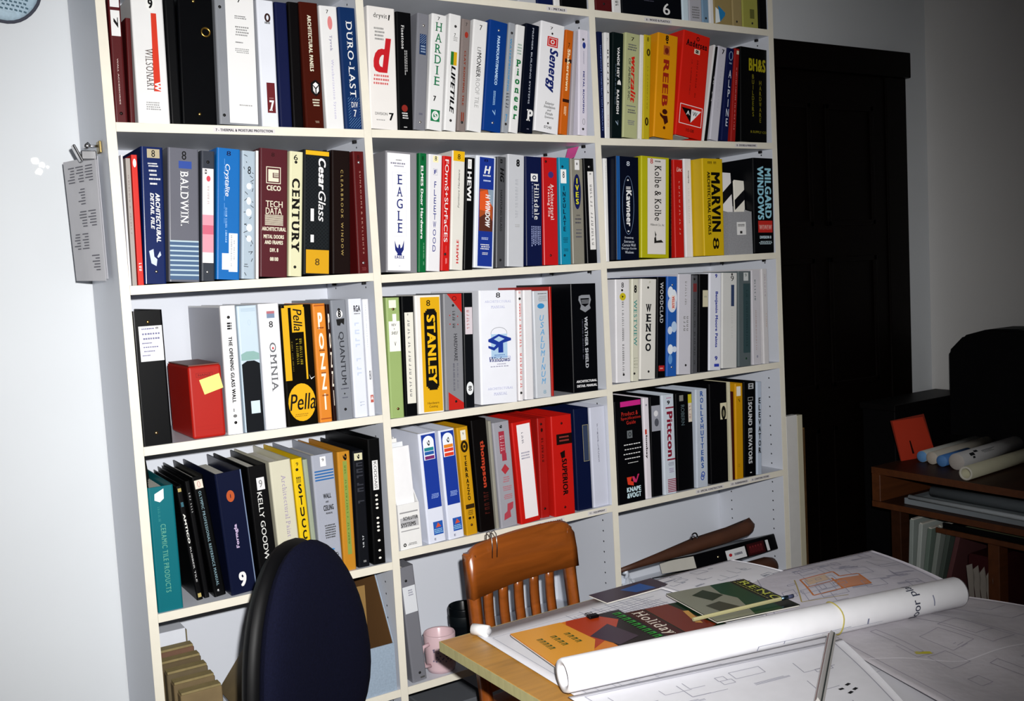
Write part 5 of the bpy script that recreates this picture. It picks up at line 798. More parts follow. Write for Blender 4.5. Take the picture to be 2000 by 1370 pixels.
    ('3D', 5, (1.6809, 0, 0.8104, 0.0478, 0.308, 1.8), '#c2cad6', 'pale blue white binder with stacked blue letters', [('T', 'ROLLSHUTTERS', 0.36, 0.66, 0.02, 0.82, 's', '#3a62a8', 'b'), ('O', 0.35, 0.72, 0.84, 0.9, '#3a5ab0', 0.2), ('O', 0.3, 0.65, 0.87, 0.93, '#3a5ab0', 0.2)], {}),
    ('3D', 6, (1.7589, 0.004, 0.8104, 0.076, 0.3173, 1.24), '#0b0b0f', 'wide black binder with cream picture sticker', [('R', 0.6, 0.98, 0.2, 0.365, '#d8d2b4', 'spine_label'), ('E', 0.66, 0.94, 0.23, 0.37, '#1a1a16'), ('E', 0.74, 0.86, 0.27, 0.34, '#8a866c')], {}),
    ('3D', 7, (1.8079, 0.002, 0.8104, 0.0095, 0.3175, 0.7), '#cfcab0', 'thin cream book', [], {'kind': 'book'}),
    ('3D', 8, (1.8227, 0.006, 0.8104, 0.0085, 0.2844, 1.27), '#48130f', 'thin maroon book', [], {'kind': 'book'}),
    ('3D', 9, (1.8449, 0.002, 0.8104, 0.0343, 0.308, 1.95), '#ce9a14', 'golden yellow binder with white sticker', [('R', 0.1, 0.72, 0.03, 0.13, '#e9e4da', 'spine_label'), ('T', '7', 0.35, 0.6, 0.15, 0.2, 'd', '#5a4408', ''), ('L', 0.2, 0.5, 0.84, 0.88, 2, '#a87f10', 'h')], {}),
    ('3D', 10, (1.8915, 0.002, 0.8104, 0.0544, 0.3088, 2.32), '#0b0c10', 'black binder with white vertical lettering', [('R', 0.35, 0.82, 0.02, 0.08, '#b5b8bc', 'spine_label'), ('T', 'H', 0.45, 0.7, 0.03, 0.07, 'd', '#0c0d10', 'b'), ('F', 0.3, 0.75, 0.165, 0.2, '#ccc', 0.0012), ('T', 'SOUND ELEVATORS', 0.32, 0.66, 0.215, 0.865, 'd', '#c9ccd0', 'b'), ('R', 0.45, 0.6, 0.955, 0.965, '#ddd', 'spine_label')], {}),
    ('3D', 11, (1.9358, 0.004, 0.8104, 0.0234, 0.3032, 2.35), '#bbc6d6', 'thin pale blue binder with black letters', [('T', 'ELEVATOR', 0.25, 0.85, 0.17, 0.785, 's', '#222', 'b')], {}),
]
for row in BINDERS:
    binder(*row[:6], **row[6])

# ------------------------------------------------------------------ other things on the shelves
def holder_mesh(bm, w, d, hf, hb, t, cut):
    """open magazine holder: low front, tall back, sides cut on a slope"""
    add_box(bm, -w / 2, w / 2, 0, t, 0, hf)
    add_box(bm, -w / 2, w / 2, d - t, d, 0, hb)
    add_box(bm, -w / 2 + t, w / 2 - t, t, d - t, 0, t)
    for sx in (-1, 1):
        x0, x1 = (-w / 2, -w / 2 + t) if sx < 0 else (w / 2 - t, w / 2)
        prof = [(t, 0), (d - t, 0), (d - t, hb), (cut, hb), (t, hf)]
        a = [bm.verts.new((x0, y, z)) for y, z in prof]
        c = [bm.verts.new((x1, y, z)) for y, z in prof]
        bm.faces.new(a); bm.faces.new(c[::-1])
        for i in range(5):
            j = (i + 1) % 5
            bm.faces.new((a[i], c[i], c[j], a[j]))

# grey magazine holder with loose brochures, second shelf, right bay
t = thing('magazine_holder', 'speckled grey magazine holder stuffed with brochures beside the wide black binder', 'holder', (1.8879, .004, 1.5299))
bm = bmesh.new(); holder_mesh(bm, .105, .24, .135, .2, .0025, .225)
bm_obj('holder_body', bm, mat('#8f9094', .7, 'speckle'), t)
Deco(-.05, .05, .135, t).run([('R', .35, .75, .24, .54, '#e2e2e2', 'paper_label'), ('G', .4, .7, .29, .35, 5, '#222', 'h'), ('R', .48, .58, .45, .51, '#333', 'printed_mark')])
BRO = [('#ece9df', .02, .018, 5, .235, .045, 'cream brochure foremost in the grey magazine holder'),
       ('#e8e6e6', -.01, .04, 3, .262, .05, 'white folded brochure with black band in the grey magazine holder'),
       ('#16161c', -.032, .055, 10, .225, .03, 'black brochure slanting in the grey magazine holder'),
       ('#dccfd8', .006, .07, -2, .285, .04, 'tall pale pink brochure in the grey magazine holder'),
       ('#2b3f94', .028, .088, 3, .24, .03, 'blue brochure at right of the grey magazine holder'),
       ('#c9ccd4', .0, .12, -3, .292, .07, 'pale grey leaflet rearmost in the grey magazine holder')]
for c, x, y, ang, h, w, lab in BRO:
    o = thing('brochure', lab, 'brochure', (1.8879 + x, .004 + y, 1.5345), (math.radians(-5), math.radians(ang), 0), 'brochures in the grey magazine holder')
    box('leaflet_cover', -w / 2, w / 2, 0, .0024, .002, h, mat(c, .5), o, .0006, 1)
    box('leaflet_pages', -w / 2 + .001, w / 2 - .001, .0026, .006, .004, h - .003, PAGE, o)
    obj('leaflet_stripe', [(-w / 2, -.0004, h * .58), (w / 2, -.0004, h * .74), (w / 2, -.0004, h * .88), (-w / 2, -.0004, h * .72)], [(0, 1, 2, 3)], mat('#15151a' if c[1] in 'ec' else '#b9bcc8', .5), o)

# red box with sticky note, third shelf, left bay
t = thing('file_box', 'bright red upright box with a yellow sticky note, third shelf, left bay', 'box', (.1713, .008, 1.175))
box('box_body', -.038, .038, 0, .19, 0, .168, mat('#b02317', .45, 'vinyl'), t, .006, 3)
box('box_lid_rim', -.0355, .0355, .004, .186, .168, .1705, mat('#7a4a40', .5), t)
bm = bmesh.new()
vs = [bm.verts.new(p) for p in ((-.014, -.0008, .112), (.0385, -.0012, .126), (.034, -.0022, .098), (-.0045, -.0026, .086), )]
vs = [bm.verts.new(p) for p in ((-.015, -.0008, .135), (.0315, -.0010, .147), (.0378, -.0045, .113), (-.006, -.0040, .101))]
for v in bm.verts[:]:
    if not v.link_faces and v not in vs: bm.verts.remove(v)
bm.faces.new(vs)
bm_obj('sticky_note', bm, mat('#e6d67a', .7, 'paper'), t)
Deco(-.038, .038, .168, t).run([('F', .22, .72, .1, .16, '#7a140c', .0007), ('T', 'NANZ', .28, .66, .115, .145, 'h', '#6a100a', ''), ('R', .1, .9, .83, .836, '#a81f14', 'embossed_line'), ('R', .1, .9, .88, .886, '#a81f14', 'embossed_line')])

# white magazine holder, fourth shelf, middle bay
t = thing('magazine_holder', 'white card magazine holder with grey logo at left end of middle bay', 'holder', (.6640, .004, .8172), (0, math.radians(-1.2), 0))
bm = bmesh.new(); holder_mesh(bm, .062, .24, .118, .275, .0025, .12)
bm_obj('holder_body', bm, mat('#e3e3e2', .6, 'paper'), t)
Deco(-.031, .031, .118, t).run([('R', .08, .92, .17, .2, '#9a9a9c', 'printed_line'), ('R', .08, .92, .3, .52, '#b9b9bc', 'logo_block'), ('T', 'SCHLUTER', .22, .9, .28, .36, 'h', '#444', 'b'), ('T', 'SYSTEMS', .1, .78, .41, .5, 'h', '#444', 'b'), ('R', .08, .92, .58, .6, '#9a9a9c', 'printed_line'), ('O', .13, .27, .86, .94, '#222', .3), ('L', .35, .8, .87, .93, 2, '#666', 'h')])
for q, (c, h) in enumerate((('#e8e8ea', .262), ('#dfe2e6', .268), ('#e6e4e0', .272), ('#c9d4de', .28))):
    o = thing('catalogue', ['white catalogue foremost in the white magazine holder', 'second catalogue from front in the white magazine holder', 'third catalogue from front in the white magazine holder', 'pale blue catalogue rearmost in the white magazine holder'][q], 'catalogue', (.6640, .012 + .035 * q, .8205), (math.radians(-3), math.radians(-1.2), 0), 'catalogues in the white magazine holder')
    box('catalogue_cover', -.0265, .0265, 0, .004, 0, h, mat(c, .5, 'paper'), o, .0008, 1)
    box('catalogue_pages', -.025, .025, .0042, .016, .001, h - .003, PAGE, o)

# pink paper slip on the binders, second shelf, middle bay
vs = [(1.238, .035, 1.822), (1.262, .02, 1.832), (1.301, .05, 1.866), (1.279, .075, 1.862)]
vs2 = [(a, b + .001, c - .001) for a, b, c in vs]
tag(obj('paper_slip', vs + vs2, [(0, 1, 2, 3), (7, 6, 5, 4), (0, 4, 5, 1), (1, 5, 6, 2), (2, 6, 7, 3), (3, 7, 4, 0)], mat('#d8529a', .6, 'paper')), 'bright pink paper slip lying over binder tops in middle bay', 'paper')

# bottom shelf of the left bay
BZ = .4562
TAN = ['#7d6a48', '#6d5c3e', '#5e5138', '#58492f', '#6a4b38']
LABT = ['front brown sample board standing at the bottom of left bay', 'second brown sample board from front, bottom of left bay', 'third brown sample board from front, bottom of left bay', 'fourth brown sample board from front, bottom of left bay', 'rearmost brown sample board, bottom of left bay']
for q in range(5):
    x0 = .058 - .006 * q; y0 = .012 + .034 * q; top = .593 - BZ + .0155 * q
    o = thing('sample_board', LABT[q], 'board', (x0 + .048, y0, BZ), (0, 0, 0), 'brown sample boards at the bottom of the left bay')
    box('board_body', -.048, .048, 0, .031, 0, top - .006, mat(TAN[q], .75, 'leather'), o, .002, 1)
    box('board_cap', -.046, .046, .001, .03, top - .0058, top, mat('#8a7b52', .75, 'ply'), o, .001, 1)
o = thing('sample_box', 'thin white box behind the brown sample boards', 'box', (.075, .2, BZ))
box('box_body', -.045, .05, 0, .06, 0, .225, mat('#d5d9e2', .6, 'paper'), o, .001, 1)
box('box_side', .0505, .053, .0, .06, 0, .22, mat('#6a6040', .7, 'paper'), o)
o = thing('catalogue', 'tilted brown catalogue with white lettered edge beside the sample boards', 'catalogue', (.197, .012, BZ + .0005), (0, math.radians(38), 0))
box('catalogue_cover', -.026, -.002, .004, .2, .032, .25, mat('#6f5f40', .7, 'leather'), o, .002, 1)
box('catalogue_edge', -.002, .026, .004, .2, .032, .25, mat('#d6d2c6', .7, 'paper'), o, .001, 1)
V_, F_ = text_in_box('STAC', .002, .012, .10, .21, 'u', 'b')
obj('edge_lettering', [(v[0], .0035 - 2e-5 * v[2], v[1]) for v in V_], F_, mat('#222', .6), o)
for q in range(3):
    box('page_line', .0145 + .0035 * q, .0152 + .0035 * q, .0032, .004, .045, .24, mat('#8d8778', .7), o)
t = thing('magazine_holder', 'blue grey stone patterned magazine holder with brown inside, bottom of left bay', 'holder', (.548, .004, BZ))
bm = bmesh.new(); holder_mesh(bm, .098, .25, .125, .305, .0025, .10)
bm_obj('holder_body', bm, mat('#93a4b6', .7, 'speckle'), t)
bm = bmesh.new()
for sx in (-1, 1):
    x0, x1 = (-.0462, -.0456) if sx < 0 else (.0456, .0462)
    prof = [(.004, .004), (.246, .004), (.246, .303), (.101, .303), (.004, .1235)]
    a = [bm.verts.new((x0, y, z)) for y, z in prof]; c = [bm.verts.new((x1, y, z)) for y, z in prof]
    bm.faces.new(a); bm.faces.new(c[::-1])
    for i in range(5): bm.faces.new((a[i], c[i], c[(i + 1) % 5], a[(i + 1) % 5]))
add_box(bm, -.0455, .0455, .246, .247, .004, .303)
bm_obj('kraft_lining', bm, mat('#6d4a22', .75, 'paper'), t)
o = thing('folder', 'brown kraft folder inside the stone patterned magazine holder', 'folder', (.53, .06, BZ + .004))
box('folder_front', -.02, .02, 0, .0015, 0, .27, mat('#8a6a36', .7, 'paper'), o)
box('folder_papers', -.019, .019, .0018, .012, .001, .26, PAGE, o)

# bottom shelf of the middle bay
t = thing('ring_binder', 'slim grey binder leaning against the upright, bottom of middle bay', 'binder', (.668, .012, BZ + .002), (0, math.radians(-3.6), 0))
V_, F_ = shell(.042, .312, .265, .003, .0045)
obj('cover', V_, F_, mat('#7c7d84', .5, 'vinyl'), t)
box('pages', -.016, .012, .03, .25, .006, .295, PAGE, t)
Deco(-.018, .018, .312, t).run([('V', .35, .12, '#222'), ('R', .0, 1, .17, .4, '#d6d9de', 'spine_label'), ('L', .4, .8, .2, .26, 3, '#889', 'h'), ('V', .55, .93, '#222'), ('R', .55, .9, .965, .98, '#555', 'printed_mark')])
t = thing('mug', 'pale pink mug with flower print on the bottom shelf', 'mug', (.752, .05, BZ))
lathe('mug_body', [(0, .006), (.036, .006), (.038, .1), (.0415, .104), (.0435, .1), (.0405, .012), (.036, .0), (0, 0)], mat('#d3b9be', .25, 'vinyl'), t, 28)
tube('mug_handle', [(-.036, -.012, .082), (-.06, -.018, .08), (-.068, -.02, .055), (-.058, -.018, .028), (-.036, -.012, .022)], .0055, mat('#cdb2b8', .25), t, 8)
V_, F_ = [], []
rn = random.Random(3)
for q in range(26):
    a = math.radians(rn.uniform(215, 300)); zz = rn.uniform(.035, .08); n = len(V_)
    for k in range(5):
        b2 = k * 2 * math.pi / 5; s_ = rn.uniform(.0015, .0035)
        aa = a + s_ * math.cos(b2) / .042
        V_.append((.0436 * math.cos(aa), .0436 * math.sin(aa), zz + s_ * math.sin(b2)))
    F_.append(tuple(range(n, n + 5)))
obj('flower_print', V_, F_, mat('#7d7488', .5), t)['kind'] = 'stuff'
t = thing('cup', 'round black cup standing behind the pink mug', 'cup', (.886, .15, BZ))
lathe('cup_body', [(0, .004), (.039, .004), (.0405, .118), (.043, .121), (.0445, .117), (.0425, .004), (.04, 0), (0, 0)], mat('#0d1216', .3), t, 28)
lathe('cup_band', [(.0436, .07), (.0447, .072), (.045, .095), (.0441, .098)], mat('#11181c', .5), t, 28)
t = thing('drawing_bundle', 'bundle of dark edged papers on the lowest shelf of middle bay', 'papers', (.80, .02, .1205))
for q in range(4):
    box('loose_sheets', -.11 + .006 * q, .1 - .004 * q, .0 + .008 * q, .23, .001 + .058 * q, .056 + .058 * q, mat(['#b9bcc4', '#2a2c30', '#c9ccd2', '#55585e'][q], .7, 'paper'), t, .003, 1)

# bottom shelf of the right bay: leather rolls and a binder lying down
LEATHER = mat('#4a2a1a', .6, 'leather')
t = thing('leather_roll', 'thick brown rounded leather roll under the flat black binder', 'roll', (1.712, .022, BZ))
bm = bmesh.new()
add_tube(bm, [(-.3, .0, .028), (-.29, .0, .028), (-.1, 0, .031), (.15, 0, .0335), (.262, 0, .0335), (.288, 0, .0335), (.299, 0, .0335)], [.006, .025, .03, .033, .033, .026, .007], 16)
bm_obj('roll_body', bm, LEATHER, t, True)
tube('roll_strap', [(-.05 + .0, .0335 * math.cos(a), .0335 + .0335 * math.sin(a)) for a in [k * math.pi / 8 for k in range(17)]], .003, mat('#3a2014', .6, 'leather'), t, 6)
t = thing('ring_binder', 'black binder with white and dark red labels lying on its side', 'binder', (1.84, .012, .5395), (math.radians(-19), 0, 0))
V_, F_ = shell(.052, .36, .24, .003, .0045)
rotm = Matrix.Rotation(math.radians(90), 4, 'Y')
cv = obj('cover', V_, F_, mat('#0c0c10', .3, 'vinyl'), t)
for v in cv.data.vertices: v.co = Vector((v.co.z - .18, v.co.y, v.co.x + .03))
box('pages', -.15, .15, .03, .22, .012, .05, PAGE, t)
D2 = Deco(-.18, .18, .052, t); D2.y = 0
for dd in [('R', .36, .6, .2, .85, '#d9dadd', 'spine_label'), ('E', .39, .43, .42, .62, '#b0303a'), ('L', .45, .57, .45, .62, 1, '#667', 'h'), ('R', .62, .84, .15, .88, '#3a1216', 'spine_label'), ('G', .65, .82, .3, .75, 5, '#70282c', 'h'), ('R', .86, .895, .18, .85, '#d9dadd', 'spine_label')]:
    D2.run([dd]); D2.acc = {}
lathe('rivet', [(0, .0025), (.003, .002), (.0042, 0)], mat('#d9c9a0', .3, 'metal'), t, 10, (-.085, 0, .03), axis='y')
tube('cord', [(-.12, -.002, .012), (-.2, -.004, .006), (-.3, -.002, .004)], .002, mat('#1a2230', .4), t, 6)
t = thing('leather_roll', 'tapering brown leather roll resting on top of the flat binder', 'roll', (1.655, .045, .612), (0, math.radians(-.5), 0))
bm = bmesh.new()
rg = add_tube(bm, [(-.3, 0, -.012), (-.22, 0, -.008), (-.1, 0, -.002), (.02, 0, .004), (.15, 0, .008), (.24, 0, .014), (.265, 0, .022), (.28, 0, .02)], [.006, .009, .017, .022, .024, .026, .024, .012], 12)
for i, ring in enumerate(rg):
    for k, v in enumerate(ring): v.co.z *= 1 + .12 * math.sin(i * 1.7 + k * 2.1)
bm_obj('roll_body', bm, LEATHER, t, True)
tube('metal_loop', [(.02 + .012 * math.cos(a), -.004, .033 + .012 * math.sin(a)) for a in [k * math.pi / 7 for k in range(15)]], .0025, mat('#55555a', .3, 'metal'), t, 6)
t = thing('cord_bundle', 'crumpled black cord bundle at right end of the bottom shelf', 'cord', (1.975, .05, BZ))
rn = random.Random(11)
for q in range(3):
    tube('cord_loop', [(rn.uniform(-.05, .05), rn.uniform(-.03, .03), .006 + .005 * q + rn.uniform(0, .014)) for k in range(9)], .005, mat('#141416', .6), t, 6)
t = thing('plastic_bag', 'clear crumpled plastic bag beside the leather roll', 'bag', (1.40, .02, BZ))
bm = bmesh.new()
bmesh.ops.create_icosphere(bm, subdivisions=3, radius=1)
for v in bm.verts:
    k = 1 + .22 * math.sin(v.co.x * 9 + v.co.z * 6) * math.cos(v.co.y * 8)
    v.co = Vector((v.co.x * .038 * k, v.co.y * .03 * k + .03, .06 + v.co.z * .056 * k))
    v.co.z = max(v.co.z, .001)
bm_obj('bag_body', bm, mat('#c3cad6', .18, 'paper'), t)
tube('bag_knot', [(0, .03, .112), (.004, .028, .125), (-.006, .03, .135)], [.008, .005, .011], mat('#c3cad6', .18, 'paper'), t, 8)

# planks standing by the bookcase, in front of the door
o = thing('plank', 'white plank standing upright against right side of the bookcase', 'plank', (2.0675, 0, 0))
box('plank_face', 0, .052, .004, .026, 0, .985, mat('#c9c8c6', .6, 'paper'), o, .001, 1)
box('plank_edge', .0525, .078, .004, .026, 0, .982, mat('#b3ad97', .6, 'paper'), o, .001, 1)
o = thing('plank', 'thin brown wooden strip standing beside the white plank', 'plank', (2.148, .006, 0))
box('strip_body', 0, .009, 0, .02, 0, .93, mat('#4a3216', .6, 'wood'), o)
box('strip_end', .0005, .0085, .0005, .0195, .9302, .936, mat('#6a4a22', .6, 'wood'), o)

# clip and papers on the outer side of the bookcase
t = thing('bulldog_clip', 'steel bulldog clip hung on a hook on the side of bookcase', 'clip', (-.002, .075, 1.842))
box('hook_plate', -.004, .0015, -.016, .012, -.012, .014, mat('#8a7a50', .4, 'metal'), t, .001, 1)
tube('hook', [(-.004, 0, .004), (-.018, .004, .004), (-.024, .006, .012)], .0028, mat('#c0c0c4', .25, 'metal'), t, 8)
box('clip_jaw', -.04, -.008, -.003, .016, -.026, -.006, mat('#9a9a9c', .3, 'metal'), t, .002, 1)
box('clip_handle', -.050, -.044, -.006, .02, -.012, .028, mat('#b0b0b2', .25, 'metal'), t, .002, 1, Matrix.Rotation(math.radians(-24), 4, 'Y'))
lathe('clip_spring', [(0, .012), (.006, .012), (.006, -.012), (0, -.012)], mat('#c9c9cc', .25, 'metal'), t, 10, (-.026, .004, .004), axis='y')
def paper_mesh(name, p0, p1, ztop, zbot, m, parent, bow=.01, n=8, off=0, thick=.0008):
    V_, F_ = [], []
    for i in range(n + 1):
        f = i / n
        x = p0[0] + (p1[0] - p0[0]) * f; y = p0[1] + (p1[1] - p0[1]) * f
        for j in range(n + 1):
            g = j / n
            b = bow * math.sin(math.pi * f) * g - .008 * g * math.sin(2.2 * f)
            V_.append((x - b + off, y - b * .4, ztop + (zbot - ztop) * g + .004 * f * g))
    k = (n + 1) ** 2
    V_ += [(a + thick, b + thick * .5, c) for a, b, c in V_[:k]]
    for i in range(n):
        for j in range(n):
            q = i * (n + 1) + j
            F_.append((q, q + 1, q + n + 2, q + n + 1)); F_.append((k + q, k + q + n + 1, k + q + n + 2, k + q + 1))
    for i in range(n):
        for a, b in ((i * (n + 1), (i + 1) * (n + 1)), (i * (n + 1) + n, (i + 1) * (n + 1) + n), (i, i + 1), (n * (n + 1) + i, n * (n + 1) + i + 1)):
            F_.append((a, b, k + b, k + a))
    return obj(name, V_, F_, m, parent, False)
pp = thing('printed_list', 'printed sheets coloured in grey shade hanging from the clip at side of bookcase', 'papers', (0, 0, 0))
paper_mesh('back_sheet', (-.006, .088), (-.034, .2), 1.826, 1.552, mat('#d4d4da', .6, 'paper'), pp, .004)
fs = paper_mesh('front_sheet', (-.014, .07), (-.06, .20), 1.824, 1.548, mat('#b9b9be', .6, 'paper'), pp, .008)  # the sheet's turn away from the flash is put into its grey
V_, F_ = [], []
rn = random.Random(5)
for blk in range(5):
    for col_ in range(3):
        if rn.random() < .25: continue
        for ln in range(6):
            f0 = .1 + .28 * col_; f1 = f0 + rn.uniform(.12, .24); z_ = 1.805 - blk * .05 - ln * .0065
            n = len(V_)
            for f, zz in ((f0, z_), (f1, z_), (f1, z_ + .0026), (f0, z_ + .0026)):
                g = (1.824 - zz) / .276
                b = .008 * math.sin(math.pi * f) * g - .008 * g * math.sin(2.2 * f)
                V_.append((-.014 - .046 * f - b - .0014, .07 + .13 * f - b * .4 - .0007, zz))
            F_.append((n, n + 1, n + 2, n + 3))
obj('printed_columns', V_, F_, mat('#6a6a72', .6), fs)['kind'] = 'stuff'

# wall ornament cropped by the top edge
t = thing('wall_ornament', 'pale blue oval woven ornament on the wall, cut by top edge', 'ornament', (-.135, BACK_Y - .002, 2.235))
V_, F_ = [], []
n, rings = 32, 7
for r_ in range(rings + 1):
    f = r_ / rings
    for k in range(n):
        a = 2 * math.pi * k / n
        V_.append((.072 * f * math.cos(a) * (1 + .04 * math.cos(3 * a)), -.004 - .02 * (1 - f ** 3), .075 * f * math.sin(a)))
for r_ in range(rings):
    for k in range(n):
        q = r_ * n + k; w_ = r_ * n + (k + 1) % n
        F_.append((q, w_, w_ + n, q + n))
k0 = len(V_)
V_ += [(v[0], 0, v[2]) for v in V_[rings * n:(rings + 1) * n]]
for k in range(n): F_.append((rings * n + k, rings * n + (k + 1) % n, k0 + (k + 1) % n, k0 + k))
obj('ornament_body', V_, F_, mat('#a9c0cf', .7, 'speckle'), t, True)
tube('rim', [(.073 * math.cos(a) * (1 + .04 * math.cos(3 * a)), -.004, .076 * math.sin(a)) for a in [k * math.pi / 16 for k in range(33)]], .004, mat('#4a4c58', .7), t, 6)  # dark tube drawn for the shadow outline around the ornament
V_, F_ = [], []
for i in range(5):
    for j in range(9):
        x_ = -.045 + .01 * j + .004 * (i % 2); z_ = -.012 - .0085 * i - .002 * j * .5
        y_ = -.0262 + .02 * min(1, ((x_ / .072) ** 2 + (z_ / .075) ** 2)) ** 1.5
        n0 = len(V_)
        V_ += [(x_, y_ - .001, z_), (x_ + .006, y_ - .001, z_ - .002), (x_ + .007, y_ - .001, z_ + .002), (x_ + .001, y_ - .001, z_ + .004)]
        F_.append((n0, n0 + 1, n0 + 2, n0 + 3))
obj('woven_pattern', V_, F_, mat('#56707e', .7), t)['kind'] = 'stuff'
# filler on the wall
t = thing('wall_filler', 'small bright white filler spots on the wall beside bookcase', 'filler', (-.09, BACK_Y, 1.835))
rn = random.Random(8)
for x_, z_, s_ in ((-.012, .006, .012), (.002, -.004, .009), (-.006, -.02, .01), (.014, -.008, .005)):
    V_ = [(x_ + s_ * rn.uniform(.6, 1.1) * math.cos(k * math.pi / 5), -.0012, z_ + s_ * rn.uniform(.6, 1.1) * math.sin(k * math.pi / 5)) for k in range(10)]
    V_ += [(a, -.0001, c) for a, b, c in V_]
    obj('filler_spot', V_, [tuple(range(10))] + [(k, (k + 1) % 10, 10 + (k + 1) % 10, 10 + k) for k in range(10)], mat('#f4f4f4', .3), t)

# ------------------------------------------------------------------ navy office chair
t = thing('office_chair', 'navy upholstered office chair with black shell in front of bookcase', 'chair', (.256, -.315, 0), (0, 0, math.radians(37)))
NAVY = mat('#0b0d20', .9, 'cloth', .1); BLK = mat('#0b0b0e', .5)
def pad(name, hw, hh, th, cz, y0, m, curve=.1, bulge=.6, egg=0.0):
    n, rings = 40, 10
    V_, F_ = [], []
    def P(f, a, s):
        c_, s_ = math.cos(a), math.sin(a)
        x = hw * f * math.copysign(abs(c_) ** .9, c_); z = hh * f * math.copysign(abs(s_) ** .9, s_)
        x *= 1 - egg * z / hh
        y = y0 - curve * (x / hw) ** 2 * .25 + s * th / 2 * math.sqrt(max(0, 1 - f ** 3.2))
        return (x, y, cz + z)
    for s in (-1, 1):
        for r_ in range(rings + 1):
            for k in range(n):
                V_.append(P(math.sin(r_ / rings * math.pi / 2), 2 * math.pi * k / n, s))
    o_ = (rings + 1) * n
    for r_ in range(rings):
        for k in range(n):
            q = r_ * n + k; w_ = r_ * n + (k + 1) % n
            F_.append((q, w_, w_ + n, q + n)); F_.append((o_ + q, o_ + q + n, o_ + w_ + n, o_ + w_))
    return obj(name, V_, F_, m, t, True)
pad('backrest_cushion', .2, .25, .08, .728, 0, NAVY, .08, egg=.2)
pad('backrest_shell', .205, .255, .085, .725, .036, BLK, .08, egg=.2)
tube('back_bar', [(0, .05, .78), (0, .085, .62), (0, .08, .48), (0, .0, .40), (0, -.15, .395)], .018, BLK, t, 10)
pad2 = pad('seat_cushion', .21, .2, .08, 0, 0, NAVY, 0)
for v in pad2.data.vertices: v.co = Vector((v.co.x, -.22 + v.co.z, .455 + v.co.y))
box('seat_pan', -.14, .14, -.36, -.09, .39, .415, BLK, t, .01)
lathe('gas_column', [(0, .08), (.032, .08), (.032, .24), (.02, .25), (.02, .39), (0, .39)], mat('#1a1a1e', .3), t, 16, (0, -.22, 0))
for k in range(5):
    a = 2 * math.pi * k / 5 + .98
    dx, dy = math.cos(a), math.sin(a)
    lg = tube('base_leg', [(0, -.22, .1), (.12 * dx, -.22 + .12 * dy, .095), (.29 * dx, -.22 + .29 * dy, .07)], [.024, .02, .014], BLK, t, 8)
    bm = bmesh.new(); add_tube(bm, [(.29 * dx - .02 * dy, -.22 + .29 * dy + .02 * dx, .027), (.29 * dx + .02 * dy, -.22 + .29 * dy - .02 * dx, .027)], .0265, 14)
    bm_obj('caster', bm, BLK, lg, True)

# ------------------------------------------------------------------ oak chair
t = thing('oak_chair', 'oak slat back chair tucked behind the drafting table', 'chair', (.908, -.175, 0), (0, 0, math.radians(9)))
OAK = mat('#8f4a18', .28, 'wood')
hw = .18
def post(sx):
    bm = bmesh.new()
    pr = [(.0, .45, .026), (.018, .6, .026), (.03, .72, .028), (.036, .8, .03), (.038, .825, .026)]
    last = None
    for y_, z_, w_ in [(0.0, 0.0, .022), (-.012, .25, .025)] + pr:
        xs = (sx * (hw - w_ * .9) - w_ * .0, sx * hw)
        x0, x1 = min(xs), max(xs)
        q = [bm.verts.new(p_) for p_ in ((x0, y_ - .02, z_), (x1, y_ - .02, z_), (x1, y_ + .014, z_), (x0, y_ + .014, z_))]
        if last:
            for i in range(4): bm.faces.new((last[i], last[(i + 1) % 4], q[(i + 1) % 4], q[i]))
        else: bm.faces.new(q[::-1])
        last = q
    bm.faces.new(last)
    bmesh.ops.bevel(bm, geom=[e for e in bm.edges], offset=.004, segments=2, affect='EDGES')
    bm_obj('back_post', bm, OAK, t, True)
post(-1); post(1)
# crest rail: curved, rounded upper corners
bm = bmesh.new()
N_ = 20
cols = []
for i in range(N_ + 1):
    f = -1 + 2 * i / N_
    x = f * (hw + .004); y = .03 + .016 * (1 - f * f)
    ztop = .842 - .03 * max(0, (abs(f) - .8) / .2) ** 2.2 + .006 * (1 - f * f)
    zbot = .715 + .004 * (1 - f * f)
    cols.append([bm.verts.new(p_) for p_ in ((x, y - .026, zbot), (x, y - .022, (zbot + ztop) / 2), (x, y - .014, ztop - .006), (x, y - .004, ztop), (x, y + .008, ztop - .006), (x, y + .004, zbot))])
for a, c in zip(cols, cols[1:]):
    for k in range(6): bm.faces.new((a[k], a[(k + 1) % 6], c[(k + 1) % 6], c[k]))
bm.faces.new(cols[0][::-1]); bm.faces.new(cols[-1])
bm_obj('crest_rail', bm, OAK, t, True)
for k in range(5):
    xc = -.108 + .054 * k
    bm = bmesh.new(); rows_ = []
    for j in range(9):
        g = j / 8; z_ = .50 + .225 * g; y_ = .004 + .03 * g + .012 * math.sin(math.pi * g) + .012 * (1 - (xc / hw) ** 2)
        w_ = .0125
        rows_.append([bm.verts.new(p_) for p_ in ((xc - w_, y_ - .006, z_), (xc, y_ - .009, z_), (xc + w_, y_ - .006, z_), (xc + w_, y_ + .006, z_), (xc - w_, y_ + .006, z_))])
    for a, c in zip(rows_, rows_[1:]):
        for q in range(5): bm.faces.new((a[q], a[(q + 1) % 5], c[(q + 1) % 5], c[q]))
    bm.faces.new(rows_[0][::-1]); bm.faces.new(rows_[-1])
    bm_obj('back_slat', bm, OAK, t, True)
box('lower_rail', -hw + .02, hw - .02, -.012, .012, .475, .51, OAK, t, .004)
box('seat', -.21, .21, -.40, .02, .425, .455, OAK, t, .012, 3)
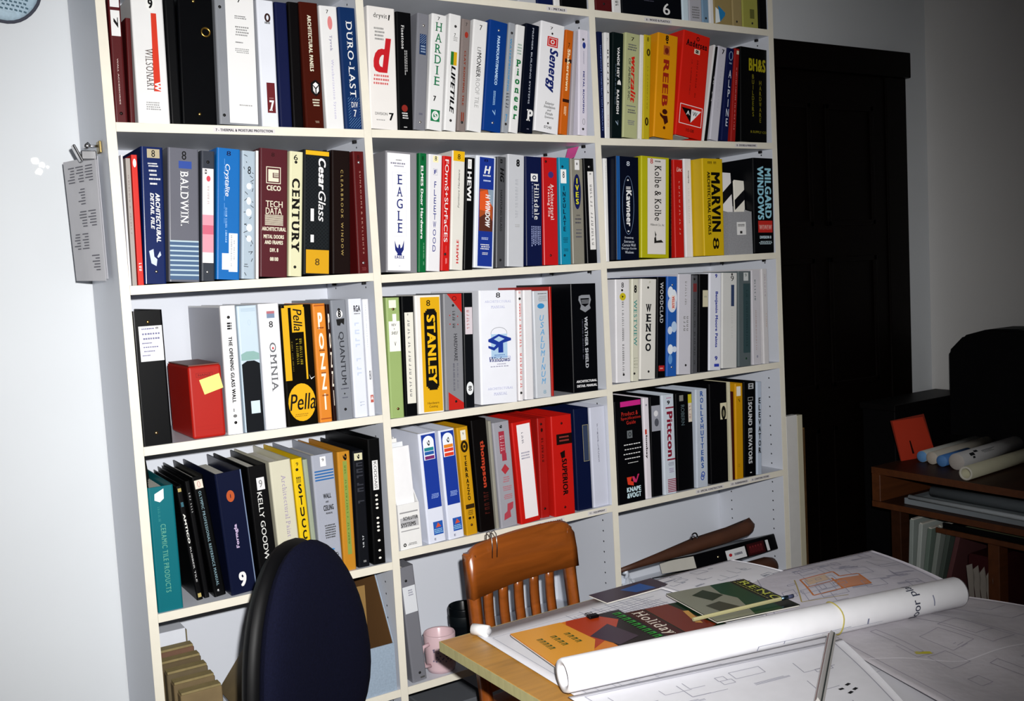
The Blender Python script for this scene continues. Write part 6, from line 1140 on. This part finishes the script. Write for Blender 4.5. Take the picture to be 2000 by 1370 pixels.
for sx in (-1, 1):
    box('front_leg', sx * .19 - .019, sx * .19 + .019, -.385, -.347, 0, .425, OAK, t, .004)
    box('side_stretcher', sx * .185 - .01, sx * .185 + .01, -.35, -.02, .18, .21, OAK, t, .003)
box('front_stretcher', -.17, .17, -.375, -.357, .24, .27, OAK, t, .003)
t = thing('wire_hook', 'thin bent wire hook hooked over the oak chair rail', 'hook', (.802, -.158, .83))
for dx in (0, .014):
    tube('wire_prong', [(dx, -.012, -.03), (dx, -.016, .0), (dx + .001, -.012, .03), (dx + .002, .0, .036), (dx + .001, .012, .03), (dx, .016, .0)], .0014, mat('#9a9a9a', .3, 'metal'), t, 6)

# ------------------------------------------------------------------ drafting table and what lies on it
TX0, TX1, TY0, TY1, TZ = .497, 1.352, -1.9, -.443, .74
DWOOD = mat('#4a2814', .4, 'wood')
def table(label, x0, x1, y0, y1, legs):
    t = thing('drafting_table', label, 'table', (x0, y1, 0))
    dx, dy = x0, y1
    box('table_top', x0 + .002 - dx, x1 - dx, y0 - dy, -.002, TZ - .02, TZ, mat('#b9863a', .4, 'wood'), t, .001, 1)
    box('plywood_edge', 0, .0018, y0 - dy, 0, TZ - .022, TZ - .0005, mat('#b3ac7c', .6, 'ply'), t)
    box('plywood_edge', .0018, x1 - dx, -.0018, 0, TZ - .022, TZ - .0005, mat('#b3ac7c', .6, 'ply'), t)
    for (x_, y_) in legs:
        box('table_leg', x_ - .022 - dx, x_ + .022 - dx, y_ - .022 - dy, y_ + .022 - dy, 0, TZ - .082, DWOOD, t, .004)
    xa, xb = legs[0][0], legs[1][0]
    box('apron', xa - dx, xb - dx, legs[0][1] - .012 - dy, legs[0][1] + .012 - dy, TZ - .0815, TZ - .021, DWOOD, t, .003)
    box('apron', xa - .012 - dx, xa + .012 - dx, legs[2][1] - dy, legs[0][1] - .013 - dy, TZ - .0815, TZ - .021, DWOOD, t, .003)
table('wooden drafting table with bare corner by the oak chair', TX0, TX1, TY0, TY1, ((.655, -.585), (1.31, -.585), (.655, -1.8), (1.31, -1.8)))
table('second table at the right covered by the site map', 1.356, 1.49, TY0, -.66, ((1.385, -.72), (1.46, -.72), (1.385, -1.8), (1.46, -1.8)))

def sheet(name, label, quad, z, m, zf=None, lines=0, lcol='#8a8f9c', seed=1, extra=None, n=26, group='drawing sheets on the drafting table', lw=.0009):
    """a paper sheet: quad corners in order far-left, far-right, near-right, near-left"""
    root = thing(name, label, 'drawing', (quad[3][0], quad[3][1], z), (0, 0, 0), group)
    ox, oy = quad[3]
    zf = zf or (lambda u, v: 0)
    def P(u, v, dz=0):
        a = [quad[3][i] + (quad[2][i] - quad[3][i]) * u for i in (0, 1)]
        b = [quad[0][i] + (quad[1][i] - quad[0][i]) * u for i in (0, 1)]
        return (a[0] + (b[0] - a[0]) * v - ox, a[1] + (b[1] - a[1]) * v - oy, zf(u, v) + dz)
    V_, F_ = [], []
    for s in (.0007, 0):
        for i in range(n + 1):
            for j in range(n + 1): V_.append(P(i / n, j / n, s))
    k = (n + 1) ** 2
    for i in range(n):
        for j in range(n):
            q = i * (n + 1) + j
            F_.append((q, q + n + 1, q + n + 2, q + 1)); F_.append((k + q, k + q + 1, k + q + n + 2, k + q + n + 1))
    for i in range(n):
        for a, b in ((i * (n + 1), (i + 1) * (n + 1)), (i * (n + 1) + n, (i + 1) * (n + 1) + n), (i, i + 1), (n * (n + 1) + i, n * (n + 1) + i + 1)):
            F_.append((a, b, k + b, k + a))
    sh_ = obj('paper', V_, F_, m, root, True)
    rn_ = random.Random(seed)
    def strokes(nm, segs, col, w):
        A, B = [], []
        for (u0, v0, u1, v1) in segs:
            steps = max(1, int(max(abs(u1 - u0), abs(v1 - v0)) * n * 1.5))
            L_ = math.hypot(u1 - u0, v1 - v0) or 1
            for q in range(steps):
                a = (u0 + (u1 - u0) * q / steps, v0 + (v1 - v0) * q / steps); b = (u0 + (u1 - u0) * (q + 1) / steps, v0 + (v1 - v0) * (q + 1) / steps)
                pa, pb = Vector(P(*a, .0013)), Vector(P(*b, .0013))
                d = (pb - pa); d = d.normalized() if d.length > 0 else Vector((1, 0, 0))
                nn = Vector((-d.y, d.x, 0)).normalized() * w
                k0 = len(A)
                A += [pa - nn, pb - nn, pb + nn, pa + nn]; B.append((k0, k0 + 1, k0 + 2, k0 + 3))
        if A: obj(nm, A, B, mat(col, .6), root)['kind'] = 'stuff'
    if lines:
        segs = []
        for (c0, c1) in ((.04, .96),):
            segs += [(c0, c0, c1, c0), (c0, c1, c1, c1), (c0, c0, c0, c1), (c1, c0, c1, c1)]
        for q in range(lines):
            u, v = rn_.uniform(.08, .85), rn_.uniform(.08, .85)
            a, b = rn_.uniform(.03, .16), rn_.uniform(.03, .16)
            u2, v2 = min(.94, u + a), min(.94, v + b)
            segs += rn_.choice(([(u, v, u2, v), (u2, v, u2, v2), (u2, v2, u, v2), (u, v2, u, v)], [(u, v, u2, v), (u, v, u, v2)], [(u, v, u2, v), (u, v + .01, u2, v + .01), (u, v + .02, u2 - .02, v + .02)]))
        strokes('plan_linework', segs, lcol, lw)
    for nm, segs, col, w in (extra or ()):
        strokes(nm, segs, col, w)
    return root, P

PAPER = mat('#dcdce2', .65, 'paper')
def wave(a, fu, fv, ph=0): return lambda u, v: a * (1 + math.sin(fu * u + fv * v + ph)) * (.4 + .6 * math.sin(math.pi * min(1, max(0, u))) )
sheet('plan_sheet', 'large plan sheet with dense linework under the magazines at table left', [(.574, -.452), (1.075, -.449), (1.33, -1.88), (.503, -1.88)], TZ + .0012, PAPER,
      lambda u, v: .003 * (1 + math.sin(5 * u + 1)) * v * (1 - v) + .02 * max(0, .06 - u) , 60, '#a9abb8', 3,
      [('dense_drawing', [(.42 + .018 * i + .006 * math.sin(i * 5), .88 + .01 * math.sin(i * 3), .425 + .018 * i, .965 - .012 * (i % 4)) for i in range(24)] + [(.42 + .05 * math.sin(i * 2.1), .89 + .009 * i, .84 + .04 * math.sin(i * 3.3), .89 + .009 * i) for i in range(8)], '#8d8fa0', .0008)], lw=.0006)
t = thing('paper_curl', 'small rolled white paper end at far left corner of the table', 'paper', (.583, -.478, TZ + .0012))
bm = bmesh.new(); add_tube(bm, [(-.012, .016, .013), (.0, -.004, .013), (.006, -.018, .013)], .0125, 16)
bm_obj('curl_body', bm, mat('#e8e8e8', .6, 'paper'), t, True)
lathe('curl_core', [(0, .001), (.007, .001), (.007, 0)], mat('#b5b5b8', .6), t, 14, (.0065, -.0195, .013), axis='y')
sheet('plan_sheet', 'folded plan sheet lying at the far edge of the table', [(1.05, -.452), (1.345, -.458), (1.37, -.65), (1.055, -.71)], TZ + .0075, PAPER,
      lambda u, v: .006 * math.sin(math.pi * v) * (1 + .5 * math.sin(4 * u)), 26, '#8f93a0', 8)
orange = [(.28, .3, .62, .3), (.62, .3, .62, .5), (.62, .5, .5, .5), (.5, .5, .5, .62), (.5, .62, .28, .62), (.28, .62, .28, .3), (.45, .3, .45, .5), (.28, .45, .5, .45)]
rt, P_ = sheet('site_map', 'grey site map with orange outlined block beyond the paper roll', [(1.27, -.595), (1.66, -.645), (1.56, -.965), (1.06, -.86)], TZ + .0085, mat('#cfccd6', .65, 'wrinkle'),
      lambda u, v: .012 * math.sin(math.pi * v) * (1 + .5 * math.sin(3.5 * u)) * (1 - .8 * abs(u - .5)), 45, '#9c9cac', 5,
      [('orange_outline', orange, '#c9804a', .0022), ('olive_outline', [(.2, .25, .45, .2), (.2, .25, .25, .65)], '#b0a06a', .0015)])
def patch(root, P_, name, u0, u1, v0, v1, col):
    k = 5; V_, F_ = [], []
    for i in range(k + 1):
        for j in range(k + 1): V_.append(P_(u0 + (u1 - u0) * i / k, v0 + (v1 - v0) * j / k, .0011))
    for i in range(k):
        for j in range(k):
            q = i * (k + 1) + j
            F_.append((q, q + k + 1, q + k + 2, q + 1))
    obj(name, V_, F_, mat(col, .7), root)
patch(rt, P_, 'orange_block', .45, .62, .3, .46, '#c99274')
patch(rt, P_, 'tan_block', .3, .44, .48, .6, '#d0b9a2')
rt, P_ = sheet('wrinkled_plan', 'large wrinkled grey plan sheet at the front right of the table', [(1.12, -.925), (1.50, -.965), (1.78, -1.86), (.80, -1.86)], TZ + .0085, mat('#c6c2c8', .65, 'wrinkle'),
      lambda u, v: (.005 * (1 + math.sin(7 * u + 5 * v)) + .003 * math.sin(17 * u - 9 * v) + .003) * min(1, (1 - v) * 6), 40, '#a5a0ac', 12,
      [('rust_outline', [(.35, .5, .6, .62), (.6, .62, .75, .5), (.75, .5, .5, .36), (.5, .36, .35, .5), (.45, .44, .66, .56), (.55, .4, .7, .52)], '#b5703e', .002), ('fold_line', [(.02, .82, .3, .7), (.3, .7, .6, .66), (.6, .66, .98, .4)], '#e0dde2', .002),
       ('yellow_highlight', [(.2, .78, .26, .765)], '#c9c040', .006)], n=40)
patch(rt, P_, 'rust_block', .45, .6, .42, .55, '#c0a08c')
sheet('plan_sheet', 'bright white plan sheet in front of the paper roll', [(.53, -.87), (1.11, -1.0), (.93, -1.3), (.503, -1.28)], TZ + .0125, mat('#e4e4ea', .6, 'paper'),
      lambda u, v: (.004 + .001 * math.sin(9 * u)) * math.sin(math.pi * v), 24, '#a8a8b4', 15,
      [('black_marks', [(.8, .42, .82, .42), (.84, .44, .86, .45), (.85, .38, .87, .39), (.82, .36, .84, .37)], '#1c1c22', .003)])
# long roll
RX0, RY0, RX1, RY1 = .531, -.853, 1.439, -1.038
t = thing('paper_roll', 'long rolled white plan lying across the drafting table', 'roll', (RX0, RY0, TZ + .0145), (0, 0, math.atan2(RY1 - RY0, RX1 - RX0)))
RL = math.hypot(RX1 - RX0, RY1 - RY0); RR = .0315
bm = bmesh.new()
n = 32
def ring(x, r): return [bm.verts.new((x, r * math.cos(2 * math.pi * k / n), RR + r * math.sin(2 * math.pi * k / n))) for k in range(n)]
rs = [ring(0.02, RR * .55), ring(.004, RR * .62), ring(0, RR * .92), ring(.006, RR), ring(RL * .5, RR * 1.0), ring(RL - .006, RR), ring(RL, RR * .93), ring(RL - .004, RR * .6), ring(RL - .03, RR * .5)]
for a, c in zip(rs, rs[1:]):
    for k in range(n): bm.faces.new((a[k], a[(k + 1) % n], c[(k + 1) % n], c[k]))
bm.faces.new(rs[0]); bm.faces.new(rs[-1])
bm_obj('rolled_sheet', bm, mat('#ececf0', .55, 'paper'), t, True)
def on_roll(V_, rr=RR + .0006): return [(v[0], (rr + (2e-5 * v[2] if len(v) > 2 else 0)) * math.cos(v[1]), RR + (rr + (2e-5 * v[2] if len(v) > 2 else 0)) * math.sin(v[1])) for v in V_]
V_, F_ = text_in_box('floor plan', 0, .026, 0, .1, 'u', '')
obj('roll_lettering', on_roll([(.775 + v[0], math.pi + 1.18 - v[1] / RR, v[2]) for v in V_]), F_, mat('#44485a', .6), t)
V_, F_ = [], []
def rstrip(x0, x1, a0, a1):
    k = max(1, int(abs(a1 - a0) / .2)); 
    for i in range(k):
        n0 = len(V_); b0 = a0 + (a1 - a0) * i / k; b1 = a0 + (a1 - a0) * (i + 1) / k
        V_.extend([(x0, b0), (x1, b0), (x1, b1), (x0, b1)]); F_.append((n0, n0 + 1, n0 + 2, n0 + 3))
rstrip(.40, .62, 3.50, 3.53); rstrip(.40, .402, 3.5, 3.9); rstrip(.46, .462, 3.5, 3.75); rstrip(.55, .7, 3.62, 3.64); rstrip(.83, .833, 2.6, 3.3); rstrip(.66, .664, 3.2, 3.6)
obj('roll_linework', on_roll(V_), F_, mat('#8d90a4', .6), t)['kind'] = 'stuff'
tube('rubber_band', [(.60 + .002 * math.sin(3 * a), (RR + .0012) * math.cos(a), RR + (RR + .0012) * math.sin(a)) for a in [k * math.pi / 14 for k in range(29)]], .0013, mat('#b9ad5a', .6), t, 6)
# magazines
def magazine(label, corner, ang, w, h, base, parts, texts, z, sp='#e4e2dc'):
    """corner is the far-left corner of the cover top; local x runs along the top edge, local y down the cover"""
    m_ = thing('magazine', label, 'magazine', (corner[0], corner[1], z), (0, 0, math.radians(ang)), 'magazines on the drafting table')
    box('cover', 0, w, -h, 0, .0035, .0045, mat(base, .3), m_)
    box('pages', .0008, w - .0015, -h + .001, -.001, .0005, .0034, PAGE, m_)
    lay = 0
    for nm, poly, c in parts:
        lay += 1
        obj(nm, [(a * w, -b * h, .0045 + .0002 * lay) for a, b in poly], [tuple(range(len(poly)))], mat(c, .3), m_)
    for s, u0, u1, v0, v1, c, st in texts:
        lay += 1
        if s.startswith('~'):
            k = int(s[1:]); du = (u1 - u0) / k
            V_ = []; F_ = []
            for q in range(k):
                a0, a1 = u0 + q * du, u0 + q * du + du * .62
                for (b0, b1, c0, c1) in ((a0, a0 + du * .2, v0, v1), (a0 + du * .2, a1, v0, v0 + (v1 - v0) * .3), (a1 - du * .2, a1, v0 + (v1 - v0) * .3, v1)):
                    n0 = len(V_)
                    V_ += [(b0 * w, -c1 * h, .0045 + .0002 * lay), (b1 * w, -c1 * h, .0045 + .0002 * lay), (b1 * w, -c0 * h, .0045 + .0002 * lay), (b0 * w, -c0 * h, .0045 + .0002 * lay)]
                    F_.append((n0, n0 + 1, n0 + 2, n0 + 3))
            obj('cover_print', V_, F_, mat(c, .4), m_)['kind'] = 'stuff'
            continue
        V_, F_ = text_in_box(s, u0 * w, u1 * w, -v1 * h, -v0 * h, 'h', st)
        obj('cover_lettering', [(v[0], v[1], .0045 + .0002 * lay + 2e-5 * v[2]) for v in V_], F_, mat(c, .4), m_)
    return m_
def q4(u0, u1, v0, v1): return [(u0, v0), (u1, v0), (u1, v1), (u0, v1)]
magazine('dark green magazine titled RENO lying on the plans', (1.215, -.63), -101, .21, .21, '#23251c',
         [('cover_photo', q4(0, 1, .2, 1), '#1c4a30'), ('photo_detail', [(0, .45), (.3, .5), (.5, .42), (1, .55), (1, 1), (0, 1)], '#8f9080'), ('photo_detail', [(.1, .6), (.35, .5), (.45, .7), (.2, .8)], '#2f3a20'), ('photo_detail', [(.5, .65), (.75, .55), (.8, .8), (.55, .85)], '#4a4a3a')],
         [('RENO', .06, .8, .03, .13, '#c3c95a', 's'), ('~12', .05, .7, .155, .172, '#a8a85a', '')], TZ + .0215)
magazine('maroon holiday magazine lying between two other magazines', (1.02, -.632), -99, .2, .2, '#2a1a14',
         [('cover_photo', q4(0, 1, .02, .55), '#14301e'), ('photo_detail', [(0, .2), (.8, .1), (1, .5), (0, .5)], '#7a3018'), ('photo_detail', [(.3, .12), (.7, .2), (.65, .26), (.28, .18)], '#c99a50'), ('title_panel', q4(0, 1, .52, 1), '#4a1c14')],
         [('Holiday', .05, .8, .55, .74, '#e6ddd0', 's'), ('~10', .05, .8, .8, .88, '#e6ddd0', 's')], TZ + .0128)
mg = magazine('orange and black magazine with green title, nearest the roll end', (.868, -.592), -97, .21, .265, '#d9852a',
         [('cover_photo', q4(0, 1, 0, .42), '#241a1c'), ('photo_detail', [(.0, .25), (.25, .12), (.55, .3), (.8, .6), (.3, .62), (0, .5)], '#b5441c'), ('photo_detail', [(.3, .25), (.75, .18), (.85, .4), (.5, .5)], '#4a3a48'), ('photo_detail', [(0, .55), (.6, .5), (1, .7), (1, 1), (0, 1)], '#e0a23a')],
         [('~9', .08, .92, .03, .1, '#2f9a3a', 'b'), ('~4', .3, .6, .6, .65, '#3a5a1a', ''), ('~4', .3, .6, .72, .77, '#3a5a1a', ''), ('~5', .3, .62, .84, .89, '#3a5a1a', '')], TZ + .0178)
t = thing('binder_clip', 'small black binder clip on the orange magazine', 'clip', (.795, -.592, TZ + .0226), (0, 0, math.radians(-7)))
box('clip_body', -.012, .012, -.012, .004, 0, .007, mat('#0f0f12', .3), t, .002)
tube('clip_wire', [(-.006, .004, .004), (-.008, .016, .005), (.008, .016, .005), (.006, .004, .004)], .0009, mat('#8a8a8e', .3, 'metal'), t, 5)
magazine('dark purple brochure with blue picture at the far table edge', (1.085, -.447), -90, .07, .19, '#4a3c48',
         [('cover_photo', [(.2, .25), (.9, .2), (.85, .5), (.3, .6)], '#2f5fa0')], [], TZ + .0085)
o = thing('pencil', 'pale yellow pencil lying along the back of the paper roll', 'pencil', (.93, -.765, TZ + .032), (0, 0, math.atan2(-.046, .266)))
tube('pencil_shaft', [(0, 0, .0), (.225, 0, .004)], .0042, mat('#b3ae86', .5), o, 6, True, False)
tube('pencil_ferrule', [(.2255, 0, .004), (.243, 0, .0045)], .0046, mat('#5f7f9a', .3, 'metal'), o, 8)
tube('pencil_eraser', [(.2435, 0, .0045), (.258, 0, .005)], .0042, mat('#4a4f6a', .7), o, 8)
# triangular scale
rvec = Vector((.825 - 1.094, -1.185 + .989, 0))
t = thing('triangular_scale', 'triangular architect scale lying from the roll to the table front', 'ruler', (1.094, -.989, TZ + .0215), (0, 0, math.atan2(rvec.y, rvec.x)))
bm = bmesh.new()
tri = [(-.009, .0), (.009, .0), (0, .0155)]
a = [bm.verts.new((0, y_, z_)) for y_, z_ in tri]; c = [bm.verts.new((.335, y_, z_)) for y_, z_ in tri]
bm.faces.new(a); bm.faces.new(c[::-1])
for i in range(3): bm.faces.new((a[i], c[i], c[(i + 1) % 3], a[(i + 1) % 3]))
bm_obj('scale_body', bm, mat('#b9b6b2', .4, 'paper'), t)
for col_, f0, f1, sd in (('#8a3026', .45, .6, -1), ('#22302c', .35, .55, 1)):
    vs = []
    for x_ in (.002, .333):
        for f in (f0, f1): vs.append((x_, sd * .009 * (1 - f) + sd * .0006, .0155 * f + .0004))
    obj('coloured_groove', vs, [(0, 1, 3, 2)], mat(col_, .5), t)

# ------------------------------------------------------------------ dark desk at right and what stands on it
t = thing('side_desk', 'dark wooden open shelf desk along the right wall', 'desk', (2.53, .03, 0))
DW = mat('#5c3218', .45, 'wood'); DW2 = mat('#3a2012', .5, 'wood')
def kb(nm, x0, x1, y0, y1, z0, z1, m=DW2, bev=.002): return box(nm, x0, x1, y0, y1, z0, z1, m, t, bev, 1)
kb('desk_top', 0, .75, -1.35, 0, .718, .742, DW2)
kb('front_edge', -.004, -.0002, -1.35, 0, .718, .742, DW, .0005)
kb('lower_board', 0, .75, -1.35, 0, .597, .618, DW2)
kb('front_edge', -.004, -.0002, -1.35, 0, .597, .618, DW, .0005)
kb('end_panel', -.004, .75, -.036, -.0, .6185, .7175, DW)
kb('end_panel', -.0, .75, -1.35, -1.32, .6185, .7175, DW2)
kb('cubby_back', .74, .75, -1.319, -.037, .6185, .7175, DW2)
kb('middle_board', .01, .74, -1.3, -.245, .545, .563, DW)
kb('desk_leg', .02, .07, -.47, -.43, .0, .5445, DW)
kb('desk_leg', .02, .07, -.1, -.06, .0, .5965, DW2)
kb('desk_leg', .02, .07, -1.33, -1.29, .0, .5445, DW2)
kb('desk_back', .7, .739, -1.3, -.04, .2, .5445, DW2)
kb('bottom_board', .0, .74, -1.3, -.04, .2, .22, DW2)
ROLLS = [(2.705, -.052, .0205, '#aeb2ac', '#6f9fd0', .38, 'thin paper roll with blue end, rearmost on the side desk'),
         (2.695, -.100, .0225, '#b5b0a4', '#c9c0b4', .39, 'paper roll with cream end, second from rear on side desk'),
         (2.682, -.148, .0205, '#3f74b8', '#5f8fc8', .18, 'short blue paper roll in middle of the side desk rolls'),
         (2.668, -.215, .029, '#b9b9ba', '#c3bdb8', .42, 'thick white paper roll with black print on side desk'),
         (2.545, -.330, .0235, '#bab79e', '#d5d2c6', .55, 'foremost hollow paper tube on the side desk')]
for x_, y_, r_, c_, ce, ln, lab in ROLLS:
    o = thing('paper_roll', lab, 'roll', (x_, y_, .7425), (0, 0, math.radians(5 if r_ != .0235 else 4)), 'paper rolls on the side desk')
    hollow = r_ == .0235
    bm = bmesh.new(); n = 20
    def rg_(x, r): return [bm.verts.new((x, r * math.cos(2 * math.pi * k / n), r_ + r * math.sin(2 * math.pi * k / n))) for k in range(n)]
    rs = [rg_(.08, r_ * .68), rg_(0, r_ * .7), rg_(0, r_), rg_(ln, r_), rg_(ln, r_ * .5)]
    for a, c in zip(rs, rs[1:]):
        for k in range(n): bm.faces.new((a[k], a[(k + 1) % n], c[(k + 1) % n], c[k]))
    bm.faces.new(rs[0]); bm.faces.new(rs[-1][::-1])
    bm_obj('rolled_sheet', bm, mat(c_, .6, 'paper'), o, True)
    if hollow:
        ec = lathe('tube_rim', [(r_ * .69, 0), (r_ * .72, .0015), (r_ * .97, .0015), (r_, 0)], mat(ce, .6), o, 20)
        for v in ec.data.vertices: v.co = Vector((-v.co.z, v.co.x, v.co.y + r_))
    else:
        ec = lathe('end_cap', [(0, .006), (r_ * .5, .005), (r_ * .85, .002), (r_ * .98, 0)], mat(ce, .6), o, 20)
        for v in ec.data.vertices: v.co = Vector((-v.co.z, v.co.x, v.co.y + r_))
    if r_ == .029:
        V_, F_ = [], []
        for (xa, xb, a0, a1) in ((.05, .08, 2.2, 2.6), (.085, .11, 2.0, 2.3), (.06, .075, 2.7, 2.95), (.13, .22, 2.3, 2.36), (.13, .2, 2.45, 2.5), (.14, .21, 2.6, 2.64)):
            n0 = len(V_)
            V_ += [(xx, (r_ + .0005) * math.cos(aa), r_ + (r_ + .0005) * math.sin(aa)) for xx, aa in ((xa, a0), (xb, a0), (xb, a1), (xa, a1))]
            F_.append((n0, n0 + 1, n0 + 2, n0 + 3))
        obj('roll_print', V_, F_, mat('#2c3034', .6), o)['kind'] = 'stuff'
o = thing('file_folder', 'orange red folder standing on the side desk behind the rolls', 'folder', (2.675, .012, .7425), (math.radians(-4), 0, math.radians(-8)))
def prism(nm, poly, y0, y1, m, par):
    k = len(poly); V_ = [(x_, y0, z_) for x_, z_ in poly] + [(x_, y1, z_) for x_, z_ in poly]
    return obj(nm, V_, [tuple(range(k)), tuple(range(2 * k - 1, k - 1, -1))] + [(i, (i + 1) % k, k + (i + 1) % k, k + i) for i in range(k)], m, par)
prism('folder_front', [(0, 0), (.175, 0), (.15, .06), (.12, .15), (-.03, .15)], 0, .0015, mat('#c2381e', .6, 'paper'), o)
prism('folder_back', [(0, 0), (.175, 0), (.13, .16), (-.035, .152)], .004, .0055, mat('#8a2a18', .6, 'paper'), o)
obj('folder_print', [(.055, -.0004, .02), (.065, -.0004, .02), (.05, -.0004, .07), (.044, -.0004, .07)], [(0, 1, 2, 3)], mat('#2a1512', .6), o)
# machine and cabinet, almost black
t = thing('covered_machine', 'large black sloping machine silhouette on the side desk by wall', 'machine', (3.115, .03, .7425))
bm = bmesh.new()
prof = [(.085, 0), (.085, .362), (.02, .425), (-.08, .452), (-.21, .455), (-.275, .43), (-.32, .33), (-.33, 0)]
a = [bm.verts.new((0, y_, z_)) for y_, z_ in prof]; c = [bm.verts.new((.17, y_, z_)) for y_, z_ in prof]
bm.faces.new(a); bm.faces.new(c[::-1])
for i in range(8): bm.faces.new((a[i], c[i], c[(i + 1) % 8], a[(i + 1) % 8]))
bmesh.ops.bevel(bm, geom=bm.edges[:], offset=.01, segments=2, affect='EDGES')
bm_obj('machine_body', bm, mat('#08080b', .6, 'cloth'), t)
box('machine_base', -.004, .172, -.325, .083, 0, .03, mat('#0a0a0c', .5), t, .004)
t = thing('low_cabinet', 'low black cabinet standing between door and side desk', 'cabinet', (2.80, .13, 0))
box('cabinet_body', 0, .47, 0, .15, 0, .90, mat('#09080a', .55, 'wood'), t, .004)
box('cabinet_top', -.01, .475, -.008, .155, .9005, .925, mat('#0c0a0b', .5, 'wood'), t, .003)
# things inside the side desk
t = thing('paper_stack', 'flat stack of large grey sheets in the side desk slot', 'papers', (2.56, -.06, .6188))
box('sheet_pile', .0, .6, -1.1, -.02, 0, .022, mat('#8a9298', .6, 'paper'), t, .001, 1)
box('top_sheet', -.012, .58, -1.12, -.06, .0225, .0245, mat('#aab4ba', .6, 'paper'), t)
bm = bmesh.new(); add_tube(bm, [(-.012, -.05, .032), (-.014, -1.1, .028)], .0085, 10); bm_obj('curled_edge', bm, mat('#c3ccd2', .5, 'paper'), t, True)
bm = bmesh.new(); add_tube(bm, [(.05, -.1, .05), (.06, -1.1, .05)], .02, 12); bm_obj('inner_roll', bm, mat('#6a7278', .6, 'paper'), t, True)
FC = [('#9aa39f', 'pale grey file standing first from left under side desk'), ('#b5bcb8', 'white file standing second from left under side desk'), ('#6f7f76', 'grey green file standing third from left under side desk'),
      ('#8a928c', 'grey file standing fourth from left under side desk'), ('#4a554e', 'dark green file standing fifth from left under side desk'), ('#5a3436', 'dull red file standing sixth from left under side desk')]
for q, (c_, lab) in enumerate(FC):
    o = thing('hanging_file', lab, 'file', (2.545, -.10 - .023 * q, .2205), (math.radians(3 + 2.2 * q), 0, 0), 'files under the side desk')
    box('file_cover', 0, .3, -.008, .008, 0.001, .35 - .008 * (q % 3), mat(c_, .6, 'paper'), o, .002, 1)
    box('file_pages', .004, .29, -.005, .005, .35 - .008 * (q % 3), .354 - .008 * (q % 3), PAGE, o)
t = thing('paper_bag', 'dark red carrier bag with crumpled papers under side desk', 'bag', (2.56, -.40, .2205))
bm = bmesh.new()
vs = add_box(bm, 0, .2, -.03, .09, 0, .27)
for v in vs:
    if v.co.z > .1: v.co.y = v.co.y * .8 + .01
bmesh.ops.bevel(bm, geom=bm.edges[:], offset=.008, segments=1, affect='EDGES')
bm_obj('bag_body', bm, mat('#3a1418', .6, 'leather'), t)
rn = random.Random(2)
for q in range(4):
    y_ = -.015 + .022 * q
    obj('crumpled_sheet', [(-.004, y_, .1), (-.004, y_ + .02, .12), (-.008, y_ + .028, .2 + .01 * q), (-.006, y_ + .008, .24), (-.012, y_ - .004, .2), (-.004, y_ + .004, .15)], [(0, 1, 2, 3, 4, 5)], mat('#8f8880', .7, 'paper'), t)
t = thing('tray', 'black tray with a yellowish sheet on the desk middle board', 'tray', (2.545, -.24, .5635))
box('tray_base', 0, .4, -.9, 0, 0, .006, BLK, t, .001, 1)
box('tray_rim', 0, .006, -.9, 0, .0062, .02, BLK, t, .001, 1)
box('tray_sheet', .012, .38, -.85, -.06, .0065, .010, mat('#8f9470', .7, 'paper'), t)

_font_data = _font_obj.data
bpy.data.objects.remove(_font_obj)
bpy.data.curves.remove(_font_data)
